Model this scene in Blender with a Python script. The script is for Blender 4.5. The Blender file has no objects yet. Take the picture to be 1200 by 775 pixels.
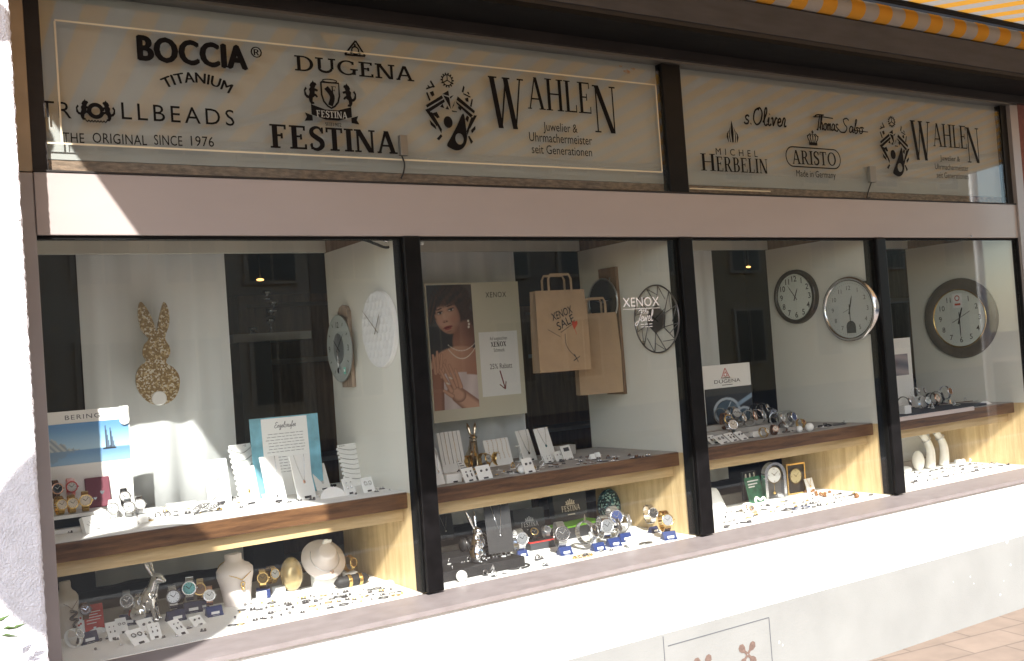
import bpy, bmesh, math, random
from mathutils import Vector, Matrix
R_ = math.radians
rnd = random.Random(7)
scene = bpy.context.scene
COL = scene.collection

# ------------------------------------------------------------------ camera
CAM = Vector((0.0, -3.4, 1.572))
AX_R = Vector((0.8415190930681229, -0.535398677752423, -0.07206852199650769))
AX_U = Vector((0.04739051258590889, -0.05972878837040811, 0.9970890688181511))
AX_F = Vector((0.5381447345451302, 0.842484853098713, 0.0248900980430185))
FPX = 1190.0
cam_d = bpy.data.cameras.new("camera"); cam = bpy.data.objects.new("camera", cam_d); COL.objects.link(cam)
cam_d.sensor_fit = 'HORIZONTAL'; cam_d.sensor_width = 36.0; cam_d.lens = 36.0 * FPX / 1200.0
cam_d.clip_start = 0.05; cam_d.clip_end = 600
mw = Matrix((AX_R, AX_U, -AX_F)).transposed().to_4x4(); mw.translation = CAM
cam.matrix_world = mw
scene.camera = cam

# ------------------------------------------------------------------ light
SUN = Vector((0.42, 1.0, -0.78)).normalized()          # direction the light travels
world = bpy.data.worlds.new("World"); scene.world = world; world.use_nodes = True
wn = world.node_tree; wn.nodes.clear()
sky = wn.nodes.new('ShaderNodeTexSky'); sky.sky_type = 'NISHITA'; sky.sun_disc = False
sky.sun_elevation = math.asin(-SUN.z); sky.sun_rotation = math.atan2(-SUN.x, -SUN.y)
bg = wn.nodes.new('ShaderNodeBackground'); bg.inputs[1].default_value = 0.15
wo = wn.nodes.new('ShaderNodeOutputWorld')
wn.links.new(sky.outputs[0], bg.inputs[0]); wn.links.new(bg.outputs[0], wo.inputs[0])
sl = bpy.data.lights.new("sun", 'SUN'); sl.energy = 3.9; sl.angle = R_(0.53); sl.color = (1.0, 0.955, 0.90)
so = bpy.data.objects.new("sun", sl); COL.objects.link(so); so.location = (-6, -14, 12)
so.rotation_euler = SUN.to_track_quat('-Z', 'Y').to_euler()
scene.view_settings.view_transform = 'Standard'; scene.view_settings.look = 'None'
scene.view_settings.exposure = 1.55; scene.view_settings.gamma = 1.0
scene.view_settings.use_curve_mapping = False
cy = scene.cycles
cy.max_bounces = 9; cy.diffuse_bounces = 5; cy.glossy_bounces = 5; cy.transmission_bounces = 6
cy.transparent_max_bounces = 20; cy.caustics_reflective = False; cy.caustics_refractive = False
cy.sample_clamp_indirect = 6.0; cy.use_denoising = True
try: cy.denoiser = 'OPENIMAGEDENOISE'
except Exception: pass

# ------------------------------------------------------------------ picture point -> place
def ray(px, py):
    return AX_R * ((px - 600.0) / FPX) - AX_U * ((py - 387.5) / FPX) + AX_F
def on(px, py, axis, val):
    d = ray(px, py); t = (val - CAM[axis]) / d[axis]
    return CAM + d * t
def on_x(px, py, x): return on(px, py, 0, x)
def on_y(px, py, y=0.0): return on(px, py, 1, y)
def on_z(px, py, z): return on(px, py, 2, z)
def proj(p):
    q = p - CAM; z = q.dot(AX_F)
    return (600 + FPX * q.dot(AX_R) / z, 387.5 - FPX * q.dot(AX_U) / z)
def mpp(p): return (p - CAM).dot(AX_F) / FPX           # metres per picture point at p
def pxm(p, u):                                         # picture points per metre along u
    a = proj(p); b = proj(p + u * 0.01)
    return math.hypot(b[0] - a[0], b[1] - a[1]) / 0.01

# ------------------------------------------------------------------ materials
def _new(name):
    m = bpy.data.materials.new(name); m.use_nodes = True
    return m, m.node_tree.nodes, m.node_tree.links, m.node_tree.nodes["Principled BSDF"]
def mat(name, col, rough=0.5, metal=0.0, var=0.0, scale=8.0, bump=0.0, bscale=60.0, stretch=(1, 1, 1), spec=0.5, detail=6.0, col2=None, coat=0.0):
    m, N, L, b = _new(name)
    b.inputs['Base Color'].default_value = (*col, 1); b.inputs['Roughness'].default_value = rough
    b.inputs['Metallic'].default_value = metal; b.inputs['Specular IOR Level'].default_value = spec
    if coat: b.inputs['Coat Weight'].default_value = coat; b.inputs['Coat Roughness'].default_value = 0.08
    if var or bump:
        tc = N.new('ShaderNodeTexCoord'); mp = N.new('ShaderNodeMapping'); mp.inputs['Scale'].default_value = stretch
        L.new(tc.outputs['Object'], mp.inputs['Vector'])
    if var:
        nz = N.new('ShaderNodeTexNoise'); nz.inputs['Scale'].default_value = scale; nz.inputs['Detail'].default_value = detail
        L.new(mp.outputs[0], nz.inputs['Vector'])
        r = N.new('ShaderNodeValToRGB'); e = r.color_ramp.elements
        e[0].position = 0.3; e[1].position = 0.7
        c2 = col2 or tuple(c * (1 - var) for c in col)
        e[0].color = (*c2, 1); e[1].color = (*[min(1, c * (1 + var * 0.4)) for c in col], 1)
        L.new(nz.outputs['Fac'], r.inputs['Fac']); L.new(r.outputs[0], b.inputs['Base Color'])
        mr = N.new('ShaderNodeMapRange'); mr.inputs['To Min'].default_value = max(0.02, rough - 0.08); mr.inputs['To Max'].default_value = min(1, rough + 0.1)
        L.new(nz.outputs['Fac'], mr.inputs['Value']); L.new(mr.outputs[0], b.inputs['Roughness'])
    if bump:
        n2 = N.new('ShaderNodeTexNoise'); n2.inputs['Scale'].default_value = bscale; n2.inputs['Detail'].default_value = 4
        L.new(mp.outputs[0], n2.inputs['Vector'])
        bp = N.new('ShaderNodeBump'); bp.inputs['Strength'].default_value = bump; bp.inputs['Distance'].default_value = 0.01
        L.new(n2.outputs['Fac'], bp.inputs['Height']); L.new(bp.outputs[0], b.inputs['Normal'])
    return m
def glassy(name, tint=(0.975, 0.985, 0.98), f0=0.040, gain=0.96):
    """flat window glass: clear straight through, mirror by viewing angle, both faces alike"""
    m, N, L, b = _new(name); N.remove(b); out = N["Material Output"]
    ge = N.new('ShaderNodeNewGeometry'); dot = N.new('ShaderNodeVectorMath'); dot.operation = 'DOT_PRODUCT'
    L.new(ge.outputs['Normal'], dot.inputs[0]); L.new(ge.outputs['Incoming'], dot.inputs[1])
    def mth(op, a, bb=None):
        n = N.new('ShaderNodeMath'); n.operation = op
        if isinstance(a, (int, float)): n.inputs[0].default_value = a
        else: L.new(a, n.inputs[0])
        if bb is not None:
            if isinstance(bb, (int, float)): n.inputs[1].default_value = bb
            else: L.new(bb, n.inputs[1])
        return n.outputs[0]
    ab = mth('ABSOLUTE', dot.outputs['Value']); om = mth('SUBTRACT', 1.0, ab); p5 = mth('POWER', om, 5.0)
    fr = mth('ADD', mth('MULTIPLY', p5, gain), f0)
    tr = N.new('ShaderNodeBsdfTransparent'); tr.inputs[0].default_value = (*tint, 1)
    gl = N.new('ShaderNodeBsdfGlossy'); gl.inputs['Roughness'].default_value = 0.012
    mx = N.new('ShaderNodeMixShader'); L.new(fr, mx.inputs[0]); L.new(tr.outputs[0], mx.inputs[1]); L.new(gl.outputs[0], mx.inputs[2])
    L.new(mx.outputs[0], out.inputs[0])
    return m
def wood(name, c1, c2, axis_scale=(1, 12, 12), rough=0.45, scale=3.0, coat=0.0):
    m, N, L, b = _new(name)
    tc = N.new('ShaderNodeTexCoord'); mp = N.new('ShaderNodeMapping'); mp.inputs['Scale'].default_value = axis_scale
    nz = N.new('ShaderNodeTexNoise'); nz.inputs['Scale'].default_value = scale; nz.inputs['Detail'].default_value = 8; nz.inputs['Distortion'].default_value = 0.6
    n2 = N.new('ShaderNodeTexNoise'); n2.inputs['Scale'].default_value = scale * 9; n2.inputs['Detail'].default_value = 3
    ad = N.new('ShaderNodeMath'); ad.operation = 'MULTIPLY_ADD'; ad.inputs[1].default_value = 0.35
    r = N.new('ShaderNodeValToRGB'); e = r.color_ramp.elements
    e[0].position = 0.42; e[1].position = 0.86; e[0].color = (*c1, 1); e[1].color = (*c2, 1)
    L.new(tc.outputs['Object'], mp.inputs[0]); L.new(mp.outputs[0], nz.inputs['Vector']); L.new(mp.outputs[0], n2.inputs['Vector'])
    L.new(n2.outputs['Fac'], ad.inputs[0]); L.new(nz.outputs['Fac'], ad.inputs[2])
    L.new(ad.outputs[0], r.inputs['Fac']); L.new(r.outputs[0], b.inputs['Base Color'])
    b.inputs['Roughness'].default_value = rough
    if coat: b.inputs['Coat Weight'].default_value = coat
    bp = N.new('ShaderNodeBump'); bp.inputs['Strength'].default_value = 0.12; bp.inputs['Distance'].default_value = 0.004
    L.new(nz.outputs['Fac'], bp.inputs['Height']); L.new(bp.outputs[0], b.inputs['Normal'])
    return m
M = {}
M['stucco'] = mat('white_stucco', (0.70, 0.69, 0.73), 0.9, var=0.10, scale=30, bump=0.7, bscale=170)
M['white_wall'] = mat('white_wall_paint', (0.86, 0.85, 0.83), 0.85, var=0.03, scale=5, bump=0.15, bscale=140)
M['plinth'] = mat('plinth_paint', (0.235, 0.24, 0.233), 0.85, var=0.09, scale=4, bump=0.2, bscale=220)
M['hatch_line'] = mat('dark_joint', (0.10, 0.105, 0.115), 0.9)
M['rust'] = mat('rust_brown_paint', (0.15, 0.10, 0.082), 0.9, var=0.3, scale=90)
M['chip'] = mat('fresh_plaster_chip', (0.75, 0.75, 0.74), 0.9)
M['band'] = mat('pinkish_enamel', (0.37, 0.325, 0.315), 0.30, var=0.06, scale=1.6, stretch=(1, 1, 3), coat=0.25)
M['post'] = mat('rosy_metal', (0.36, 0.325, 0.32), 0.35, metal=0.35, var=0.08, scale=5)
M['jamb'] = mat('aged_bronze_metal', (0.34, 0.27, 0.19), 0.35, metal=0.4, var=0.2, scale=8)
M['sill'] = mat('weathered_sill_metal', (0.25, 0.222, 0.22), 0.45, metal=0.1, var=0.12, scale=26, stretch=(.5, 1, 1), bump=0.05, bscale=120, col2=(0.21, 0.183, 0.18))
M['black'] = mat('black_lacquer', (0.0045, 0.004, 0.0045), 0.38, spec=0.22, var=0.5, scale=20, bump=0.01, bscale=12)
M['blackm'] = mat('matt_black', (0.012, 0.011, 0.012), 0.6)
M['gasket'] = mat('black_rubber', (0.005, 0.005, 0.005), 0.7, spec=0.15)
M['letter'] = mat('black_vinyl', (0.005, 0.004, 0.0045), 0.6, spec=0.12)
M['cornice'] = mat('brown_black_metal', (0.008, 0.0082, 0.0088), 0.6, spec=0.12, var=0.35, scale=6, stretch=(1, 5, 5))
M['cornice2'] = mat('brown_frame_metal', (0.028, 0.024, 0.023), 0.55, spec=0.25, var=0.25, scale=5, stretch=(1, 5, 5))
M['fasciagrey'] = mat('grey_brown_board', (0.070, 0.071, 0.077), 0.6, spec=0.25, var=0.25, scale=5, stretch=(1, 6, 6))
M['acrylic'] = mat('grey_acrylic', (0.33, 0.34, 0.325), 0.45, var=0.08, scale=2.0)
M['ledge'] = mat('dirty_brown_ledge', (0.24, 0.17, 0.12), 0.8, var=0.55, scale=30, stretch=(1, 3, 3), bump=0.3, bscale=90)
M['hairline'] = mat('pale_yellow_line', (0.66, 0.58, 0.42), 0.6)
M['glass'] = glassy('window_glass')
M['glass_thin'] = glassy('thin_glass', (0.98, 0.99, 0.98), 0.03, 0.7)
M['panel'] = mat('cream_laminate', (0.74, 0.72, 0.645), 0.42, var=0.05, scale=3, stretch=(1, 1, 0.3))
M['beech'] = wood('beech_wood', (0.50, 0.34, 0.16), (0.72, 0.54, 0.29), (14, 14, 1.2), 0.42, 2.2)
M['beechx'] = wood('beech_wood_long', (0.50, 0.34, 0.16), (0.72, 0.54, 0.29), (1.2, 14, 14), 0.42, 2.2)
M['walnut'] = wood('brown_shelf_wood', (0.055, 0.025, 0.013), (0.20, 0.10, 0.045), (1.5, 20, 20), 0.35, 3.0, 0.2)
M['brownwood'] = wood('brown_oak', (0.14, 0.075, 0.04), (0.25, 0.15, 0.085), (10, 10, 1), 0.5, 3)
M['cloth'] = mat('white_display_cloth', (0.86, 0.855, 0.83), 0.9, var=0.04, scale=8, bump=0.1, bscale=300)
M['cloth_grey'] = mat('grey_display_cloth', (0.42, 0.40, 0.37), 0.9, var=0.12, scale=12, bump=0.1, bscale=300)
M['curtain'] = mat('white_curtain', (0.80, 0.82, 0.82), 0.9, var=0.04, scale=3, stretch=(4, 4, 0.4), bump=0.08, bscale=300)
M['rail'] = mat('cream_rail', (0.66, 0.65, 0.57), 0.5, var=0.06, scale=3)
M['dark'] = mat('dark_interior', (0.016, 0.014, 0.015), 0.6, var=0.3, scale=4)
M['darkfloor'] = mat('dark_brown_floor', (0.05, 0.04, 0.035), 0.5, var=0.3, scale=6)
M['shopwall'] = mat('shop_wall', (0.075, 0.052, 0.046), 0.7, var=0.2, scale=3)
M['dialw'] = mat('pale_dial', (0.52, 0.52, 0.50), 0.35)
M['white'] = mat('white_card', (0.84, 0.84, 0.82), 0.7)
M['whitep'] = mat('white_plastic', (0.82, 0.81, 0.79), 0.35)
M['cream'] = mat('cream_velvet', (0.62, 0.54, 0.45), 0.75, var=0.04, scale=10)
M['collarw'] = mat('pale_leather', (0.74, 0.66, 0.62), 0.5)
M['gold'] = mat('gold', (0.80, 0.56, 0.22), 0.22, metal=1.0)
M['brass'] = mat('brass_clock_hand', (0.16, 0.10, 0.03), 0.4, metal=0.4)
M['rose'] = mat('rose_gold', (0.80, 0.50, 0.36), 0.22, metal=1.0)
M['silver'] = mat('silver', (0.78, 0.78, 0.79), 0.18, metal=1.0)
M['chrome'] = mat('chrome', (0.82, 0.81, 0.80), 0.07, metal=1.0)
M['chromew'] = mat('warm_chrome', (0.76, 0.66, 0.50), 0.08, metal=1.0)
M['gunmetal'] = mat('gunmetal', (0.16, 0.15, 0.15), 0.3, metal=0.9)
M['steel'] = mat('brushed_steel', (0.52, 0.52, 0.52), 0.32, metal=1.0)
M['navy'] = mat('navy_plastic', (0.009, 0.016, 0.060), 0.4)
M['blue'] = mat('bright_blue_plastic', (0.010, 0.028, 0.125), 0.4)
M['red'] = mat('red_card', (0.48, 0.03, 0.025), 0.6)
M['teal'] = mat('turquoise_dial', (0.12, 0.50, 0.52), 0.4)
M['maroon'] = mat('plum_leather', (0.16, 0.035, 0.055), 0.5, var=0.1, scale=20)
M['bluegrey'] = mat('blue_dial', (0.03, 0.045, 0.13), 0.3)
M['leather'] = mat('brown_leather', (0.13, 0.06, 0.03), 0.55)
M['blackleather'] = mat('black_leather', (0.015, 0.014, 0.014), 0.5)
M['greybox'] = mat('dark_grey_card', (0.045, 0.048, 0.055), 0.55)
M['green'] = mat('lime_lid', (0.20, 0.55, 0.03), 0.5)
M['kraft'] = mat('kraft_paper', (0.36, 0.245, 0.145), 0.85, var=0.10, scale=14, bump=0.15, bscale=40)
M['ink'] = mat('black_ink', (0.02, 0.02, 0.02), 0.8)
M['inkred'] = mat('red_ink', (0.45, 0.06, 0.03), 0.8)
M['inkgrey'] = mat('grey_ink', (0.22, 0.22, 0.23), 0.8)
M['amber'] = mat('amber_stone', (0.20, 0.075, 0.014), 0.15, spec=0.7)
M['turq'] = mat('turquoise_paper', (0.22, 0.50, 0.62), 0.6, var=0.35, scale=16)
M['pearl'] = mat('pearl_white', (0.80, 0.76, 0.68), 0.22, coat=0.4)
M['goldegg'] = mat('champagne_lacquer', (0.52, 0.40, 0.20), 0.25, metal=0.55, coat=0.3)
M['stud'] = mat('dark_stud', (0.05, 0.045, 0.05), 0.35)
M['tag'] = mat('white_price_tag', (0.80, 0.80, 0.79), 0.6)
M['redwall'] = mat('red_plaster', (0.20, 0.075, 0.06), 0.85, var=0.25, scale=40, bump=0.5, bscale=120)
M['greenCard'] = mat('green_leaflet', (0.05, 0.20, 0.11), 0.5, var=0.6, scale=24)
M['sticker'] = mat('white_vinyl', (0.85, 0.85, 0.85), 0.5)
M['cable'] = mat('black_cable', (0.01, 0.01, 0.01), 0.5)
M['arm'] = mat('awning_arm_paint', (0.6, 0.6, 0.6), 0.4)
M['alu'] = mat('aluminium', (0.25, 0.24, 0.22), 0.35, metal=0.8)
# glitter on the rabbit and the egg
def glitter(name, base, flecks, scale, cut):
    m, N, L, b = _new(name)
    tc = N.new('ShaderNodeTexCoord'); vo = N.new('ShaderNodeTexVoronoi'); vo.inputs['Scale'].default_value = scale
    L.new(tc.outputs['Object'], vo.inputs['Vector'])
    r = N.new('ShaderNodeValToRGB'); r.color_ramp.interpolation = 'CONSTANT'
    r.color_ramp.elements[0].color = (*base, 1); r.color_ramp.elements[1].color = (*flecks[0], 1); r.color_ramp.elements[1].position = cut
    for i, f in enumerate(flecks[1:]):
        e = r.color_ramp.elements.new(min(0.98, cut + (1 - cut) * (i + 1) / len(flecks))); e.color = (*f, 1)
    sp = N.new('ShaderNodeSeparateColor'); L.new(vo.outputs['Color'], sp.inputs[0]); L.new(sp.outputs[0], r.inputs['Fac'])
    L.new(r.outputs[0], b.inputs['Base Color']); b.inputs['Roughness'].default_value = 0.35
    bp = N.new('ShaderNodeBump'); bp.inputs['Strength'].default_value = 0.6; bp.inputs['Distance'].default_value = 0.004
    L.new(sp.outputs[1], bp.inputs['Height']); L.new(bp.outputs[0], b.inputs['Normal'])
    return m
M['glitter_gold'] = glitter('gold_mosaic', (0.27, 0.17, 0.065), [(0.36, 0.24, 0.10), (0.60, 0.47, 0.27), (0.74, 0.68, 0.56)], 170, 0.5)
M['glitter_teal'] = glitter('teal_mosaic', (0.005, 0.03, 0.035), [(0.02, 0.13, 0.14), (0.01, 0.05, 0.06), (0.35, 0.55, 0.5)], 120, 0.5)
# printed pictures read a colour attribute
def _pic():
    m, N, L, b = _new('printed_paper'); a = N.new('ShaderNodeVertexColor'); a.layer_name = 'Col'
    L.new(a.outputs['Color'], b.inputs['Base Color']); b.inputs['Roughness'].default_value = 0.45
    return m
M['picture'] = _pic()
# awning cloth: stripes across x, light shines through
STRIPE = 0.20
def _awn():
    m, N, L, b = _new('striped_awning_cloth'); N.remove(b); out = N["Material Output"]
    tc = N.new('ShaderNodeTexCoord'); sx = N.new('ShaderNodeSeparateXYZ'); L.new(tc.outputs['Object'], sx.inputs[0])
    d = N.new('ShaderNodeMath'); d.operation = 'DIVIDE'; d.inputs[1].default_value = STRIPE; L.new(sx.outputs[0], d.inputs[0])
    f = N.new('ShaderNodeMath'); f.operation = 'FRACT'; L.new(d.outputs[0], f.inputs[0])
    r = N.new('ShaderNodeValToRGB'); r.color_ramp.interpolation = 'CONSTANT'
    r.color_ramp.elements[0].color = (0.66, 0.33, 0.05, 1); r.color_ramp.elements[1].color = (0.40, 0.38, 0.35, 1); r.color_ramp.elements[1].position = 0.5
    L.new(f.outputs[0], r.inputs['Fac'])
    df = N.new('ShaderNodeBsdfDiffuse'); tl = N.new('ShaderNodeBsdfTranslucent'); mx = N.new('ShaderNodeMixShader'); mx.inputs[0].default_value = 0.22
    L.new(r.outputs[0], df.inputs[0]); L.new(r.outputs[0], tl.inputs[0]); L.new(df.outputs[0], mx.inputs[1]); L.new(tl.outputs[0], mx.inputs[2])
    L.new(mx.outputs[0], out.inputs[0]); return m
M['awning'] = _awn()
def _paving():
    m, N, L, b = _new('paving_stones'); tc = N.new('ShaderNodeTexCoord'); mp = N.new('ShaderNodeMapping'); mp.inputs['Rotation'].default_value = (0, 0, R_(8))
    br = N.new('ShaderNodeTexBrick'); br.inputs['Scale'].default_value = 1.0
    br.inputs['Brick Width'].default_value = 0.40; br.inputs['Row Height'].default_value = 0.20; br.inputs['Mortar Size'].default_value = 0.006
    br.inputs['Color1'].default_value = (0.275, 0.215, 0.172, 1); br.inputs['Color2'].default_value = (0.25, 0.195, 0.156, 1); br.inputs['Mortar'].default_value = (0.19, 0.148, 0.12, 1)
    nz = N.new('ShaderNodeTexNoise'); nz.inputs['Scale'].default_value = 7; nz.inputs['Detail'].default_value = 8
    mx = N.new('ShaderNodeMix'); mx.data_type = 'RGBA'; mx.blend_type = 'MULTIPLY'; mx.inputs[0].default_value = 0.5
    L.new(tc.outputs['Object'], mp.inputs[0]); L.new(mp.outputs[0], br.inputs['Vector']); L.new(tc.outputs['Object'], nz.inputs['Vector'])
    r = N.new('ShaderNodeValToRGB'); r.color_ramp.elements[0].position = 0.3; r.color_ramp.elements[0].color = (0.62, 0.62, 0.62, 1); r.color_ramp.elements[1].position = 0.65
    L.new(nz.outputs['Fac'], r.inputs['Fac']); L.new(br.outputs['Color'], mx.inputs[6]); L.new(r.outputs[0], mx.inputs[7])
    L.new(mx.outputs[2], b.inputs['Base Color']); b.inputs['Roughness'].default_value = 0.9
    bp = N.new('ShaderNodeBump'); bp.inputs['Strength'].default_value = 0.5; bp.inputs['Distance'].default_value = 0.006; bp.invert = True
    L.new(br.outputs['Fac'], bp.inputs['Height']); L.new(bp.outputs[0], b.inputs['Normal'])
    return m
M['paving'] = _paving()
M['asphalt'] = mat('asphalt', (0.06, 0.06, 0.062), 0.9, var=0.2, scale=30)
M['kerb'] = mat('kerb_granite', (0.36, 0.35, 0.33), 0.8, var=0.2, scale=60)

# ------------------------------------------------------------------ mesh builder
def basis(o, u, v, n=None):
    u = Vector(u).normalized(); v = Vector(v).normalized(); n = Vector(n) if n is not None else u.cross(v)
    m = Matrix((u, v, n)).transposed().to_4x4(); m.translation = Vector(o); return m
class MB:
    def __init__(s, m=None): s.v = []; s.f = []; s.mi = []; s.sm = []; s.M = Matrix.Identity(4); s.k = 0; s.smooth = False
    def add(s, vs, fs, smooth=None):
        o = len(s.v); s.v += [s.M @ Vector(p) for p in vs]
        for f in fs: s.f.append([i + o for i in f]); s.mi.append(s.k); s.sm.append(s.smooth if smooth is None else smooth)
    def box(s, a, b, bev=0.0):
        (x0, y0, z0), (x1, y1, z1) = a, b
        if x0 > x1: x0, x1 = x1, x0
        if y0 > y1: y0, y1 = y1, y0
        if z0 > z1: z0, z1 = z1, z0
        if bev <= 0:
            s.add([(x0, y0, z0), (x1, y0, z0), (x1, y1, z0), (x0, y1, z0), (x0, y0, z1), (x1, y0, z1), (x1, y1, z1), (x0, y1, z1)],
                  [(0, 3, 2, 1), (4, 5, 6, 7), (0, 1, 5, 4), (1, 2, 6, 5), (2, 3, 7, 6), (3, 0, 4, 7)], False); return
        bm = bmesh.new(); bmesh.ops.create_cube(bm, size=1)
        for v in bm.verts: v.co = Vector(((x0 + x1) / 2 + v.co.x * (x1 - x0), (y0 + y1) / 2 + v.co.y * (y1 - y0), (z0 + z1) / 2 + v.co.z * (z1 - z0)))
        bmesh.ops.bevel(bm, geom=bm.edges[:], offset=bev, segments=2, profile=0.5, affect='EDGES')
        s.bm(bm, False)
    def bm(s, bm, smooth=False):
        bm.verts.index_update(); s.add([tuple(v.co) for v in bm.verts], [[v.index for v in f.verts] for f in bm.faces], smooth); bm.free()
    def poly(s, pts, z=0.0):                             # flat polygon in local xy
        s.add([(p[0], p[1], z) for p in pts], [list(range(len(pts)))], False)
    def prism(s, pts, z0, z1, smooth=False):             # outline in local xy pushed along z
        n = len(pts)
        ar = sum(pts[i][0] * pts[(i + 1) % n][1] - pts[(i + 1) % n][0] * pts[i][1] for i in range(n))
        if ar < 0: pts = pts[::-1]
        s.add([(p[0], p[1], z0) for p in pts] + [(p[0], p[1], z1) for p in pts],
              [list(range(n))[::-1], list(range(n, 2 * n))] + [(i, (i + 1) % n, n + (i + 1) % n, n + i) for i in range(n)], smooth)
    def tube(s, pts, r, n=6, closed=False, caps=True):
        pts = [Vector(p) for p in pts]; m = len(pts); vs = []; fs = []
        rr = r if isinstance(r, (list, tuple)) else [r] * m
        prev = None
        for i, p in enumerate(pts):
            a = pts[(i - 1) % m] if (closed or i > 0) else p; b = pts[(i + 1) % m] if (closed or i < m - 1) else p
            t = (b - a); t = t.normalized() if t.length > 1e-9 else Vector((0, 0, 1))
            if prev is None:
                w = Vector((0, 0, 1)) if abs(t.z) < 0.9 else Vector((1, 0, 0)); prev = t.cross(w).normalized()
            e = prev - t * prev.dot(t); e = e.normalized() if e.length > 1e-6 else t.orthogonal().normalized(); prev = e; g = t.cross(e)
            for k in range(n):
                an = 2 * math.pi * k / n; vs.append(p + e * (rr[i] * math.cos(an)) + g * (rr[i] * math.sin(an)))
        for i in range(m if closed else m - 1):
            j = (i + 1) % m
            for k in range(n): fs.append((i * n + k, i * n + (k + 1) % n, j * n + (k + 1) % n, j * n + k))
        s.add(vs, fs, True)
        if caps and not closed:
            o = len(s.v) - len(vs)
            for c in (list(range(n))[::-1], list(range((m - 1) * n, m * n))):
                s.f.append([o + q for q in c]); s.mi.append(s.k); s.sm.append(False)
    def lathe(s, prof, n=24, sx=1.0, sy=1.0, cap=True):  # profile of (r, z) turned about local z
        vs = []; fs = []; m = len(prof)
        for (r, z) in prof:
            for k in range(n): a = 2 * math.pi * k / n; vs.append((r * sx * math.cos(a), r * sy * math.sin(a), z))
        for i in range(m - 1):
            for k in range(n): fs.append((i * n + k, i * n + (k + 1) % n, (i + 1) * n + (k + 1) % n, (i + 1) * n + k))
        s.add(vs, fs, True)
        if cap:
            o = len(s.v) - len(vs)
            for c in (list(range(n))[::-1], list(range((m - 1) * n, m * n))):
                s.f.append([o + q for q in c]); s.mi.append(s.k); s.sm.append(False)
    def ball(s, c, r, n=12, m=8, sc=(1, 1, 1)):
        prof = []; vs = []; fs = []
        for i in range(m + 1):
            th = math.pi * i / m
            for k in range(n):
                a = 2 * math.pi * k / n
                vs.append((c[0] + r * sc[0] * math.sin(th) * math.cos(a), c[1] + r * sc[1] * math.sin(th) * math.sin(a), c[2] - r * sc[2] * math.cos(th)))
        for i in range(m):
            for k in range(n):
                f = (i * n + k, i * n + (k + 1) % n, (i + 1) * n + (k + 1) % n, (i + 1) * n + k); fs.append(f)
        s.add(vs, fs, True)
    def ring(s, c, R, r, axis='z', n=24, m=6, sx=1.0, sy=1.0):
        pts = []
        for k in range(n):
            a = 2 * math.pi * k / n; x, y = R * sx * math.cos(a), R * sy * math.sin(a)
            pts.append({'z': (c[0] + x, c[1] + y, c[2]), 'y': (c[0] + x, c[1], c[2] + y), 'x': (c[0], c[1] + x, c[2] + y)}[axis])
        s.tube(pts, r, m, closed=True)
    def ribbon(s, pts, w, z=0.0):                        # flat pen line in local xy
        pts = [Vector((p[0], p[1], 0)) for p in pts]; m = len(pts); vs = []
        ww = w if isinstance(w, (list, tuple)) else [w] * m
        for i, p in enumerate(pts):
            t = pts[min(m - 1, i + 1)] - pts[max(0, i - 1)]; t = t.normalized() if t.length > 1e-9 else Vector((1, 0, 0))
            nn = Vector((-t.y, t.x, 0)) * (ww[i] / 2); vs += [(p.x + nn.x, p.y + nn.y, z), (p.x - nn.x, p.y - nn.y, z)]
        s.add(vs, [(2 * i, 2 * i + 1, 2 * i + 3, 2 * i + 2) for i in range(m - 1)], False)
    def build(s, name, mats, parent=None, loc=None):
        me = bpy.data.meshes.new(name)
        o = bpy.data.objects.new(name, me); COL.objects.link(o)
        off = Vector((0, 0, 0))
        if parent is not None:
            o.parent = parent; q = parent; 
            while q is not None: off += q.location; q = q.parent
        elif loc is not None: off = Vector(loc); o.location = off
        me.from_pydata([tuple(v - off) for v in s.v], [], s.f)
        for m in (mats if isinstance(mats, (list, tuple)) else [mats]): me.materials.append(M[m] if isinstance(m, str) else m)
        me.polygons.foreach_set('material_index', s.mi); me.polygons.foreach_set('use_smooth', s.sm); me.update()
        return o
def tag(o, label=None, cat=None, group=None, kind=None):
    if label: o['label'] = label
    if cat: o['category'] = cat
    if group: o['group'] = group
    if kind: o['kind'] = kind
    return o
def thing(name, label, cat, loc=(0, 0, 0), group=None):
    o = bpy.data.objects.new(name, None); COL.objects.link(o); o.location = Vector(loc); o.empty_display_size = 0.05
    return tag(o, label, cat, group)
def dup(root, loc, rz=0.0, label=None, group=None):
    r = root.copy(); COL.objects.link(r); r.location = Vector(loc); r.rotation_euler = (root.rotation_euler.x, root.rotation_euler.y, rz)
    if label: r['label'] = label
    if group: r['group'] = group
    for ch in list(root.children):
        c = ch.copy(); COL.objects.link(c); c.parent = r
        for g in list(ch.children):
            d = g.copy(); COL.objects.link(d); d.parent = c
    return r
def smooth_pts(pts, k=6, closed=False):
    pts = [Vector(p) for p in pts]; n = len(pts); out = []
    for i in range(n if closed else n - 1):
        p0 = pts[(i - 1) % n] if closed or i > 0 else pts[i]; p1 = pts[i]; p2 = pts[(i + 1) % n]; p3 = pts[(i + 2) % n] if closed or i + 2 < n else p2
        for j in range(k):
            t = j / k
            out.append(0.5 * ((2 * p1) + (p2 - p0) * t + (2 * p0 - 5 * p1 + 4 * p2 - p3) * t * t + (3 * p1 - p0 - 3 * p2 + p3) * t ** 3))
    if not closed: out.append(pts[-1])
    return out
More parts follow.
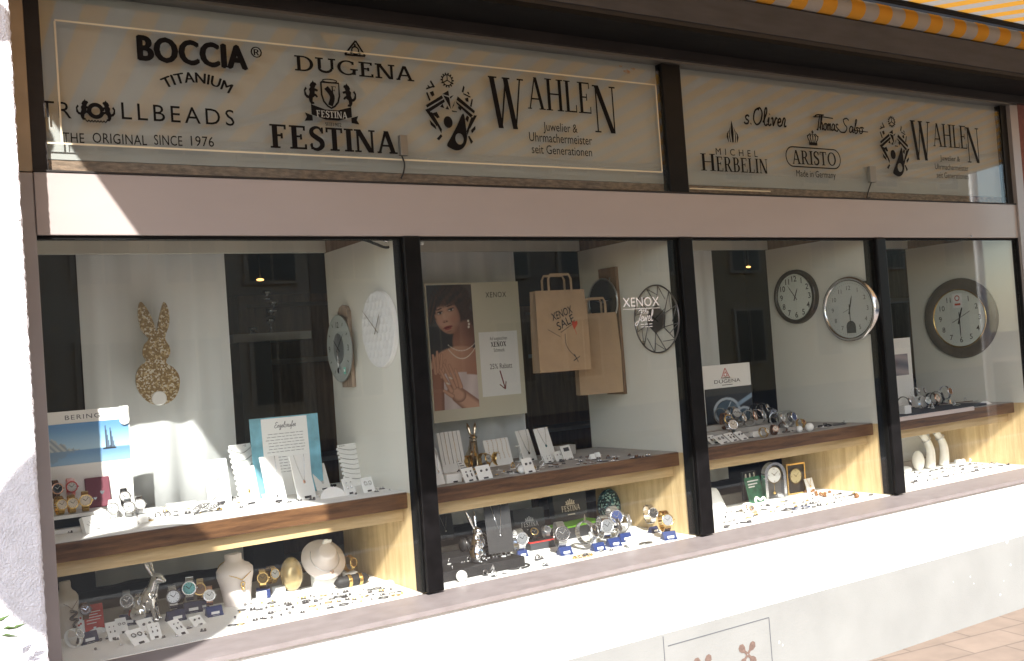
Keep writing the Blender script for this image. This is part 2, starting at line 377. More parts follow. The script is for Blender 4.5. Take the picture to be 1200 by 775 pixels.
# ------------------------------------------------------------------ lettering
_tc = {}
def text2d(s, bold=0.0, space=1.0):
    """plain lettering as flat faces, cap height 1, starting at x = 0"""
    key = (s, bold, space)
    if key in _tc: return _tc[key]
    def raw(t):
        cu = bpy.data.curves.new('lettering', 'FONT'); cu.body = t; cu.size = 1; cu.offset = bold; cu.space_character = space; cu.resolution_u = 3; cu.fill_mode = 'FRONT'
        ob = bpy.data.objects.new('lettering', cu); me = ob.to_mesh()
        vs = [tuple(v.co) for v in me.vertices]; fs = [list(p.vertices) for p in me.polygons]
        ob.to_mesh_clear(); bpy.data.objects.remove(ob); bpy.data.curves.remove(cu)
        return vs, fs
    if 'H' not in _tc: hv = raw('H')[0]; _tc['H'] = max(v[1] for v in hv) - min(v[1] for v in hv)
    c = _tc['H']; vs, fs = raw(s); x0 = min(v[0] for v in vs)
    vs = [((v[0] - x0) / c, v[1] / c) for v in vs]; w = max(v[0] for v in vs)
    _tc[key] = (vs, fs, w); return _tc[key]
def put_text(mb, s, x, y, h, w=None, align='l', z=0.0, bold=0.0, space=1.0, shear=0.0, arc=None):
    vs, fs, tw = text2d(s, bold, space); sx = (w / tw) if w else h; ww = tw * sx
    ox = x - (ww / 2 if align == 'c' else ww if align == 'r' else 0)
    out = []
    for a, b in vs:
        X, Y = ox + a * sx + b * h * shear, y + b * h
        if arc:                                           # lettering bent upwards over a circle of radius arc
            th = (X - (ox + ww / 2)) / arc; rr = arc + b * h
            X, Y = ox + ww / 2 + rr * math.sin(th), y - arc + rr * math.cos(th)
        out.append((X, Y, z))
    mb.add(out, fs, False)
def serif(ch, T=0.16, t=0.055, sf=0.09, st=0.045):
    """book-face capitals drawn as strokes; returns polygons and width, cap height 1"""
    P = []
    def rect(x0, y0, x1, y1): P.append([(x0, y0), (x1, y0), (x1, y1), (x0, y1)])
    def stem(x, w, y0=0.0, y1=1.0, sb=True, stp=True, sl=None):
        rect(x - w / 2, y0, x + w / 2, y1); l = sl if sl is not None else sf
        if sb: rect(x - w / 2 - l, y0, x + w / 2 + l, y0 + st)
        if stp: rect(x - w / 2 - l, y1 - st, x + w / 2 + l, y1)
    def diag(xa, ya, xb, yb, w): P.append([(xa - w / 2, ya), (xa + w / 2, ya), (xb + w / 2, yb), (xb - w / 2, yb)])
    def bowl(cx, cy, a, b, a0, a1, Tt=T, tt=t, n=18):
        for i in range(n):
            q = []
            for j, (aa, bb) in ((i, (a, b)), (i + 1, (a, b)), (i + 1, (a - Tt, b - tt)), (i, (a - Tt, b - tt))):
                th = R_(a0 + (a1 - a0) * j / n); q.append((cx + aa * math.cos(th), cy + bb * math.sin(th)))
            P.append(q)
    if ch == 'A':
        diag(0.10, 0, 0.40, 1, t * 1.3); diag(0.72, 0, 0.42, 1, T); rect(0.20, 0.30, 0.60, 0.30 + t); rect(0, 0, 0.10 + sf, st); rect(0.72 - T / 2 - sf, 0, 0.72 + T / 2 + sf * .8, st); w = 0.86
    elif ch == 'B':
        stem(0.17, T); rect(0.17, 0, 0.40, t); rect(0.17, 0.5, 0.38, 0.5 + t); rect(0.17, 1 - t, 0.38, 1); bowl(0.36, 0.755, 0.26, 0.245, -90, 90); bowl(0.38, 0.275, 0.30, 0.275, -90, 90); w = 0.72
    elif ch == 'D':
        stem(0.17, T); rect(0.17, 0, 0.36, t); rect(0.17, 1 - t, 0.36, 1); bowl(0.34, 0.5, 0.46, 0.5, -90, 90); w = 0.84
    elif ch in 'EF':
        stem(0.17, T); rect(0.17, 1 - t, 0.62, 1); rect(0.62 - t, 0.80, 0.62, 1); rect(0.17, 0.5, 0.48, 0.5 + t); rect(0.48 - t, 0.41, 0.48, 0.64)
        if ch == 'E': rect(0.17, 0, 0.66, t); rect(0.66 - t, 0, 0.66, 0.22)
        w = 0.70
    elif ch == 'G':
        bowl(0.48, 0.5, 0.46, 0.5, 48, 318); stem(0.78, T, 0.06, 0.46, False, True); rect(0.78 - t, 0.72, 0.78, 0.93); w = 0.94
    elif ch == 'H': stem(0.17, T); stem(0.73, T); rect(0.17, 0.5, 0.73, 0.5 + t); w = 0.90
    elif ch == 'I': stem(0.17, T); w = 0.34
    elif ch == 'L': stem(0.17, T); rect(0.17, 0, 0.62, t); rect(0.62 - t, 0, 0.62, 0.24); w = 0.66
    elif ch == 'N': stem(0.14, t * 1.2); stem(0.76, t * 1.2, 0, 1, False); diag(0.70, 0, 0.16, 1, T * 1.15); rect(0.02, 1 - st, 0.16, 1); w = 0.90
    elif ch == 'O': bowl(0.48, 0.5, 0.46, 0.5, 0, 360, n=32); w = 0.96
    elif ch == 'R':
        stem(0.17, T); rect(0.17, 0.46, 0.38, 0.46 + t); rect(0.17, 1 - t, 0.38, 1); bowl(0.36, 0.73, 0.29, 0.27, -90, 90); diag(0.70, 0, 0.40, 0.48, T); rect(0.62, 0, 0.86, st); w = 0.82
    elif ch == 'S':
        c = smooth_pts([(0.52, 0.80, 0), (0.44, 0.94, 0), (0.28, 0.97, 0), (0.12, 0.86, 0), (0.12, 0.68, 0), (0.30, 0.53, 0), (0.48, 0.40, 0), (0.52, 0.20, 0), (0.38, 0.05, 0), (0.22, 0.03, 0), (0.09, 0.12, 0), (0.06, 0.24, 0)], 4)
        n = len(c); E = []
        for i in range(n):
            d = (c[min(n - 1, i + 1)] - c[max(0, i - 1)]).normalized(); q = Vector((-d.y, d.x, 0)) * ((t + (T * 1.05 - t) * math.sin(math.pi * i / (n - 1)) ** 2) / 2); E.append((c[i] + q, c[i] - q))
        for i in range(n - 1): P.append([(v.x, v.y) for v in (E[i][0], E[i][1], E[i + 1][1], E[i + 1][0])])
        rect(0.50, 0.72, 0.50 + t, 0.98); rect(0.05, 0.02, 0.05 + t, 0.28); w = 0.62
    elif ch == 'T': stem(0.35, T, 0, 1, True, False); rect(0, 1 - t, 0.70, 1); rect(0, 0.78, t, 1); rect(0.70 - t, 0.78, 0.70, 1); w = 0.72
    elif ch == 'U': stem(0.16, T, 0.3, 1, False); stem(0.72, t * 1.3, 0.3, 1, False); bowl(0.41, 0.32, 0.33, 0.32, 180, 360, T * 0.8, t * 1.6); w = 0.86
    elif ch == 'W':
        diag(0.30, 0, 0.10, 1, T); diag(0.32, 0, 0.52, 0.92, t * 1.2); diag(0.74, 0, 0.52, 1, T); diag(0.76, 0, 0.97, 1, t * 1.2)
        rect(0, 1 - st, 0.26, 1); rect(0.42, 1 - st, 0.66, 1); rect(0.88, 1 - st, 1.08, 1); w = 1.08
    elif ch == 'X':
        diag(0.66, 0, 0.12, 1, T); diag(0.08, 0, 0.66, 1, t * 1.2); rect(0, 0, 0.22, st); rect(0.52, 0, 0.80, st); rect(0, 1 - st, 0.26, 1); rect(0.54, 1 - st, 0.76, 1); w = 0.80
    return P, w
def put_serif(mb, s, x, y, h, w=None, z=0.0, gap=0.07, align='l', **kw):
    gl = [serif(c, **kw) for c in s]; tot = sum(g[1] for g in gl) + gap * (len(s) - 1)
    sx = (w / tot) if w else h; ww = tot * sx; cx = x - (ww / 2 if align == 'c' else 0); dz = 0
    for P, gw in gl:
        for p in P:
            mb.poly([(cx + a * sx, y + b * h) for a, b in p], z + dz); dz += 0.00002
        cx += (gw + gap) * sx
# handwriting: centre lines per letter (x advances to the last number)
SCR = {
 'T': ([[(0, .92), (.3, 1.02), (.95, 1.04)], [(.52, 1.02), (.40, .5), (.30, 0), (.2, .05)]], .50),
 'h': ([[(.0, .1), (.2, .6), (.26, 1.0), (.16, .98), (.12, .5), (.08, 0)], [(.1, .3), (.24, .5), (.30, .35), (.28, .05), (.42, .1)]], .40),
 'o': ([[(.22, .48), (.06, .38), (.06, .1), (.2, .02), (.32, .2), (.24, .46), (.42, .42)]], .40),
 'm': ([[(.0, .45), (.06, 0)], [(.06, .3), (.18, .48), (.2, .0)], [(.2, .3), (.34, .48), (.36, .05), (.46, .1)]], .46),
 'a': ([[(.32, .42), (.16, .48), (.04, .25), (.1, .03), (.26, .15), (.34, .46), (.32, .06), (.44, .1)]], .42),
 's': ([[(.30, .42), (.20, .50), (.08, .42), (.12, .28), (.26, .18), (.22, .02), (.06, .02), (.0, .10)]], .36),
 'S': ([[(.75, .9), (.55, 1.04), (.3, .9), (.4, .6), (.6, .35), (.45, .02), (.1, .0), (-.1, .2)]], .78),
 'b': ([[(.0, .2), (.2, .8), (.22, 1.0), (.12, .9), (.08, .1), (.2, .0), (.32, .2), (.2, .42), (.42, .4)]], .42),
 'O': ([[(.4, 1.0), (.12, .8), (.05, .3), (.25, .0), (.5, .2), (.58, .7), (.42, 1.0), (.3, .85)]], .66),
 'l': ([[(.0, .15), (.2, .7), (.2, 1.02), (.1, .9), (.08, .15), (.2, .0), (.3, .1)]], .28),
 'i': ([[(.02, .2), (.1, .48), (.08, .08), (.18, .02), (.26, .12)], [(.12, .66), (.14, .70)]], .25),
 'v': ([[(.0, .4), (.1, .46), (.14, .02), (.3, .48), (.4, .42)]], .38),
 'e': ([[(.02, .2), (.24, .3), (.2, .48), (.08, .36), (.08, .08), (.22, .02), (.36, .14)]], .34),
 'r': ([[(.0, .15), (.1, .5), (.2, .44), (.16, .05), (.3, .06)]], .32),
 '.': ([[(.05, .0), (.09, .04)]], .18),
 'E': ([[(.6, .9), (.4, 1.02), (.2, .85), (.35, .55), (.12, .4), (.1, .1), (.35, .0), (.62, .2)]], .62),
 'n': ([[(.0, .45), (.08, 0)], [(.08, .3), (.24, .48), (.26, .06), (.38, .1)]], .38),
 'g': ([[(.3, .42), (.12, .48), (.04, .25), (.14, .05), (.3, .4), (.26, -.3), (.08, -.4), (.1, -.2), (.42, .12)]], .40),
 'u': ([[(.02, .46), (.06, .08), (.2, .04), (.3, .46), (.3, .06), (.42, .1)]], .40),
 'f': ([[(.0, .1), (.24, .8), (.26, 1.0), (.16, .9), (.1, -.2), (.04, -.4), (.16, .1), (.3, .15)]], .30),
 'J': ([[(.2, .95), (.6, 1.02), (.45, .4), (.2, -.3), (-.1, -.25), (.2, .0), (.6, .2)]], .55),
 'w': ([[(.0, .46), (.08, .04), (.22, .4), (.3, .04), (.46, .46), (.54, .42)]], .52),
 'X': ([[(.05, 1.0), (.3, .5), (.55, .0)], [(.6, 1.0), (.3, .5), (.0, .0)]], .62),
 'x': ([[(.0, .45), (.3, .0)], [(.32, .48), (.0, .0)]], .36),
 'p': ([[(.1, .48), (.04, -.4)], [(.08, .3), (.24, .48), (.3, .2), (.1, .04)]], .36),
 'c': ([[(.28, .4), (.14, .48), (.04, .25), (.12, .03), (.32, .12)]], .34),
 't': ([[(.14, .9), (.1, .08), (.26, .06)], [(.0, .6), (.3, .64)]], .30),
 'd': ([[(.3, .4), (.14, .48), (.04, .2), (.16, .03), (.3, .3), (.38, 1.0), (.32, .06), (.46, .1)]], .44),
 ' ': ([], .3),
}
def put_script(mb, s, x, y, h, w=None, z=0.0, pen=0.09, shear=0.2, align='l'):
    tot = sum(SCR[c][1] for c in s); sx = (w / tot) if w else h; ww = tot * sx; cx = x - (ww / 2 if align == 'c' else 0); dz = 0
    for c in s:
        for st in SCR[c][0]:
            p = smooth_pts([(cx + a * sx + b * h * shear * (sx / h if w else 1), y + b * h, 0) for a, b in st], 5)
            mb.ribbon([(q.x, q.y) for q in p], pen * h, z + dz); dz += 0.00002
        cx += SCR[c][1] * sx
def lin(c): return tuple(((v / 12.92) if v <= 0.04045 else ((v + 0.055) / 1.055) ** 2.4) for v in c)
def picture(name, Mx, w, h, nx, ny, fn, parent, thick=0.0, zoff=0.0):
    """a printed picture: fine sheet in the local xy of Mx, colours (sRGB) from fn(u, v)"""
    mb = MB(); mb.M = Mx
    vs = [(w * i / nx, h * j / ny, zoff) for j in range(ny + 1) for i in range(nx + 1)]
    fs = [(j * (nx + 1) + i, j * (nx + 1) + i + 1, (j + 1) * (nx + 1) + i + 1, (j + 1) * (nx + 1) + i) for j in range(ny) for i in range(nx)]
    mb.add(vs, fs, True); o = mb.build(name, 'picture', parent)
    at = o.data.color_attributes.new('Col', 'FLOAT_COLOR', 'POINT'); buf = []
    for j in range(ny + 1):
        for i in range(nx + 1): buf += [*lin(fn(i / nx, j / ny)), 1.0]
    at.data.foreach_set('color', buf); return o
def mixc(a, b, k): k = max(0.0, min(1.0, k)); return tuple(x + (y - x) * k for x, y in zip(a, b))
def ss(a, b, x):
    k = max(0.0, min(1.0, (x - a) / (b - a))) if a != b else float(x > a)
    return k * k * (3 - 2 * k)

# ================================================================== SETTING
XL, XR = 0.4635, 5.70
MUL = [(1.707, 1.777), (3.073, 3.148), (4.42, 4.492)]
Z_SILL, Z_HEAD, Z_BAND, Z_STOP = 0.717, 2.045, 2.242, 2.827
Z_SH, Y_SH, Y_FL, Y_BK = 1.087, 0.09, 0.50, 0.72
mb = MB(); mb.box((-150, -180, -0.30), (150, 120, -0.16)); tag(mb.build('ground', 'asphalt'), kind='structure')
mb = MB(); mb.box((-40, -4.6, -0.12), (45, 0.3, 0.0)); tag(mb.build('pavement', 'paving'), kind='structure')
mb = MB(); mb.box((-40, -4.75, -0.13), (45, -4.604, 0.002)); tag(mb.build('kerb', 'kerb'), kind='structure')
mb = MB(); mb.box((-40, -11.4, -0.155), (45, -4.752, -0.12)); tag(mb.build('road', 'asphalt'), kind='structure')
mb = MB(); mb.box((-40, -22, -0.15), (45, -11.404, 0.0)); tag(mb.build('far_pavement', 'paving'), kind='structure')

# houses over the road, seen only as mirror images in the panes
def house(x0, x1, h, wall, nwin, label):
    t = thing('town_house', label, 'house', ((x0 + x1) / 2, -18.5, 0), 'houses across the street')
    w = MB(); w.box((x0 + .01, -26, -0.1), (x1 - .01, -18.2, h)); w.build('wall', wall, t)
    r = MB(); r.M = Matrix.Identity(4)
    r.add([(x0, -17.9, h), (x1, -17.9, h), (x1, -22, h + 2.2), (x0, -22, h + 2.2), (x0, -26, h), (x1, -26, h)], [(0, 1, 2, 3), (3, 2, 5, 4), (0, 3, 4), (1, 5, 2)], False); r.build('roof', M['rooftile'], t)
    st = (x1 - x0) / nwin
    for fl in range(4):
        for i in range(nwin):
            cx = x0 + st * (i + .5); z = 0.9 + fl * 2.7
            if z + 1.6 > h: continue
            f = MB(); f.box((cx - .62, -18.2, z - .08), (cx + .62, -18.1, z + 1.58)); fo = f.build('window', 'house_b', t)
            p = MB(); p.box((cx - .52, -18.1, z), (cx - .03, -18.08, z + 1.5)); p.box((cx + .03, -18.1, z), (cx + .52, -18.08, z + 1.5)); p.build('pane', 'paneglass', fo)
M['rooftile'] = mat('roof_tile', (0.16, 0.06, 0.04), 0.8, var=0.3, scale=12)
M['paneglass'] = mat('dark_pane', (0.16, 0.12, 0.085), 0.2)
M['house_a'] = mat('cream_render', (0.60, 0.42, 0.24), 0.9, var=0.06, scale=1)
M['house_b'] = mat('white_render', (0.68, 0.52, 0.36), 0.9, var=0.06, scale=1)
M['house_c'] = mat('grey_render', (0.44, 0.33, 0.23), 0.9, var=0.06, scale=1)
house(-7, 1.5, 8.2, 'house_a', 4, 'cream rendered house opposite, mirrored at the left of the panes')
house(1.5, 8.5, 9.0, 'house_b', 4, 'white rendered house opposite, mirrored in the middle panes')
house(8.5, 17, 9.6, 'house_c', 4, 'grey rendered house opposite, beside the white rendered one')
house(17, 34, 12.0, 'house_a', 5, 'taller cream house opposite, mirrored in the right hand panes')

# street signs on posts; the round one is unseen, added to cast shade
t = thing('shade_disc', 'unseen round plate on a slim post, added to shade the left pillar', 'street sign', (-0.292, -2.3, 0))
s_ = MB(); s_.tube([(-0.28, -2.27, 0), (-0.28, -2.27, 3.1)], 0.022, 12); s_.build('post', 'steel', t)
s_ = MB(); s_.M = basis((-0.292, -2.3, 2.714), (1, 0, 0), (0, 0, 1)); s_.lathe([(0.303, -0.004), (0.308, 0), (0.303, 0.004)], 40); s_.build('sign_plate', 'alu', t)
t = thing('octagon_sign', 'white post with an octagonal sign plate, mirrored in the rightmost pane', 'street sign', (10.05, -3.0, 0))
s_ = MB(); s_.tube([(10.05, -3.0, 0), (10.05, -3.0, 3.75)], 0.045, 14); s_.build('post', 'whitep', t)
s_ = MB(); s_.M = basis((9.93, -2.94, 2.62), (1, 0, 0), (0, 0, 1), (0, -1, 0)); s_.lathe([(0.19, -0.006), (0.19, 0.006)], 8); s_.build('sign_plate', 'alu', t)

# ------------------------------------------------------------------ walls
def rough_pillar():
    bm = bmesh.new(); bmesh.ops.create_cube(bm, size=1)
    for v in bm.verts: v.co = Vector((-2.2 + (v.co.x + .5) * 2.592, -0.29 + (v.co.y + .5) * 0.9, -0.1 + (v.co.z + .5) * 4.2))
    ed = [e for e in bm.edges if abs((e.verts[0].co - e.verts[1].co).normalized().z) > .9]
    bmesh.ops.bevel(bm, geom=[e for e in ed if e.verts[0].co.x > 0 and e.verts[0].co.y < 0], offset=0.012, segments=2, affect='EDGES', profile=0.5)
    bmesh.ops.subdivide_edges(bm, edges=[e for e in bm.edges if abs((e.verts[0].co - e.verts[1].co).normalized().z) > .9], cuts=420)
    for v in bm.verts:
        if v.co.x > .3 and v.co.y < -.2: v.co.x += rnd.uniform(-.0018, .0018)
    m2 = MB(); m2.bm(bm, False); return m2
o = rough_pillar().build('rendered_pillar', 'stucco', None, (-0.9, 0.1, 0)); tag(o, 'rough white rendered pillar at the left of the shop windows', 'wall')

g_ = on_y(-6, 24, -.29) - Vector((.42, 1, -.78)) * .41  # unseen globe added only for its round shadow high on the pillar
t = thing('shade_globe', 'unseen globe on a bracket, added to cast a shade spot high on the left pillar', 'lamp', (g_.x, -.29, g_.z))
w = MB(); w.tube([(g_.x, -.288, g_.z + .10), (g_.x, g_.y, g_.z + .10), (g_.x, g_.y, g_.z + .06)], .009, 8); w.build('bracket', 'blackm', t)
w = MB(); w.M = Matrix.Translation(g_); w.ball((0, 0, 0), .047, 18, 12); w.build('globe', 'whitep', t)
t = thing('base_wall', 'smooth white wall with grey plinth under the shop windows', 'wall', (3.0, -0.1, 0))
w = MB(); w.box((0.30, -0.132, 0.384), (9.0, 0.02, 0.676)); w.build('white_strip', 'white_wall', t)
w = MB(); w.box((0.30, -0.138, -0.1), (9.0, 0.02, 0.383)); w.build('plinth', 'plinth', t)
# access hatch with its painted mark
FH = basis((0, -0.139, 0), (1, 0, 0), (0, 0, 1))
ha = on_y(783, 758, -0.139); hb = on_y(901, 723, -0.139); hl = on_y(777, 746, -0.139)
w = MB(); w.M = FH
zt = (ha.z + hb.z) / 2
w.box((ha.x, zt - .0016, -.001), (hb.x, zt + .0016, .0012)); w.box((hb.x - .0016, 0.01, -.001), (hb.x + .0016, zt - .0017, .0012)); w.box((hl.x - .0014, 0.01, -.001), (hl.x + .0014, hl.z, .0012))
hatch = w.build('hatch_joint', 'hatch_line', t)
w = MB(); w.M = FH
def blade_cross(cx, cz, r):
    for k in range(4):
        a = math.pi / 4 + k * math.pi / 2; d = Vector((math.cos(a), math.sin(a))); n = Vector((-d.y, d.x))
        pts = [(0.05, -.12), (0.35, -.10), (0.55, -.26), (0.85, -.30), (1.05, -.08), (1.0, .16), (0.8, .28), (0.55, .24), (0.35, .10), (0.05, .12)]
        w.poly([(cx + (d.x * a_ + n.x * b_) * r, cz + (d.y * a_ + n.y * b_) * r) for a_, b_ in pts], 0.0012 + k * 0.0001)
c = on_y(876, 767, -.139); blade_cross(c.x, c.z, 0.062)
c = on_y(824, 783, -.139); blade_cross(c.x, c.z, 0.062)
w.build('painted_mark', 'rust', t)
w = MB(); w.M = FH
for px, py, r in ((1180, 634, .012), (1184, 662, .006), (1176, 681, .004), (1141, 684, .003), (1137, 676, .004), (1172, 697, .006), (1117, 682, .003), (913, 753, .006), (917, 756, .004)):
    c = on_y(px, py, -.139); w.poly([(c.x + r * rnd.uniform(.5, 1.3) * math.cos(k * .9), c.z + r * rnd.uniform(.5, 1.6) * math.sin(k * .9)) for k in range(7)], .0011)
w.build('chipped_spots', 'chip', t)

# building round the shop: keeps daylight out of the shop room
t = thing('shop_building', 'house front above and beside the shop windows', 'building', (3, 3, 0))
w = MB(); w.box((-2.2, -0.22, 3.25), (9.0, 0.1, 6.5)); w.build('upper_wall', 'white_wall', t)
w = MB(); w.box((-2.2, 5.2, -0.1), (9.0, 5.4, 6.5)); w.box((-2.2, 0.62, -0.1), (-2.0, 5.2, 6.5)); w.box((8.8, 0.15, -0.1), (9.0, 5.2, 6.5)); w.build('outer_wall', 'white_wall', t)
w = MB(); w.box((-2.4, -0.5, 6.5), (9.2, 5.6, 6.7)); w.build('roof', 'rooftile', t)
w = MB(); w.box((5.79, -0.02, 0.69), (9.0, 0.14, 3.25)); w.build('red_wall', 'redwall', t)
w = MB(); w.box((5.712, -0.03, 0.70), (5.788, 0.12, 2.90)); w.build('side_post', 'post', t)

# ------------------------------------------------------------------ shop room behind the display
t = thing('shop_room', 'dark shop room behind the display windows', 'room', (3, 3, 0))
w = MB(); w.box((-1.9, 0.80, -0.05), (8.7, 5.1, 0.0)); w.build('floor', 'darkfloor', t)
w = MB(); w.box((-1.9, 0.80, 2.75), (8.7, 5.1, 2.8)); w.build('ceiling', 'shopwall', t)
w = MB(); w.box((-1.9, 5.05, 0.0), (8.7, 5.1, 2.75)); w.box((-1.9, 0.8, 0.0), (-1.85, 5.05, 2.75)); w.box((8.65, 0.8, 0.0), (8.7, 5.05, 2.75)); w.build('wall', 'shopwall', t)
w = MB(); w.box((-1.9, 0.78, 2.20), (8.7, 0.83, 2.75)); w.box((-1.9, .78, 0.), (8.7, .83, .60)); w.box((-1.9, .78, .6), (.30, .83, 2.2)); w.box((5.9, .78, .6), (8.7, .83, 2.2)); w.build('front_wall', 'dark', t)
# furniture in the dark
def cabinet(x0, x1, y, h, label, nsh=3):
    t = thing('display_cabinet', label, 'cabinet', ((x0 + x1) / 2, y + .2, 0.0))
    w = MB(); w.box((x0, y, 0), (x0 + .05, y + .4, h)); w.box((x1 - .05, y, 0), (x1, y + .4, h)); w.box((x0 + .05, y + .37, 0), (x1 - .05, y + .4, h)); w.box((x0, y, h), (x1, y + .4, h + .05)); w.build('carcass', 'brownwood', t)
    for i in range(nsh):
        z = h * (i + .6) / (nsh + .2); w = MB(); w.box((x0 + .05, y + .02, z), (x1 - .05, y + .37, z + .03)); w.build('shelf', 'cloth_grey', t)
    return t
cabinet(1.9, 3.1, 2.6, 2.0, 'dark brown cabinet deep in the shop seen through the first window')
cabinet(6.5, 7.6, 1.9, 2.2, 'brown cabinet seen past the rightmost wall clock')
cabinet(4.3, 5.6, 3.2, 1.9, 'brown cabinet in the shop behind the second window')
p = on_y(308, 396, 1.6)
t = thing('counter_shelf', 'pale shelf board on two legs inside the dark shop, behind the first window', 'shelf', (p.x, 1.6, 0))
w = MB(); w.box((p.x - .18, 1.5, p.z - .02), (p.x + .22, 1.8, p.z + .02)); w.build('board', 'cloth_grey', t)
w = MB(); w.box((p.x - .14, 1.55, 0), (p.x + .02, 1.75, p.z - .02)); w.build('pedestal', 'greybox', t)
for i, (px, py, h) in enumerate(((318, 392, .09), (313, 352, .05), (321, 366, .06), (318, 374, .05), (297, 393, .04))):
    p = on_y(px, py, 1.68); z0 = p.z if i else t.location.z + on_y(308, 396, 1.6).z + .02
    g = MB(); g.M = Matrix.Translation(p); g.lathe([(.02, 0), (.022, .01), (.006, .02), (.005, h * .45), (.02, h * .7), (.024, h), (.022, h)], 12); 
    tag(g.build('glass_goblet', 'silver', None, p), ['tallest', 'lower', 'right', 'upper', 'short'][i] + ' shiny goblet among those glinting in the dark behind the first window', 'goblet', 'goblets in the dark shop')
for i, (px, py) in enumerate(((305, 328), (877, 313))):
    p = on_y(px, py, 2.2); t = thing('ceiling_lamp', ['small warm lamp glowing in the dark shop behind the first window', 'small lamp glowing in the dark shop behind the third window'][i], 'lamp', p)
    g = MB(); g.M = Matrix.Translation(p); g.ball((0, 0, 0), .014, 12, 8, (1.6, 1, .55)); g.build('bulb', M['glow'] if 'glow' in M else M.setdefault('glow', (lambda m: (m.node_tree.nodes["Principled BSDF"].inputs['Emission Color'].__setattr__('default_value', (1, .5, .15, 1)), m.node_tree.nodes["Principled BSDF"].inputs['Emission Strength'].__setattr__('default_value', 1.2), m)[2])(mat('lamp_glow', (.8, .4, .1), .5))), t)
    g = MB(); g.M = Matrix.Translation(p); g.tube([(0, 0, .012), (0, 0, 2.75 - p.z)], .004, 6); g.build('cord', 'cable', t)

# ------------------------------------------------------------------ shop front frame
t = thing('shop_front_frame', 'black and rosy metal frame holding the four shop windows', 'window frame', (3.0, 0.0, 0.7))
w = MB(); w.box((0.408, -0.012, Z_SILL - .02), (XL, 0.05, Z_BAND - .002), .003); w.build('jamb', 'post', t)
w = MB(); w.box((0.408, -0.012, Z_BAND + .001), (XL, 0.05, 2.9), .003); w.build('jamb', 'jamb', t)
w = MB(); w.box((XR, -0.014, Z_SILL - .02), (5.711, 0.05, Z_BAND - .002)); w.build('jamb', 'black', t)
for a, b in MUL:
    w = MB(); w.box((a, -0.025, Z_SILL + .004), (b, 0.06, Z_HEAD - .001), .004); mo = w.build('mullion', 'black', t)
    w = MB(); w.box((a - .006, -0.004, Z_SILL + .004), (a - .0005, 0.055, Z_HEAD - .001)); w.build('side_bead', 'gasket', mo)
w = MB(); w.box((XL, -0.006, Z_HEAD - .010), (XR, 0.03, Z_HEAD)); w.build('head_gasket', 'gasket', t)
w = MB(); w.M = Matrix.Identity(4)
x0, x1 = 0.395, 9.0
w.add([(x0, .012, .714), (x1, .012, .714), (x1, -.155, .694), (x0, -.155, .694), (x0, -.155, .677), (x1, -.155, .677), (x0, .012, .677), (x1, .012, .677)],
      [(0, 3, 2, 1), (3, 4, 5, 2), (4, 6, 7, 5), (6, 0, 1, 7), (0, 6, 4, 3), (1, 2, 5, 7)], False)
w.build('sill', 'sill', t)
edges = [XL] + [v for m_ in MUL for v in m_] + [XR]
for i in range(4):
    w = MB(); w.box((edges[2 * i] + .0005, 0.0, Z_SILL + .003), (edges[2 * i + 1] - .0005, 0.006, Z_HEAD - .0105)); w.build('glass_pane', 'glass', t)
# pinkish enamel band between windows and signs
t = thing('fascia_band', 'plain pinkish enamel band between the windows and the sign panels', 'fascia', (3, 0, Z_HEAD))
w = MB(); w.box((XL + .001, -0.018, Z_HEAD + .001), (5.711, 0.04, Z_BAND), .003); w.build('panel', 'band', t)
w = MB(); w.box((XL + .001, -0.022, Z_BAND + .0005), (5.711, 0.03, Z_BAND + .006)); w.build('top_lip', 'cornice2', t)
w = MB(); c = on_y(1138, 277, -.018)
w.ring((c.x, -.0195, c.z), .007, .0018, 'y', 14, 5); w.build('screw', 'steel', t)

# ------------------------------------------------------------------ sign boxes
YS = 0.028
FS = basis((0, -.0012, 0), (1, 0, 0), (0, 0, 1))
def S2(px, py): p = on_y(px, py, -.0012); return (p.x, p.z)
def sy(px, py, d): return d * mpp(on_y(px, py, YS)) * 1.0
def line_text(mb, s, xl, yl, xr, yr, cap, kind='sans', **kw):
    a = S2(xl, yl); b = S2(xr, yr); h = cap * mpp(on_y((xl + xr) / 2, (yl + yr) / 2, YS))
    z = (a[1] + b[1]) / 2
    if kind == 'sans': put_text(mb, s, a[0], z, h, b[0] - a[0], **kw)
    elif kind == 'serif': put_serif(mb, s, a[0], z, h, b[0] - a[0], **kw)
    else: put_script(mb, s, a[0], z, h, b[0] - a[0], **kw)
def sign_box(x0, x1, label):
    t = thing('shop_sign', label, 'shop sign', ((x0 + x1) / 2, 0.03, Z_BAND))
    w = MB(); w.box((x0, YS + .001, Z_BAND + .05), (x1, YS + .012, Z_STOP)); w.build('back_panel', 'acrylic', t)
    w = MB(); w.box((x0, 0.008, Z_BAND + .007), (x1, 0.10, Z_BAND + .012)); w.box((x0, YS + .004, Z_BAND + .012), (x1, YS + .02, Z_BAND + .049)); w.build('bottom_ledge', 'ledge', t)
    w = MB(); w.box((x0, 0.0, Z_BAND + .0065), (x1, 0.005, Z_STOP - .001)); w.build('glass_cover', 'glass', t)
    return t
SA = sign_box(0.51, 3.052, 'long lit shop sign panel with six black brand names and a crest')
SB_ = sign_box(3.165, 5.652, 'shorter sign panel at right with script names, a crown and a crest')
t = thing('sign_housing', 'dark metal frame around the two upper sign panels', 'sign frame', (3, 0, Z_BAND))
w = MB(); w.box((XL + .0005, -.006, Z_BAND + .0065), (0.509, .09, Z_STOP)); w.build('side_post', 'cornice2', t)
w = MB(); w.box((3.053, -.012, Z_BAND + .0065), (3.164, .09, Z_STOP), .003); w.build('divider', 'black', t)
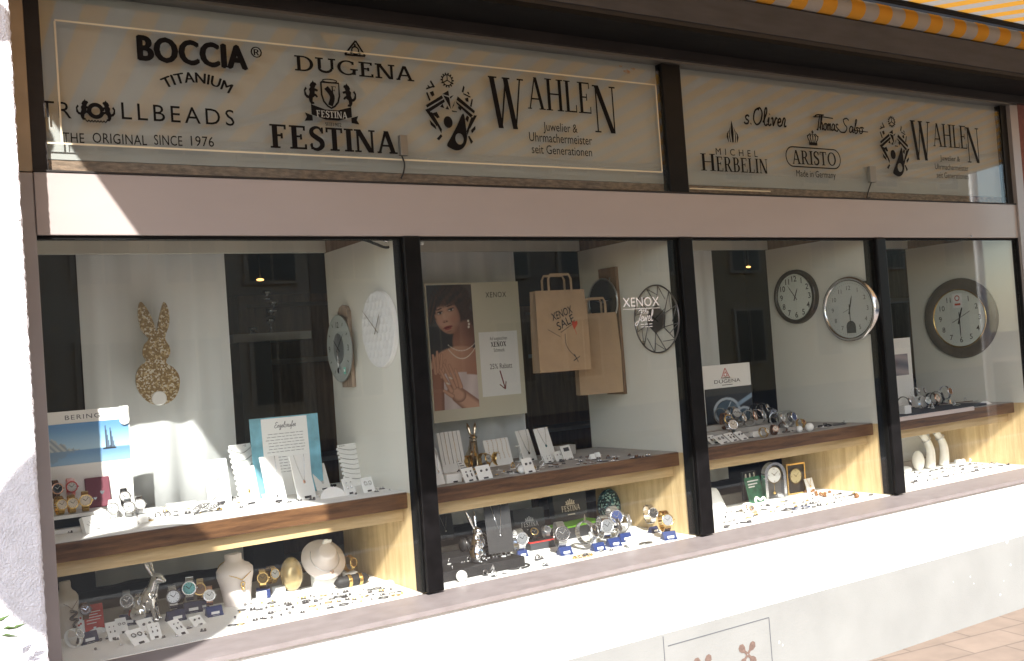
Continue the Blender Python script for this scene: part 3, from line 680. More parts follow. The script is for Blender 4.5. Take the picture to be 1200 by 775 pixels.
w = MB(); w.box((5.653, -.006, Z_BAND + .0065), (5.711, .09, Z_STOP)); w.build('side_post', 'black', t)
w = MB(); w.box((XL, -.03, Z_STOP + .001), (5.79, .09, Z_STOP + .012)); w.build('top_strip', 'alu', t)
# ------------------------------------------------------------------ cornice and awning
t = thing('cornice', 'brown black metal cornice above the sign panels', 'cornice', (3, -.1, 2.85))
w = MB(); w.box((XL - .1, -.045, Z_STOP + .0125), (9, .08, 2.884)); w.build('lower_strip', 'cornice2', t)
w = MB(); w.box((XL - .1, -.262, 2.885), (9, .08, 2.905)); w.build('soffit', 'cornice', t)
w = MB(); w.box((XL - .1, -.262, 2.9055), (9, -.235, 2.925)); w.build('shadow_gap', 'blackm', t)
w = MB(); w.M = Matrix.Identity(4)
w.add([(XL - .1, -.268, 2.925), (9, -.268, 2.925), (9, -.278, 3.052), (XL - .1, -.278, 3.052), (XL - .1, -.235, 2.925), (9, -.235, 2.925), (9, -.235, 3.052), (XL - .1, -.235, 3.052)],
      [(0, 1, 2, 3), (4, 7, 6, 5), (0, 4, 5, 1), (3, 2, 6, 7), (0, 3, 7, 4), (1, 5, 6, 2)], False); w.build('fascia_board', 'fasciagrey', t)
t = thing('awning', 'orange and grey striped fabric awning rolled out over the shop front', 'awning', (3, -.3, 3.1))
AE, AM = 2.30, 0.13
zf = 3.17 - AM * (AE - .3)
w = MB(); w.M = Matrix.Identity(4); w.tube([(x, -.268, 3.108) for x in (XL - .2, 2, 4, 6, 8.6)], .048, 20); w.build('roller', 'awning', t)
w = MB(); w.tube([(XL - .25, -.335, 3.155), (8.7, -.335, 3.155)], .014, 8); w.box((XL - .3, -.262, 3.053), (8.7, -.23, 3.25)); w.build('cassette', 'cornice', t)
w = MB(); nx, ny = 30, 10; vs = []; AL0, AL1, ARX = 0.09, 0.40, 8.6
for j in range(ny + 1):
    f = j / ny
    for i in range(nx + 1):
        xa = AL0 + (AL1 - AL0) * f; x = xa + (ARX - xa) * i / nx
        vs.append((x, -.30 - (AE - .30) * f, 3.178 + (zf - 3.178) * f - 0.03 * math.sin(math.pi * f)))
w.add(vs, [(j * (nx + 1) + i, j * (nx + 1) + i + 1, (j + 1) * (nx + 1) + i + 1, (j + 1) * (nx + 1) + i) for j in range(ny) for i in range(nx)], True); w.build('cloth', 'awning', t)
w = MB(); w.box((AL1 - .02, -AE - .03, zf - .03), (ARX + .02, -AE + .01, zf + .03)); w.build('front_bar', 'arm', t)
for ax in (1.4, 7.2):
    w = MB(); w.tube([(ax, -.30, 3.06), (ax + .75, -1.2, zf + .02), (ax + .1, -AE + .02, zf - .005)], .022, 8); w.build('folding_arm', 'arm', t)

# ------------------------------------------------------------------ display cases
CASES = [(XL, MUL[0][0]), (MUL[0][1], MUL[1][0]), (MUL[1][1], MUL[2][0]), (MUL[2][1], XR)]
names = ['leftmost', 'second from left', 'third from left', 'rightmost']
for i, (xa, xb) in enumerate(CASES):
    t = thing('display_case', names[i] + ' built-in window display case with beech sides and one shelf', 'display case', ((xa + xb) / 2, .4, .66), 'display cases in the shop windows')
    w = MB(); yf = .655 if i == 1 else Y_FL
    w.box((xa + .001, .012, .66), (xb - .001, yf, Z_SILL - .004)); w.build('floor_board', 'beechx', t)
    w = MB(); w.box((xa + .003, .016, Z_SILL - .0035), (xb - .003, yf - .004, Z_SILL)); w.build('floor_cloth', 'cloth', t)
    w = MB(); w.box((xa + .001, yf + .001, .58), (xb - .001, Y_BK + .06, .64)); w.build('rear_floor', 'cloth', t)
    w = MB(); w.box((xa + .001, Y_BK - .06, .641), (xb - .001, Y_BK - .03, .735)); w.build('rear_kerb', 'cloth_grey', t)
    nx_ = CASES[i + 1][0] if i < 3 else xb + .06
    w = MB(); w.box((xb - .0005, .022, .60), (min(nx_, xb + .05), Y_BK + .02, Z_SH - .004)); w.build('side_panel', 'beech', t)
    w = MB(); w.box((xb - .0005, .022, Z_SH - .0035), (min(nx_, xb + .05), Y_BK + .02, 2.075)); w.build('side_panel', 'panel', t)
    if i == 0:
        w = MB(); w.box((XL - .05, .055, .60), (XL - .001, Y_BK + .02, 2.2)); w.build('side_panel', 'panel', t)
    w = MB(); w.box((xa, .05, 2.2), (xb + .06, Y_BK + .06, 2.23)); w.box((xb + .003, .05, 2.076), (xb + .045, Y_BK + .01, 2.199)); w.build('ceiling_board', 'brownwood', t)
    w = MB(); w.box((xa + .001, Y_BK, 2.078), (xb - .001, Y_BK + .03, 2.198)); w.build('top_rail', 'rail', t)
    w = MB(); w.box((xa + .006, Y_SH + .066, Z_SH - .072), (xb - .003, Y_BK - .034, Z_SH - .0625)); w.build('bounce_board', 'panel', t)  # pale board added below the shelf to bounce light onto the lower curtain
    sh = MB(); sh.box((xa + .004, Y_SH, Z_SH - .062), (xb - .001, Y_BK - .03, Z_SH - .0015), .003); so_ = sh.build('shelf', 'walnut', t)
    w = MB(); w.box((xa + .004, Y_SH + .045, Z_SH - .112), (xb - .0015, Y_SH + .065, Z_SH - .0625)); w.build('apron', 'beechx', so_)
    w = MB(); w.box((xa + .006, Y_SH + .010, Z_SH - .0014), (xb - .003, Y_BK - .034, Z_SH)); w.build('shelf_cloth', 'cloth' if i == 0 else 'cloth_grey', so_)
# white curtains behind
def curtain(x0, x1, z0, z1, y, label, amp=.010, ph=0.0):
    w = MB(); n = max(12, int((x1 - x0) * 70)); vs = []
    for k in range(n + 1):
        x = x0 + (x1 - x0) * k / n; yy = y + amp * math.sin(x * 31 + ph) + amp * .6 * math.sin(x * 53 + 1.3 + ph)
        vs += [(x, yy, z0 + .004 * math.sin(x * 9)), (x, yy, z1), (x, yy + .003, z0 + .004 * math.sin(x * 9)), (x, yy + .003, z1)]
    fs = []
    for k in range(n):
        a = 4 * k; fs += [(a, a + 4, a + 5, a + 1), (a + 2, a + 3, a + 7, a + 6), (a, a + 2, a + 6, a + 4)]
    w.add(vs, fs, True); c = Vector(((x0 + x1) / 2, y, z0)); return tag(w.build('curtain', 'curtain', None, c), label, 'curtain', 'white curtains behind the displays')
Y_CU = .80
def cx(px, py=400): return on_y(px, py, Y_CU).x
curtain(cx(91, 330), cx(270), .80, 2.10, Y_CU, 'wide white curtain behind the hanging golden rabbit')
curtain(MUL[0][1] + .0, cx(609), .80, 2.10, Y_CU, 'white curtain behind the portrait poster', .008, 1)
curtain(MUL[1][1] + .0, cx(842), .80, 2.10, Y_CU, 'narrow white curtain behind the two modern wall clocks', .008, 2)
curtain(cx(1060, 500) - .9, cx(1143, 520), .74, 1.05, Y_BK - .04, 'short pale curtain low in the rightmost window', .004, 3)
w = MB(); w.box((XR - .34, .80, .64), (XR - .27, .85, 2.2)); tag(w.build('door_frame', 'brownwood', None, (XR - .3, .82, .64)), 'brown wooden door frame behind the rightmost window', 'door frame')

# ================================================================== LETTERING ON THE SIGN PANELS
def sm(fn, name='lettering', parent=None, m='letter', fr=None):
    w = MB(); w.M = fr or FS; fn(w); return w.build(name, m, parent)
sm(lambda w: ([line_text(w, 'BOCCIA', 162 + ox, 71.5 + oy, 288 + ox, 80.5 + oy, 27, z=.00003 * k, space=1.06) for k, (ox, oy) in enumerate(((0, 0), (2.2, 0), (0, -1), (2.2, -1), (1.1, .8), (1.1, -1.6), (-.9, -.4), (3, -.4)))], [put_text(w, '\u00ae', S2(294, 67)[0] + k * .002, S2(294, 67)[1], sy(294, 67, 12), z=.00003 * k) for k in (0, 1)]), parent=SA)
def f_tit(w):
    a = S2(192, 101); b = S2(269, 106); h = sy(230, 95, 12)
    [put_text(w, 'TITANIUM', (a[0] + b[0]) / 2 + k * .003, S2(230, 97)[1], h, (b[0] - a[0]) * 1.0, 'c', z=.00003 * k, arc=(b[0] - a[0]) * .95) for k in (0, 1)]
sm(f_tit, parent=SA)
sm(lambda w: (line_text(w, 'TR', 48, 137, 84, 139, 19, space=1.15), line_text(w, 'LLBEADS', 143, 141.5, 275, 146, 19, space=1.3)), parent=SA)
for wd, xa_, xb2 in (('THE', 74, 99), ('ORIGINAL', 109, 172.5), ('SINCE', 181, 214), ('1976', 224, 251)): sm(lambda w: line_text(w, wd, xa_, 167 + (xa_ - 74) * .028, xb2, 167 + (xb2 - 74) * .028, 11.5, space=1.05), 'slogan_word', SA)
def beast(w, cx, cz, h, sgn, z0=0.0, xs=.6):
    """small heraldic beast rearing towards the middle"""
    P = [(-.1, 0), (.16, .02), (.12, .1), (.02, .12), (.06, .28), (.22, .36), (.36, .30), (.46, .34), (.34, .44), (.22, .48), (.24, .58), (.42, .56), (.50, .64), (.36, .68), (.24, .70), (.30, .80), (.40, .86), (.34, .94), (.20, .96), (.14, 1.04), (.06, .96), (-.04, .92), (-.14, .80), (-.08, .74), (-.2, .64), (-.16, .50), (-.24, .36), (-.38, .40), (-.46, .56), (-.34, .66), (-.44, .74), (-.58, .60), (-.56, .38), (-.40, .26), (-.26, .24), (-.22, .12)]
    w.poly([(cx + sgn * a * h * xs, cz + b * h) for a, b in (P if sgn > 0 else P[::-1])], z0)
def f_troll(w):
    c = S2(113, 142); r = sy(113, 129, 7.2)
    ri = [(c[0] + r * math.cos(k * .3142), c[1] + r * 1.65 + r * math.sin(k * .3142), 0) for k in range(20)]
    w.ribbon([(p[0], p[1]) for p in ri + ri[:1]], r * .66)
    for sg in (-1, 1): beast(w, c[0] - sg * r * 1.85, c[1] + r * .05, r * 3.3, sg, .0003)
    for k in range(7): w.ribbon([(c[0] - r * 1.6 + k * r * .46, c[1] + r * .1), (c[0] - r * 1.37 + k * r * .46, c[1] - r * .2), (c[0] - r * 1.14 + k * r * .46, c[1] + r * .1)], r * .22, .0004)
sm(f_troll, 'emblem', SA)
sm(lambda w: line_text(w, 'DUGENA', 346, 83, 485, 95.5, 17.5, 'serif', T=.15, t=.10, st=.10, sf=.10), parent=SA)
def f_tri(w, fr=None, cx=None, a=None, b=None, c=None, r=None):
    a = a or S2(404, 64); b = b or S2(428, 66); c = c or S2(416.5, 48); m = ((a[0] + b[0] + c[0]) / 3, (a[1] + b[1] + c[1]) / 3); t_ = (b[0] - a[0]) * .085
    w.ribbon([a, b], t_, 0); w.ribbon([b, c], t_, .0001); w.ribbon([c, a], t_, .0002)
    rr = (b[0] - a[0]) * .17; ri = [(m[0] + rr * math.cos(k * .5236), m[1] + rr * math.sin(k * .5236)) for k in range(13)]; w.ribbon(ri, t_ * .8, .0003)
    for k in range(3):
        an = math.pi / 2 + k * 2.0944; w.ribbon([(m[0] + rr * math.cos(an), m[1] + rr * math.sin(an)), (m[0] + rr * 1.7 * math.cos(an), m[1] + rr * 1.7 * math.sin(an))], t_ * 1.1, .0004)
sm(f_tri, 'emblem', SA)
def shieldpts(cx, cz, w_, h_):
    return [(cx - w_ / 2, cz + h_ / 2), (cx + w_ / 2, cz + h_ / 2), (cx + w_ / 2, cz), (cx + w_ * .40, cz - h_ * .25), (cx + w_ * .2, cz - h_ * .42), (cx, cz - h_ / 2), (cx - w_ * .2, cz - h_ * .42), (cx - w_ * .40, cz - h_ * .25), (cx - w_ / 2, cz)]
def f_fes(w):
    m_ = S2(388, 121); u = sy(388, 121, 1)
    for sg in (-1, 1): beast(w, m_[0] - sg * 23 * u, m_[1] - 3 * u, 27 * u, sg, .0003)
    sp = shieldpts(m_[0], m_[1] + 9 * u, 22 * u, 30 * u); w.ribbon(sp + sp[:1], 2.2 * u, 0)
    w.ribbon([(p.x, p.y) for p in smooth_pts([(m_[0] - 5 * u, m_[1] + 18 * u, 0), (m_[0] + 2 * u, m_[1] + 8 * u, 0), (m_[0] - 1 * u, m_[1] - 3 * u, 0)], 6)], 6 * u, .0001)
    put_serif(w, 'F', m_[0] + 1 * u, m_[1] + 10 * u, 10 * u, z=.0002)
    w.ribbon([(m_[0] + 9 * u * math.cos(k * .3142), m_[1] + 26 * u + 1.8 * u * math.sin(k * .3142)) for k in range(21)], 1.2 * u, .0004)
    # banner: dark ribbon with reversed tails
    P = [(m_[0] - 25 * u, m_[1] - 3 * u), (m_[0] - 8 * u, m_[1] - 8 * u), (m_[0] + 8 * u, m_[1] - 8 * u), (m_[0] + 25 * u, m_[1] - 3 * u)]
    Q = [(a, b - 12 * u) for a, b in P]
    for k in range(3): w.poly([Q[k], Q[k + 1], P[k + 1], P[k]], .0006)
    for sg in (-1, 1): w.poly([(m_[0] + sg * 24 * u, m_[1] - 16 * u), (m_[0] + sg * 33 * u, m_[1] - 13 * u), (m_[0] + sg * 31 * u, m_[1] - 18 * u), (m_[0] + sg * 34 * u, m_[1] - 23 * u), (m_[0] + sg * 24 * u, m_[1] - 22 * u)][::sg], .0005)
    put_serif(w, 'SEIT', m_[0] - 9 * u, m_[1] - 27 * u, 4 * u, 9 * u); put_text(w, '1902', m_[0] + 1 * u, m_[1] - 27 * u, 4 * u, 10 * u)
    line_text(w, 'FESTINA', 318, 173, 465, 181, 27, 'serif', T=.21, t=.085, st=.075, sf=.09)
sm(f_fes, 'emblem', SA)
def f_fes2(w):
    m_ = S2(388, 121); u = sy(388, 121, 1); put_serif(w, 'FESTINA', m_[0], m_[1] - 17.5 * u, 8 * u, 38 * u, z=.0010, align='c', T=.2, t=.09, st=.09)
sm(f_fes2, 'banner_lettering', SA, 'acrylic')
CREST = [[(82, 345), (240, 250), (250, 275), (92, 366)], [(98, 375), (258, 282), (265, 305), (120, 395)], [(72, 385), (100, 372), (180, 480), (172, 520)], [(118, 405), (135, 400), (218, 540), (210, 575)], [(205, 580), (218, 598), (182, 636), (162, 622)],
 [(105, 465), (160, 515), (165, 545), (115, 510)], [(135, 410), (180, 395), (205, 440), (180, 450)], [(145, 130), (180, 185), (165, 195), (135, 145)], [(95, 200), (165, 175), (170, 187), (95, 215)], [(90, 240), (105, 235), (130, 300), (115, 308)], [(125, 235), (160, 220), (170, 255), (145, 270)], [(112, 172), (135, 190), (128, 200), (108, 185)],
 [(245, 240), (305, 205), (310, 252)], [(252, 250), (310, 264), (318, 365)], [(314, 258), (355, 240), (322, 275)], [(360, 290), (350, 330), (325, 362)], [(265, 365), (285, 335), (302, 368)], [(325, 372), (375, 378), (375, 386), (328, 384)],
 [(378, 280), (392, 248), (552, 362), (542, 386)], [(370, 290), (376, 312), (506, 422), (530, 402)], [(390, 330), (425, 345), (410, 370), (388, 350)], [(215, 350), (240, 320), (255, 360)], [(570, 400), (540, 400), (482, 500), (490, 520)], [(528, 420), (512, 418), (455, 540), (462, 578)], [(465, 585), (480, 580), (512, 630), (490, 650)],
 [(545, 490), (500, 530), (505, 560), (545, 520)], [(450, 440), (470, 405), (490, 420), (475, 465)], [(455, 150), (435, 205), (450, 215), (467, 165)], [(450, 215), (520, 240), (515, 252), (450, 228)], [(528, 260), (540, 264), (522, 330), (506, 325)], [(460, 262), (495, 250), (495, 290), (470, 285)], [(485, 205), (500, 200), (512, 222), (500, 226)]]
def crest(w, cx, cz, u):
    """cog wheel, split gable with leaf ornaments, star, disc and keyhole drop"""
    X = lambda p: (cx + (p[0] - 311) / 7.243 * u, cz - (p[1] - 406) / 7.243 * u)
    g = X((302, 118))
    for k in range(14):
        a = k * 2 * math.pi / 14; w.ribbon([(g[0] + 6.8 * u * math.cos(a), g[1] + 6.8 * u * math.sin(a)), (g[0] + 8.8 * u * math.cos(a), g[1] + 8.8 * u * math.sin(a))], 1.9 * u, .0001)
    w.ribbon([(g[0] + 6.3 * u * math.cos(k * .2618), g[1] + 6.3 * u * math.sin(k * .2618)) for k in range(25)], 1.3 * u, .0002)
    for k in range(3): a = math.pi / 2 + k * 2.094; w.ribbon([g, (g[0] + 6 * u * math.cos(a), g[1] + 6 * u * math.sin(a))], 1.3 * u, .0003)
    for n_, P in enumerate(CREST): w.poly([X(p) for p in P[::-1]], .00002 * n_)
    w.poly([X((282 + 43 * math.cos(k * .2618), 475 - 50 * math.sin(k * .2618))) for k in range(24)], .0003)
    dr = smooth_pts([(435, 390, 0), (452, 520, 0), (456, 590, 0), (440, 650, 0), (400, 695, 0), (345, 712, 0), (290, 698, 0), (255, 670, 0), (300, 600, 0), (365, 500, 0)], 4, True)
    hh = []
    for p in dr: a = math.atan2(p.y - 612, p.x - 380); hh.append((380 + 40 * math.cos(a), 612 + 48 * math.sin(a)))
    n = len(dr)
    for k in range(n): w.poly([X((dr[k].x, dr[k].y)), X(hh[k]), X(hh[(k + 1) % n]), X((dr[(k + 1) % n].x, dr[(k + 1) % n].y))], .0009)
sm(lambda w: crest(w, *S2(528, 134), sy(528, 134, 1)), 'crest', SA)
def big_name(w, P):
    (wl, wb, wr, wc), (al, ab, ar, ac), (nl, nb, nr, nc) = P
    line_text(w, 'W', wl, wb, wr, wb + .0, wc, 'serif', T=.15, t=.04, st=.03)
    line_text(w, 'AHLE', al, ab, ar, ab + (ar - al) * .055, ac, 'serif', T=.15, t=.045, st=.035, gap=.04)
    line_text(w, 'N', nl, nb, nr, nb, nc, 'serif', T=.15, t=.04, st=.03)
sm(lambda w: big_name(w, ((576, 151, 617, 60), (619, 128.5, 694, 37), (697, 156, 725, 55))), parent=SA)
sm(lambda w: (line_text(w, 'Juwelier &', 637, 153, 677, 156, 10), line_text(w, 'Uhrmachermeister', 620.5, 166, 694, 169.5, 10.5), line_text(w, 'seit Generationen', 623.5, 180, 694, 183, 10)), parent=SA)
def f_line(w):
    a, b, c, d = S2(64, 27.5), S2(768, 97), S2(768, 200), S2(52, 169.5)
    zt = (a[1] + b[1]) / 2; zb = (c[1] + d[1]) / 2; l = .0028
    w.box((a[0], zt - l, 0), (b[0], zt + l, .0004)); w.box((d[0] - .0, zb - l, 0), (b[0], zb + l, .0004)); w.box((a[0] - l, zb + l + .0001, 0), (a[0] + l, zt - l - .0001, .0004)); w.box((b[0] - l, zb + l + .0001, 0), (b[0] + l, zt - l - .0001, .0004))
sm(f_line, 'border_line', SA, 'hairline')
# right hand panel
sm(lambda w: (line_text(w, 'MICHEL', 839, 181, 888, 184.5, 7.5, space=1.8), line_text(w, 'H', 822, 200, 839, 200.5, 20, 'serif', T=.16, t=.05), line_text(w, 'ERBELIN', 840, 200.5, 900, 204, 17, 'serif', T=.17, t=.06)), parent=SB_)
def f_flame(w):
    c = S2(859, 167); u = sy(859, 155, 1)
    w.poly([(c[0] + x * u, c[1] + z * u) for x, z in ((-1.2, 0), (1.2, 0), (2.2, 12), (1.5, 20), (0, 26), (-1.5, 20), (-2.2, 12))])
    for sg in (-1, 1):
        for a0, a1, r in ((3, 5.5, 19), (6.5, 9.5, 14)):
            p = [(a0, 0), (a1 * .75, 0), (a1, 6), (a1 * .9, r * .7), (a0 * .8, r), (a1 * .75, r * .6), (a1 * .72, 5)]
            w.poly([(c[0] + sg * x * u, c[1] + z * u) for x, z in p][::sg], .0001)
sm(f_flame, 'emblem', SB_)
sm(lambda w: line_text(w, 's.Oliver', 872, 144, 922, 150, 20, 'script', pen=.11, shear=.12), parent=SB_)
def f_ts(w):
    line_text(w, 'Thomas', 955, 152, 983, 154, 17, 'script', pen=.10, shear=.1); line_text(w, 'Sabo', 984, 155, 1012, 157, 16, 'script', pen=.10, shear=.1)
    a = S2(953, 137); b = S2(976, 139); w.ribbon([a, ((a[0] + b[0]) / 2, a[1] + .004), b], .006, .0005); a = S2(1000, 153); b = S2(1017, 155); w.ribbon([a, b], .005, .0006)
sm(f_ts, parent=SB_)
def f_ari(w):
    line_text(w, 'ARISTO', 929, 192, 980, 195, 16, 'serif', T=.17, t=.07, st=.06)
    a = S2(922, 195.5); b = S2(985.5, 197.5); c = S2(954, 174); z0 = (a[1] + b[1]) / 2; z1 = c[1]; r = (z1 - z0) / 2; pts = []
    for k in range(13): an = math.pi / 2 + math.pi * k / 12; pts.append((a[0] + r + r * math.cos(an), z0 + r + r * math.sin(an)))
    for k in range(13): an = -math.pi / 2 + math.pi * k / 12; pts.append((b[0] - r + r * math.cos(an), z0 + r + r * math.sin(an)))
    w.ribbon(pts + pts[:1], .006, .0003); line_text(w, 'Made in Germany', 933.5, 207, 979.5, 209, 7.5)
    c = S2(953, 169); u = sy(953, 165, 1)   # crown
    w.box((c[0] - 7 * u, c[1] - 1.5 * u, 0), (c[0] + 7 * u, c[1] + 2 * u, .0004))
    for k in range(-2, 3):
        x = c[0] + k * 3.3 * u; w.ribbon([(p.x, p.y) for p in smooth_pts([(c[0] + k * 2.6 * u, c[1] + 2 * u, 0), (c[0] + k * 4.4 * u, c[1] + 8 * u, 0), (c[0] + k * 2.0 * u, c[1] + 12 * u, 0)], 5)], 1.5 * u, .0005 + .00003 * k)
        w.poly([(c[0] + k * 4.4 * u + 1.2 * u * math.cos(j), c[1] + 9 * u + 1.2 * u * math.sin(j)) for j in range(6)], .0008)
    w.ribbon([(c[0], c[1] + 11 * u), (c[0], c[1] + 16 * u)], 1.6 * u, .0006); w.ribbon([(c[0] - 2 * u, c[1] + 14 * u), (c[0] + 2 * u, c[1] + 14 * u)], 1.4 * u, .0007)
sm(f_ari, parent=SB_)
sm(lambda w: crest(w, *S2(1048, 174), sy(1048, 174, .78)), 'crest', SB_)
sm(lambda w: big_name(w, ((1070, 188, 1093, 46), (1094, 172, 1134, 27), (1134, 191, 1150, 41))), parent=SB_)
sm(lambda w: (line_text(w, 'Juwelier &', 1102, 188, 1125, 189.5, 6), line_text(w, 'Uhrmachermeister', 1096, 198.5, 1135, 200.5, 6.5), line_text(w, 'seit Generationen', 1098, 208, 1135, 210.5, 6.5)), parent=SB_)
def f_line2(w):
    a = S2(808, 220.5); b = S2(903, 225); w.box((a[0], (a[1] + b[1]) / 2 - .003, 0), (b[0], (a[1] + b[1]) / 2 + .003, .0004))
sm(f_line2, 'border_line', SB_, 'hairline')
# small grey transformer boxes with a cable, one per panel
for px0, py0, px1, py1, cbl, par in ((467.5, 160, 474.5, 183, ((471, 183), (474, 192), (473, 202), (470, 209)), SA), (1017, 196, 1022.5, 214, ((1021, 214), (1018, 223), (1016, 232), (1020, 231)), SB_)):
    a = on_y(px0, py1, -.002); b = on_y(px1, py0, -.002); w = MB(); w.box((a.x, -.022, a.z), (b.x, -.0005, b.z), .002); w.build('switch_box', 'alu', par)
    w = MB(); w.tube(smooth_pts([tuple(on_y(x, y, -.005)) for x, y in cbl], 6), .0032, 6); w.build('cable', 'cable', par)
# rust bloom on the first panel
w = MB(); w.M = FS
for px, py, r in ((735, 84, .016), (742, 81, .010), (727, 78, .008)):
    c = S2(px, py); w.poly([(c[0] + r * rnd.uniform(.5, 1.1) * math.cos(k * .5236) * 1.5, c[1] + r * rnd.uniform(.3, .7) * math.sin(k * .5236)) for k in range(12)], .0002)
w.build('rust_stain', mat('rust_stain', (0.26, 0.13, 0.05), .8, var=.5, scale=60, col2=(.3, .27, .22)), SA)

# ================================================================== THINGS IN THE WINDOWS
UP = Vector((0, 0, 1))
def flat_frame(pl, pr, y):
    """upright frame on the plane y, from the picture points of the bottom left and right corners"""
    a = on_y(*pl, y); b = on_y(*pr, y); z = (a.z + b.z) / 2
    return basis((a.x, y, z), (1, 0, 0), UP), b.x - a.x, z
def board(name, label, cat, pl, pr, hpx, z, lean=14, m='white', th=.003, group=None, edge=None):
    """a card standing on height z: picture points of its two base corners, height in picture points"""
    lo, hi = (Y_SH + .015, .50) if abs(z - Zs) < .02 else (.03, .60 if 1.78 < on_z(*pl, z).x < 3.07 else .44); d_ = 0.0
    for _ in range(80):
        a = on_z(pl[0], pl[1] + d_, z); b = on_z(pr[0], pr[1] + d_, z); ym = (a.y + b.y) / 2
        if ym > hi: d_ += .5
        elif ym < lo: d_ -= .5
        else: break
    if d_ > 0: hpx += d_
    if abs(b.y - a.y) > .5 * abs(b.x - a.x): b.y = a.y = ym                # never edge on
    u = (b - a); w = u.length; u.normalize(); n = u.cross(UP)
    v = (UP * math.cos(R_(lean)) - n * math.sin(R_(lean))).normalized(); n = u.cross(v)
    c = (a + b) / 2; h = hpx / pxm(c, v)
    t = thing(name, label, cat, c, group); fr = basis(a, u, v)
    mb = MB(); mb.M = fr; mb.box((0, 0, -th), (w, h, 0)); mb.build('card', m, t)
    return t, fr, w, h
def part(t, name, m, fr, fn):
    mb = MB(); mb.M = fr; fn(mb); return mb.build(name, m, t)
def wave_chain(mb, w, h, f=.35, x0=.2, x1=.8, r=.0009, z=.0022):
    mb.tube(smooth_pts([(x0 * w, h, z), ((x0 * .6 + .2) * w, h * (f + .25), z), (.5 * w, h * f, z), ((x1 * .6 + .2) * w, h * (f + .25), z), (x1 * w, h, z)], 4), r, 5)
def necklace_card(label, pl, pr, hpx, z, lean=14, chain='silver', drop='silver', foot=True, top=.8, m='white', f=.35):
    t, fr, w, h = board('necklace_card', label, 'jewellery card', pl, pr, hpx, z, lean, m, group='jewellery cards')
    part(t, 'chain', chain, fr, lambda q: wave_chain(q, w, h * .99, f, .5 - top * .35, .5 + top * .35))
    part(t, 'pendant', drop, fr, lambda q: q.ball((.5 * w, h * f - .006, .003), .006, 10, 6, (1, 1.2, .5)))
    if foot: part(t, 'price_label', 'stud', fr, lambda q: q.box((w * .36, h * .02, .0005), (w * .72, h * .07, .002)))
    return t
def comb_card(label, pl, pr, hpx, z, lean=14, n=6):
    t, fr, w, h = board('chain_card', label, 'jewellery card', pl, pr, hpx, z, lean, group='jewellery cards')
    def teeth(q):
        for s_ in (0, 1):
            for k in range(9): y = h * (.12 + .86 * k / 9); q.box((-w * .06 if s_ == 0 else w * 1.0005, y, -.003), (-.0002 if s_ == 0 else w * 1.06, y + h * .05, -.0002))
    part(t, 'notched_edge', 'white', fr, teeth)
    for k in range(n):
        y = h * (.93 - .8 * k / n)
        part(t, 'chain', 'silver' if k % 2 else 'gunmetal', fr, lambda q: q.tube(smooth_pts([(0, y, .002), (w * .25, y - h * .06, .002), (w * .5, y - h * .09, .002), (w * .75, y - h * .06, .002), (w, y, .002)], 4), .0009, 5))
    part(t, 'maker_mark', 'ink', fr, lambda q: (put_text(q, 'ENGEL', w * .06, h * .955, h * .03, w * .22, z=.0005), put_script(q, 'r', w * .6, h * .95, h * .05, w * .2, z=.0005)))
    return t
def earring_card(label, pl, pr, hpx, z, lean=50, kind='hoop', m='silver'):
    t, fr, w, h = board('earring_card', label, 'earring card', pl, pr, hpx, z, lean, group='earring cards')
    for s_ in (.3, .7):
        if kind == 'hoop': part(t, 'earring', m, fr, lambda q: q.ring((s_ * w, h * .6, .003), min(w, h) * .13, min(w, h) * .03, 'z', 14, 5))
        elif kind == 'stud': part(t, 'earring', m, fr, lambda q: q.ball((s_ * w, h * .62, .003), min(w, h) * .09, 8, 6))
        else: part(t, 'earring', m, fr, lambda q: (q.ball((s_ * w, h * .72, .003), min(w, h) * .06, 8, 6), q.ball((s_ * w, h * .45, .003), min(w, h) * .09, 8, 6, (.7, 1.6, .6))))
    part(t, 'price_label', 'stud', fr, lambda q: q.box((w * .34, h * .03, .0004), (w * .66, h * .14, .003)))
    return t
def strap_loop(mb, ry, rz, w, th, n=26, links=False, cz=0.0, a0=0, a1=360):
    for i in range(n):
        f0, f1 = i / n, (i + 1) / n
        if links: d = (f1 - f0) * .09; f0 += d; f1 -= d
        q = []
        for f in (f0, f1):
            a = R_(a0 + (a1 - a0) * f); c, s_ = math.cos(a), math.sin(a)
            q.append(((ry * c, cz + rz * s_), ((ry + th) * c, cz + (rz + th) * s_)))
        (i0, o0), (i1, o1) = q; x0, x1 = -w / 2, w / 2
        vs = [(x, p[0], p[1]) for x in (x0, x1) for p in (i0, o0, o1, i1)]
        mb.add(vs, [(0, 1, 2, 3), (7, 6, 5, 4), (1, 5, 6, 2), (0, 3, 7, 4)] + ([(0, 4, 5, 1), (3, 2, 6, 7)] if links else []), not links)
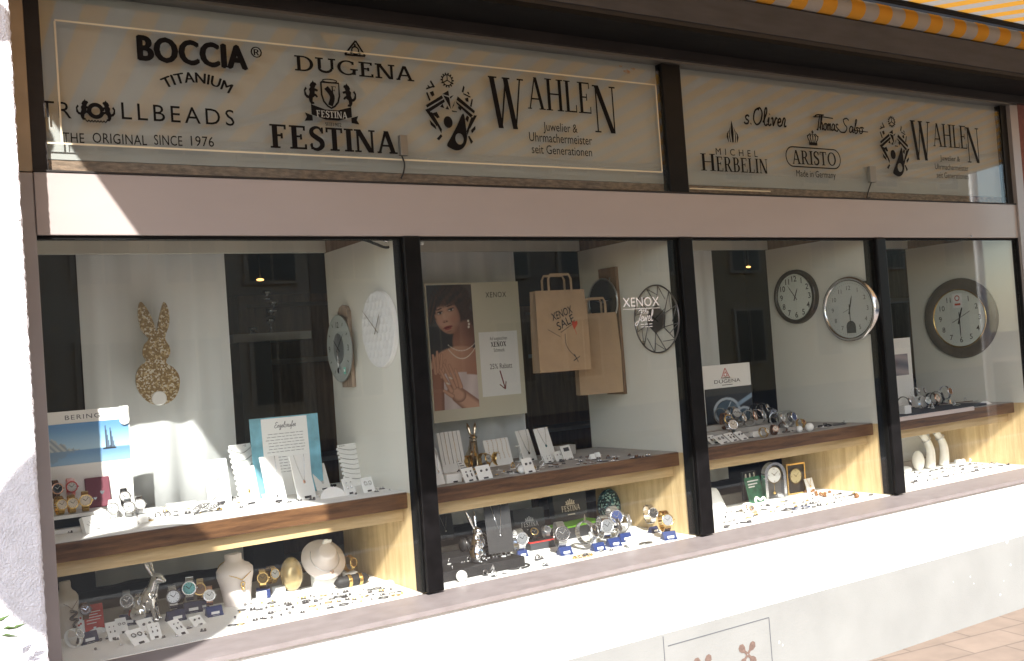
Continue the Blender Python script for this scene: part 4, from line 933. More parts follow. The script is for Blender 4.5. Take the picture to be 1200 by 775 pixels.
def watch(p, d, yaw, tilt, case, strap, dial, label, links=False, group='wristwatches on show', roll=0, hands='blackm', wide=.5):
    """a wristwatch closed round an unseen cuff: strap loop upright, case at the front"""
    d *= 1.08
    if dial == 'white': dial = 'dialw'
    if dial in ('blackm', 'bluegrey', 'leather', 'inkgrey'): hands = 'silver'
    t = thing('wristwatch', label, 'watch', p, group)
    Mx = Matrix.Translation(p) @ Matrix.Rotation(R_(yaw), 4, 'Z') @ Matrix.Rotation(R_(roll), 4, 'Y') @ Matrix.Rotation(R_(tilt), 4, 'X')
    ry, rz = d * .62, d * .74
    q = MB(); q.M = Mx; strap_loop(q, ry, rz, d * wide, d * .07, 24, links, rz + d * .07); q.build('strap', strap, t)
    fr = Mx @ basis((0, -ry - d * .06, rz + d * .07), (1, 0, 0), UP)
    q = MB(); q.M = fr; q.lathe([(d * .40, -d * .10), (d * .48, -d * .06), (d * .5, d * .03), (d * .47, d * .08), (d * .41, d * .09), (d * .40, d * .055)], 22, cap=False)
    q.M = fr @ Matrix.Rotation(R_(90), 4, 'Y'); q.lathe([(d * .05, d * .47), (d * .05, d * .58)], 8)
    co = q.build('case', case, t)
    q = MB(); q.M = fr; q.lathe([(d * .405, d * .04), (d * .405, d * .056)], 20); do = q.build('dial', dial, co)
    q = MB(); q.M = fr; q.ribbon([(0, -.02 * d), (-.2 * d, .16 * d)], d * .05, d * .060); q.ribbon([(0, -.04 * d), (.22 * d, .24 * d)], d * .035, d * .062)
    for k in range(12): a = k * math.pi / 6; q.ribbon([(d * .29 * math.sin(a), d * .29 * math.cos(a)), (d * .35 * math.sin(a), d * .35 * math.cos(a))], d * .03, d * .0585)
    q.build('hands', hands, co)
    return t
def stand(p, s, label, m='navy', yaw=0, mark=True):
    t = thing('watch_stand', label, 'watch stand', p, 'blue watch stands')
    Mx = Matrix.Translation(p) @ Matrix.Rotation(R_(yaw), 4, 'Z')
    q = MB(); q.M = Mx @ basis((-s * .5, 0, 0), (0, 1, 0), UP, (1, 0, 0)); q.prism([(-.42 * s, 0), (.42 * s, 0), (.30 * s, .16 * s), (.06 * s, .58 * s), (-.06 * s, .58 * s), (-.32 * s, .12 * s), (-.42 * s, .07 * s)], 0, s); q.build('body', m, t)
    if mark: q = MB(); q.M = Mx; q.box((-s * .22, -s * .425, .004), (s * .22, -s * .4205, s * .055)); q.box((-s * .26, -s * .37, s * .14), (s * .26, -s * .345, s * .30)); q.build('label_plate', 'tag', t)
    return t
Zf, Zs = Z_SILL, Z_SH
def W(px, py, z=Zf):
    """a resting place on height z, kept on its board"""
    lo, hi = (Y_SH + .03, .58) if abs(z - Zs) < .02 else (.035, .60 if 1.78 < on_z(px, py, z).x < 3.07 else .45)
    for _ in range(60):
        p = on_z(px, py, z)
        if p.y > hi: py += .5
        elif p.y < lo: py -= .5
        else: break
    return p

# ------------------------------------------------------------------ FIRST WINDOW: on the wall
# golden mosaic rabbit hanging before the curtain
yy = .72
fr = basis((0, yy, 0), (1, 0, 0), UP)
def ry_(px, py): p = on_y(px, py, yy); return (p.x, p.z)
body = smooth_pts([(*ry_(x, y), 0) for x, y in ((186, 475), (172, 470), (161, 456), (159, 441), (164, 429), (171, 424), (167, 415), (169, 404), (174, 397), (166, 388), (162, 374), (162, 360), (165, 354), (173, 364), (180, 379), (183, 389), (185, 379), (188, 365), (192, 354), (197, 363), (198, 380), (193, 396), (198, 405), (199, 415), (194, 425), (203, 431), (210, 442), (209, 458), (201, 470))], 3, True)
t = thing('hanging_rabbit', 'flat rabbit shape in gold mosaic with a white round tail, hanging before the white curtain', 'decoration', (ry_(185, 420)[0], yy, ry_(185, 475)[1]))
q = MB(); q.M = fr; q.prism([(p.x, p.y) for p in body], -.006, .006); q.build('body', 'glitter_gold', t)
q = MB(); q.M = fr; c = ry_(186, 467); r = 8.6 * mpp(on_y(186, 467, yy)); q.M = fr @ Matrix.Translation((c[0], c[1], .0065)); q.lathe([(r, 0), (r, .004), (r * .9, .006)], 24); q.build('tail', 'white', t)
q = MB(); q.tube([(ry_(180, 392)[0], yy, ry_(180, 392)[1]), (ry_(180, 392)[0], yy, 2.19)], .0007, 4); q.build('thread', 'white', t)

def clock_frame(px, py, x, out=.0):
    p = on_x(px, py, x - out); return basis(p, (0, -1, 0), UP), p          # seen from -x: right hand = towards the street
def hands(q, r, hh, mm, z, w=.03, l1=.5, l2=.75, tail=.15):
    for a, l, wd in ((R_(30 * (hh + mm / 60)), l1, w * 1.4), (R_(6 * mm), l2, w)):
        d = (math.sin(a), math.cos(a)); q.ribbon([(-d[0] * r * tail, -d[1] * r * tail), (d[0] * r * l * .7, d[1] * r * l * .7), (d[0] * r * l, d[1] * r * l)], [wd * r, wd * r, wd * r * .25], z); z += .0012
def numerals(q, r, rad, h, z, bold=0.0, which=range(1, 13)):
    for k in which:
        a = k * math.pi / 6; put_text(q, str(k), rad * r * math.sin(a), rad * r * math.cos(a) - h / 2, h, None, 'c', z, bold)
PX = [m_[0] for m_ in MUL] + [XR]
# white textured clock
fr, p = clock_frame(444, 386, PX[0], .012); R = 46 * mpp(p)
t = thing('wall_clock', 'round white wall clock with a dimpled face and thin golden hands, no numerals', 'wall clock', p)
bm = bmesh.new(); bmesh.ops.create_circle(bm, cap_ends=False, radius=R, segments=64)
q = MB(); q.M = fr; vs = []; fs = []; nr, na = 44, 150
for i in range(nr + 1):
    for k in range(na):
        rr = R * i / nr; a = 2 * math.pi * k / na; x, y = rr * math.cos(a), rr * math.sin(a)
        g_ = .036; row = round(y / (g_ * .866)); ox = (row % 2) * .5; dx = x / g_ - ox - round(x / g_ - ox); dy = y / (g_ * .866) - row; zz = .0055 * max(abs(dx) * 1.0, abs(dx) * .5 + abs(dy) * .75) * (1 if i < nr - 1 else 0)
        vs.append((x, y, zz + (.004 if i < nr else -.010)))
for i in range(nr):
    for k in range(na): fs.append((i * na + k, (i + 1) * na + k, (i + 1) * na + (k + 1) % na, i * na + (k + 1) % na))
bm.free(); q.add(vs, fs, False); q.build('face', 'whitep', t)
q = MB(); q.M = fr; hands(q, R, 0.3, 51, .014, .022, .52, .92); q.build('hands', 'brass', t)
# wood and glass pendulum clock
fr, p = clock_frame(407, 408, PX[0], .008); k_ = mpp(p)
t = thing('wall_clock', 'pendulum wall clock of a grey-brown wooden slat behind an oval glass face', 'wall clock', p)
q = MB(); q.M = fr; q.prism([(-.046 + .046 * (1 - math.cos(a)) , .16 + .03 * math.sin(a)) if 0 else (x, z) for x, z in [(-.05, -.163), (.05, -.163), (.05, .15), (.03, .172), (0, .18), (-.03, .172), (-.05, .15)] for a in (0,)], -.006, .012); q.build('slat', mat('grey_brown_wood', (.36, .27, .20), .6, var=.3, scale=14, stretch=(8, 8, 1)), t)
g = on_x(398, 408.6, PX[0] - .035); fr2 = basis(g, (0, -1, 0), UP); RG = 39 * mpp(g)
q = MB(); q.M = fr2; q.lathe([(RG, -.003), (RG * 1.005, 0), (RG, .003)], 40, .93, 1); q.build('glass_face', M['frost'] if 'frost' in M else M.setdefault('frost', mat('satin_glass', (.42, .45, .42), .22, spec=.6)), t)
q = MB(); q.M = fr2; q.ring((0, 0, .0), RG * 1.0, .0028, 'z', 40, 6, .93, 1); q.build('glass_rim', 'alu', t)
q = MB(); q.M = fr2; q.lathe([(RG * .40, .0035), (RG * .40, .006)], 30, .9, 1.15); q.build('inner_disc', mat('slate_grey', (.14, .15, .15), .5), t)
q = MB(); q.M = fr2; numerals(q, RG * .93, .76, RG * .17, .0045, .01, (12, 3, 9))
for k in (1, 2, 4, 5, 7, 8, 10, 11): a = k * math.pi / 6; q.ribbon([(RG * .70 * math.sin(a), RG * .75 * math.cos(a)), (RG * .8 * math.sin(a), RG * .86 * math.cos(a))], .004, .0045)
q.build('numerals', 'ink', t)
q = MB(); q.M = fr2; hands(q, RG, 10.2, 8, .008, .03, .4, .62); q.build('hands', 'ink', t)
q = MB(); q.M = fr2; q.tube([(0, 0, .012), (.004, -RG * .62, .012)], .0014, 5); q.M = fr2 @ Matrix.Translation((.005, -RG * .66, .012)); q.lathe([(.012, -.002), (.012, .002)], 14); q.build('pendulum', 'silver', t)
g = on_x(404, 434, PX[0] - .055)
q = MB(); q.M = basis(g, (0, -1, 0), UP); q.box((-.009, -.016, 0), (.009, .012, .001)); o = q.build('price_tag', mat('mint_tag', (.16, .55, .42), .6), t)
q = MB(); q.M = basis(g, (0, -1, 0), UP); q.box((-.006, -.006, .0011), (.006, .004, .0014)); q.build('price_print', 'tag', o)

# ------------------------------------------------------------------ FIRST WINDOW: shelf
def sea(u, v):
    sky = mixc((.66, .79, .88), (.36, .56, .76), ss(.35, 1, v)); c = sky
    if v < .33: c = mixc((.56, .70, .82), (.40, .57, .74), ss(0, .33, v))
    cl = .78 - u * 1.25 + .03 * math.sin(u * 60) + .02 * math.sin(u * 131)
    if u < .42 and .34 < v < max(.36, cl): c = mixc((.74, .76, .76), (.52, .57, .62), .5 + .5 * math.sin(u * 90 + v * 40))
    if u < .42 and v <= .34 and .33 - v < (cl - .33) * .8: c = mixc(c, (.50, .58, .66), .6)
    d = u - .76
    if .30 < v < .345 and abs(d) < .075: c = (.10, .11, .14)
    for m0, hh in ((-.035, .88), (.02, .82)):
        if abs(d - m0) < .004 and .33 < v < hh: c = (.12, .13, .17)
        k = (v - .34) / (hh - .34)
        if 0 < k < 1 and 0 < d - m0 < .045 * (1 - k): c = mixc(c, (.16, .2, .28), .65)
    if abs(v - .335) < .008: c = mixc(c, (.75, .82, .88), .6)
    return c
Y1 = .43
fr, w_, z_ = flat_frame((50, 590), (156, 575), Y1)
x0_ = on_y(49, 545, Y1).x; x1_ = on_y(155, 545, Y1).x; zt_ = on_y(110, 479.5, Y1).z
t = thing('display_backboard', 'tall white display board with a sea photo of a sailing ship under a dark heading', 'display board', ((x0_ + x1_) / 2, Y1, Zs))
fr = basis((x0_, Y1, Zs), (1, 0, 0), UP); w_ = x1_ - x0_; h_ = zt_ - Zs
q = MB(); q.M = fr; q.box((0, 0, -.008), (w_, h_, 0), .001); q.build('board', 'whitep', t)
zb_ = on_y(110, 542, Y1).z - Zs; zp_ = on_y(110, 494, Y1).z - Zs
picture('sea_photo', fr @ Matrix.Translation((.004, zb_, .0012)), w_ - .008, zp_ - zb_, 90, 46, sea, t)
q = MB(); q.M = fr; a = on_y(76, 490, Y1); put_text(q, 'BERING', a.x - x0_, h_ - (h_ - zp_) * .70, (h_ - zp_) * .36, on_y(117, 490, Y1).x - a.x, z=.0006, bold=.0, space=1.2); q.build('lettering', mat('slate_ink', (.08, .09, .11), .6), t)
q = MB(); c = on_y(146, 492, Y1 - .012); q.M = basis((c.x, Y1 - .006, c.z), (1, 0, 0), UP); q.lathe([(.017, 0), (.017, .004)], 20); q.box((-.014, .0, .0), (.014, .05, .003)); q.build('clip_tag', 'white', t)
# step in front of the board
a = on_z(62, 612, Zs); xs0 = XL + .006; xs1 = on_y(122, 600, .33).x
t = thing('display_step', 'white step with a dark slot carrying the first watches by the left jamb', 'display stand', ((xs0 + xs1) / 2, .33, Zs))
q = MB(); q.box((xs0, .29, Zs + .050), (xs1, .415, Zs + .062), .001); q.build('top', 'whitep', t)
q = MB(); q.box((xs0, .30, Zs + .0005), (xs1, .41, Zs + .015)); q.box((xs0, .40, Zs + .0155), (xs1, .412, Zs + .0495)); q.box((xs0, .295, Zs + .0155), (xs0 + .008, .40, Zs + .0495)); q.build('foot', 'whitep', t)
q = MB(); q.box((xs0 + .009, .33, Zs + .0155), (xs1 - .004, .399, Zs + .0490)); q.build('slot', 'greybox', t)
zst = Zs + .0622
def wpx(px, py, z, d, **k): return on_z(px, py, z)
def onstep(px, y=.35): return Vector((on_y(px, 590, y).x, y, zst))
dW = .036
watch(onstep(66, .38) + Vector((0, 0, .05)), dW, 8, -8, 'rose', 'leather', 'blackm', 'brown strapped watch with a dark dial, topmost beside the left jamb', wide=.42)
watch(onstep(84, .39) + Vector((0, 0, .05)), dW, 0, -6, 'red', M['redwhite'] if 'redwhite' in M else M.setdefault('redwhite', mat('red_white_strap', (.55, .06, .05), .6, var=.9, scale=70, col2=(.8, .78, .75))), 'white', 'watch with a red and white striped strap under the sea photo', wide=.6)
for i, px in enumerate((70, 84, 100)):
    watch(onstep(px, .32), dW * (1.1 if i == 2 else 1), 10 - 8 * i, -10, 'gold', 'gold', 'cream', ['gold watch nearest the left jamb on the white step', 'gold watch in the middle of the white step, below the red strap', 'larger gold mesh watch on the white step beside the plum leather box'][i], links=True)
# plum book-like box
a = onstep(102, .40); b = onstep(131, .40); wd = b.x - a.x
t = thing('leather_case', 'plum leather jewellery case with white hearts behind the gold watches', 'jewellery case', a)
q = MB(); q.M = basis(a + Vector((0, 0, .0)), (1, 0, 0), (0, .2, 1)); q.box((0, 0, -.012), (wd, .105, 0), .003); q.build('cover', 'maroon', t)
q = MB(); q.M = basis(a, (1, 0, 0), (0, .2, 1))
for hx, hy, hs in ((.66, .05, .008), (.2, .03, .006), (.36, .032, .006)):
    q.poly([(wd * hx + hs * x, hy + hs * y) for x, y in ((0, -1), (.9, .1), (.8, .7), (.4, .8), (0, .4), (-.4, .8), (-.8, .7), (-.9, .1))], .0008)
q.build('heart_charms', 'silver', t)
for i, (px, y, dz, cs, st_, dl, lb) in enumerate(((131, .30, 0, 'silver', 'white', 'white', 'white watch standing just right of the plum leather case'), (146, .34, .03, 'gunmetal', 'blackleather', 'white', 'watch with a dark strap and pale dial right of the plum case'), (150, .27, 0, 'silver', 'steel', 'white', 'silver watch with a white dial at the right edge of the sea board'), (163, .31, .0, 'chrome', 'silver', 'white', 'shining silver watch at the sunlit edge of the curtain'))):
    pt = Vector((on_y(px, 590, y).x, y, Zs + .03 + dz)); watch(pt, dW, -4, -10, cs, st_, dl, lb, links=(i > 1))
    tt = thing('display_cube', ['white cube under the white watch', 'taller white cube under the dark strapped watch', 'white cube under the silver watch by the board edge', 'white cube under the shining silver watch'][i], 'display cube', (pt.x, pt.y, Zs)); q = MB(); q.box((pt.x - .024, pt.y - .02, Zs + .0005), (pt.x + .024, pt.y + .025, pt.z - .0005), .0015); q.build('cube', 'whitep', tt)
# black T stand, white patterned box, ornaments
p = W(137, 609, Zs); t = thing('bracelet_stand', 'small black T-shaped stand on the leftmost shelf', 'jewellery stand', p)
q = MB(); q.box((p.x - .004, p.y - .004, Zs), (p.x + .004, p.y + .004, Zs + .066)); q.box((p.x - .02, p.y - .02, Zs), (p.x + .02, p.y + .02, Zs + .005)); q.build('post', 'blackm', t)
q = MB(); q.tube([(p.x - .030, p.y, Zs + .071), (p.x + .030, p.y, Zs + .071)], .005, 8); q.build('bar', 'blackm', t)
t, fr, w_, h_ = board('patterned_card', 'white card printed with a spray of fine grey lines at the shelf front', 'card', (101, 626), (131, 620), 20, Zs, 20, 'white', .02)
def spray(q):
    for k in range(9): a = R_(25 + k * 15); q.ribbon([(w_ * .5, h_ * .1), (w_ * (.5 + .25 * math.cos(a)), h_ * (.1 + .4 * math.sin(a))), (w_ * (.5 + .48 * math.cos(a)), h_ * (.1 + .8 * math.sin(a)))], .0011, .0006 + k * .00003)
part(t, 'line_pattern', 'inkgrey', fr, spray)
for i, (px, py, s_) in enumerate(((172, 604, .05), (152, 600, .045), (213, 596, .055))):
    p = W(px, py, Zs); t = thing('display_block', ['low white display block right of the line-patterned card', 'white block behind the patterned card', 'low white block before the sunlit curtain'][i], 'display block', p)
    q = MB(); q.M = Matrix.Translation(p) @ Matrix.Rotation(R_(rnd.uniform(-12, 12)), 4, 'Z'); q.box((-s_, -.03, .0005), (s_, .03, .022), .002); q.build('block', 'whitep', t)
p = W(242, 602, Zs); t = thing('leaf_brooch', 'dark openwork leaf ornament leaning on the sunlit shelf', 'brooch', p)
q = MB(); q.M = basis(p + Vector((-.045, 0, .002)), (1, .1, .25), (-.25, .5, 1))
for k in range(9): a = k * .7; q.ring((.012 + k * .010, .010 + .010 * math.sin(a), 0), .0085 + .002 * math.cos(a * 2), .0016, 'z', 12, 4)
q.tube([(0, 0, 0), (.05, .012, 0), (.1, .03, 0)], .002, 5); q.build('openwork', 'gunmetal', t)
p = W(200, 590, Zs); t = thing('stone_dish', 'small grey oval dish on the sunlit shelf', 'dish', p); q = MB(); q.M = Matrix.Translation(p); q.lathe([(.028, .0005), (.036, .008), (.034, .010), (.026, .004)], 24, 1, .6); q.build('bowl', mat('greige_stone', (.5, .48, .42), .6), t)
for i, (px, py) in enumerate(((185, 610), (196.5, 609))):
    p = W(px, py, Zs); t = thing('ring_box', ['left of two small ring cushions holding dark rings at the shelf edge', 'right of two small ring cushions holding dark rings at the shelf edge'][i], 'ring box', p); q = MB(); q.M = Matrix.Translation(p); q.box((-.014, -.012, .0005), (.014, .012, .012), .003); q.build('cushion', 'whitep', t); q = MB(); q.M = Matrix.Translation(p); q.ring((0, -.003, .019), .009, .0022, 'y', 16, 6); q.build('ring', 'gunmetal', t)
# blue and white leaflet about the sounding pendants
ang = .50
a = on_y(299, 572, ang); b = on_y(379, 560, ang); zt_ = on_y(337, 487.5, ang).z
t = thing('poster_board', 'turquoise edged white notice with a script heading and lines of print behind the necklace cards', 'notice', ((a.x + b.x) / 2, ang, Zs))
w_ = b.x - a.x; h_ = zt_ - Zs; fr = basis((a.x, ang, Zs), (1, 0, 0), (0, .06, 1))
q = MB(); q.M = fr; q.box((0, 0, -.004), (w_, h_, 0)); q.build('board', 'turq', t)
q = MB(); q.M = fr; q.box((w_ * .16, 0, .0004), (w_ * .83, h_ * .985, .001)); q.build('sheet', 'white', t)
q = MB(); q.M = fr; put_script(q, 'Engelsrufer', w_ * .5, h_ * .86, h_ * .07, w_ * .32, .0016, .11, align='c'); q.build('heading', 'inkgrey', t)
q = MB(); q.M = fr
for k in range(13):
    y = h_ * (.78 - k * .038 - (.03 if k > 6 else 0)); x = w_ * (.20 + rnd.uniform(0, .05) + (.06 if k > 6 else 0)); xe = w_ * (.79 - rnd.uniform(0, .05) - (.06 if k > 6 else 0))
    while x < xe: l = rnd.uniform(.008, .022); q.box((x, y, .0011), (min(xe, x + l), y + .0022, .0014)); x += l + .004
q.build('print', 'inkgrey', t)
comb_card('notched white card with fine chains at the left of the turquoise notice', (283, 571), (308, 566), 50, Zs)
comb_card('notched white card with draped dark chains at the right end of the leftmost shelf', (407, 561), (437, 555), 40, Zs, n=7)
necklace_card('white necklace card with a thin V chain left of the open-heart card', (315, 592), (337, 588), 57, Zs, f=.18)
necklace_card('white necklace card with a round rose pendant in front of the turquoise notice', (350, 587), (371, 583), 54, Zs, drop='rose', f=.42)
necklace_card('sunlit white necklace card with a gold drop', (283, 594), (306, 590), 46, Zs, chain='gold', drop='gold', f=.4)
necklace_card('sunlit blank-looking white card with a pale chain furthest left of the necklace cards', (247, 578), (270, 573), 38, Zs, f=.6)
necklace_card('short white necklace card right of the round rose pendant', (372, 572), (388, 569), 28, Zs, 18)
earring_card('small white card with a pair of drops below the notched card at the shelf end', (406, 581), (418, 578.5), 20, Zs, 20, 'drop')
earring_card('small white card with silver hoops at the shelf end nearest the black mullion', (427, 578), (440, 575.5), 18, Zs, 20, 'hoop')
earring_card('tiny white card with dark studs leaning on the V chain card', (311, 592), (322, 590), 13, Zs, 25, 'stud', 'gunmetal')
p = W(391, 583, Zs)
t = thing('fan_display', 'fan-shaped white ring display in front of the short necklace card', 'jewellery stand', p)
q = MB(); q.M = basis(p, (1, 0, 0), (0, .45, 1)); q.poly([(0 + .05 * math.cos(R_(a)), .0 + .042 * math.sin(R_(a))) for a in range(0, 181, 15)], 0); q.M = basis(p, (1, 0, 0), (0, .45, 1)); q.prism([(.05 * math.cos(R_(a)), .042 * math.sin(R_(a))) for a in range(0, 181, 15)], -.004, -.0005); q.build('fan', 'whitep', t)
for k in range(3):
    p = W(342 + k * 22, 577 - k * 4, Zs); tag_t = thing('bead_bracelet', ['beaded bracelet lying between the necklace cards', 'second bead bracelet behind the round rose pendant card', 'bead bracelet draped by the short necklace card'][k], 'bracelet', p); q = MB()
    for j in range(14): a = j * 2 * math.pi / 14; q.ball((p.x + .026 * math.cos(a), p.y + .018 * math.sin(a), Zs + .005), .0048, 7, 5)
    q.build('beads', ['gunmetal', 'rose', 'blackm'][k], tag_t)

# ------------------------------------------------------------------ figurines
def blend(mb, name, m, parent, voxel, it=6):
    """melt overlapping rounded forms into one skin"""
    o = mb.build('tmp', m); md = o.modifiers.new('r', 'REMESH'); md.mode = 'VOXEL'; md.voxel_size = voxel; md.use_smooth_shade = True
    sm_ = o.modifiers.new('s', 'SMOOTH'); sm_.iterations = it; sm_.factor = .5
    dg = bpy.context.evaluated_depsgraph_get(); me = bpy.data.meshes.new_from_object(o.evaluated_get(dg)); me.name = name
    bpy.data.objects.remove(o)
    ob = bpy.data.objects.new(name, me); COL.objects.link(ob)
    if parent is not None:
        ob.parent = parent; me.transform(Matrix.Translation(-parent.location))
    me.polygons.foreach_set('use_smooth', [True] * len(me.polygons)); return ob
def seg(q, a, b, r0, r1, n=7):
    a, b = Vector(a), Vector(b)
    for i in range(n): f = i / (n - 1); q.ball(tuple(a.lerp(b, f)), r0 + (r1 - r0) * f, 10, 8)
def rabbit(p, h, yaw, pose, m, label, grp=None):
    """sitting hare; local x is the way it looks, unit height 1"""
    t = thing('rabbit_figurine', label, 'figurine', p, grp)
    q = MB(); q.M = Matrix.Translation(p) @ Matrix.Rotation(R_(yaw), 4, 'Z') @ Matrix.Scale(h, 4)
    if pose == 'sit':
        q.ball((-.13, 0, .20), .19, 16, 12, (1.1, .85, 1)); q.ball((.02, 0, .30), .15, 14, 10, (1, .85, 1.2)); q.ball((.09, 0, .43), .105, 14, 10, (.95, .9, 1.1))
        q.ball((.06, 0, .40), .13, 14, 10, (1, .85, 1.1)); seg(q, (.10, 0, .46), (.15, 0, .60), .10, .085); q.ball((.19, 0, .645), .095, 14, 10, (1.15, .85, .95)); seg(q, (.22, 0, .63), (.30, 0, .605), .068, .038)
        for s_ in (-1, 1):
            e0 = (.13, s_ * .04, .70); e1 = (.02, s_ * .09, .97)
            seg(q, e0, (.065, s_ * .07, .86), .024, .044, 6); seg(q, (.065, s_ * .07, .86), e1, .044, .016, 6)
            q.ball((-.10, s_ * .13, .15), .13, 12, 10, (1.2, .55, 1)); seg(q, (-.10, s_ * .13, .035), (.08, s_ * .13, .03), .036, .032)
            seg(q, (.10, s_ * .06, .36), (.13, s_ * .065, .14), .055, .035); seg(q, (.13, s_ * .065, .14), (.15, s_ * .065, .03), .035, .028); seg(q, (.15, s_ * .065, .025), (.20, s_ * .065, .022), .028, .024, 4)
        q.ball((-.31, 0, .13), .045)
    else:                                                   # upright on the hind legs, ears swept back
        q.ball((0, 0, .17), .15, 14, 10, (1, .95, 1.1)); q.ball((.01, 0, .34), .115, 14, 10, (1, .9, 1.3)); seg(q, (.01, 0, .42), (.02, 0, .53), .085, .065)
        q.ball((.04, 0, .58), .085, 14, 10, (1.15, .85, 1)); seg(q, (.06, 0, .57), (.13, 0, .55), .055, .03)
        for s_ in (-1, 1):
            seg(q, (.0, s_ * .04, .64), (-.05, s_ * .10, .84), .022, .042, 6); seg(q, (-.05, s_ * .10, .84), (-.10, s_ * .15, 1.0), .042, .012, 6)
            seg(q, (.07, s_ * .06, .40), (.13, s_ * .04, .30), .038, .026); q.ball((.02, s_ * .11, .11), .10, 12, 8, (1.2, .6, 1)); seg(q, (0, s_ * .1, .03), (.15, s_ * .1, .025), .034, .028)
    blend(q, 'body', m, t, h / 75, 5)
    q = MB(); q.M = Matrix.Translation(p) @ Matrix.Rotation(R_(yaw), 4, 'Z') @ Matrix.Scale(h, 4)
    for s_ in (-1, 1): q.ball((.225, s_ * .078, .665) if pose == 'sit' else (.075, s_ * .066, .60), .014, 8, 6)
    q.build('eyes', 'blackm', t); return t
def bust(p, h, w, yaw, m, label, chain='gold', drop='gold', pend=None, depth=.45):
    """necklace bust: neck stump, sloping shoulders, straight foot"""
    t = thing('necklace_bust', label, 'necklace bust', p, 'necklace busts')
    Mx = Matrix.Translation(p) @ Matrix.Rotation(R_(yaw), 4, 'Z'); q = MB(); q.M = Mx
    n = 28; vs = []; fs = []
    rings = [(0, .36, .30), (.15, .38, .30), (.38, .43, .34), (.58, .50, .40), (.70, .50, .42), (.78, .40, .38), (.83, .27, .30), (.88, .225, .25), (.96, .235, .25), (1.0, .215, .23)]
    for (z, a, b) in rings:
        for k in range(n): an = 2 * math.pi * k / n; back = .35 if math.sin(an) > 0 else 1.0; vs.append((w * a * math.cos(an), w * b * depth * 2 * math.sin(an) * back - (.10 - .10 * z) * w, h * z))
    for i in range(len(rings) - 1):
        for k in range(n): fs.append((i * n + k, i * n + (k + 1) % n, (i + 1) * n + (k + 1) % n, (i + 1) * n + k))
    q.add(vs, fs, True); q.add([(vs[-n + k][0], vs[-n + k][1], h) for k in range(n)], [list(range(n))], False); q.build('torso', m, t)
    q = MB(); q.M = Mx; pts = []
    for k in range(21):
        an = R_(-90 + (k - 10) * 16.5); f = abs(k - 10) / 10; z = h * (.50 + .36 * f ** .7); sc = .515 - .25 * f ** 1.6
        pts.append((w * sc * 1.02 * math.cos(an), w * sc * depth * 1.72 * math.sin(an) - .02 * w, z))
    q.tube(pts, w * .012, 5); q.build('chain', chain, t)
    q = MB(); c = Vector(pts[10]); q.M = Mx @ basis(c + Vector((0, -.003, 0)), (1, 0, 0), UP)
    if pend == 'snake': q.tube(smooth_pts([(-.1 * w, -.02 * h, 0), (.16 * w, -.08 * h, 0), (-.12 * w, -.16 * h, 0), (.18 * w, -.20 * h, 0), (.0, -.28 * h, 0), (.08 * w, -.34 * h, 0)], 6), w * .05, 7)
    else: q.ring((0, -w * .10, 0), w * .055, w * .018, 'z', 14, 5); q.ball((0, -w * .20, 0), w * .05, 8, 6)
    q.build('pendant', drop, t); return t

# ------------------------------------------------------------------ FIRST WINDOW: floor
p = W(79, 741); m_ = mpp(p)
bust(p, 64 * m_, 30 * m_, 25, 'cream', 'slim cream bust by the left jamb wearing a black snake pendant', 'leather', 'blackm', 'snake')
p = W(276, 696); m_ = mpp(p); bust(p, 58 * m_, 46 * m_, 12, 'collarw', 'broad shiny cream bust with a thin gold necklace under the shelf')
p = W(173, 728); rabbit(p, 76 * mpp(p), -36, 'sit', 'chrome', 'shiny silver sitting rabbit looking right on the leftmost window floor')
# round collar bust
p = W(381, 683); m_ = mpp(p)
t = thing('collar_bust', 'wide round pale collar display with a neck stump and a thin necklace', 'necklace bust', p)
q = MB(); q.M = Matrix.Translation(p); q.box((-14 * m_, -.012, 0), (15 * m_, .03, 22 * m_), .003); q.build('foot', 'white', t)
fr = Matrix.Translation(p + Vector((0, -.005, 32 * m_))) @ Matrix.Rotation(R_(52), 4, 'X')
q = MB(); q.M = fr; q.lathe([(26 * m_, -.012), (26.6 * m_, -.008), (26 * m_, -.003), (18 * m_, .010), (12 * m_, .028), (10.5 * m_, .040), (10.5 * m_, .058), (9.5 * m_, .061), (0.5 * m_, .061)], 36); q.build('collar', 'collarw', t)
q = MB(); q.M = fr; q.tube([(17 * m_ * math.cos(R_(a)), 19 * m_ * math.sin(R_(a)), .014) for a in range(150, 395, 10)], .0013, 5); q.build('chain', 'silver', t)
q = MB(); q.M = fr; q.ring((3 * m_, -20 * m_, .012), .006, .0016, 'z', 12, 5); q.build('pendant', 'rose', t)
q = MB(); q.M = fr; q.box((-.012, 9 * m_, .06), (.004, 11 * m_, .085)); q.box((.006, 9.5 * m_, .06), (.022, 11 * m_, .078)); q.build('paper_tags', 'white', t)
# golden egg
p = W(343, 690); m_ = mpp(p); t = thing('egg_ornament', 'glossy champagne gold egg standing between the two pale busts', 'egg ornament', p)
q = MB(); q.M = Matrix.Translation(p); prof = []
for k in range(15): a = math.pi * k / 14; prof.append((max(.0006, 14 * m_ * math.sin(a) * (1 - .12 * (1 - math.cos(a)) / 2)), 20 * m_ * (1 - math.cos(a)) + .004))
q.lathe(prof, 28); q.build('egg', 'goldegg', t)
q = MB(); q.M = Matrix.Translation(p); q.lathe([(9 * m_, .0005), (9 * m_, .004), (6 * m_, .007)], 20); q.build('base', 'white', t)
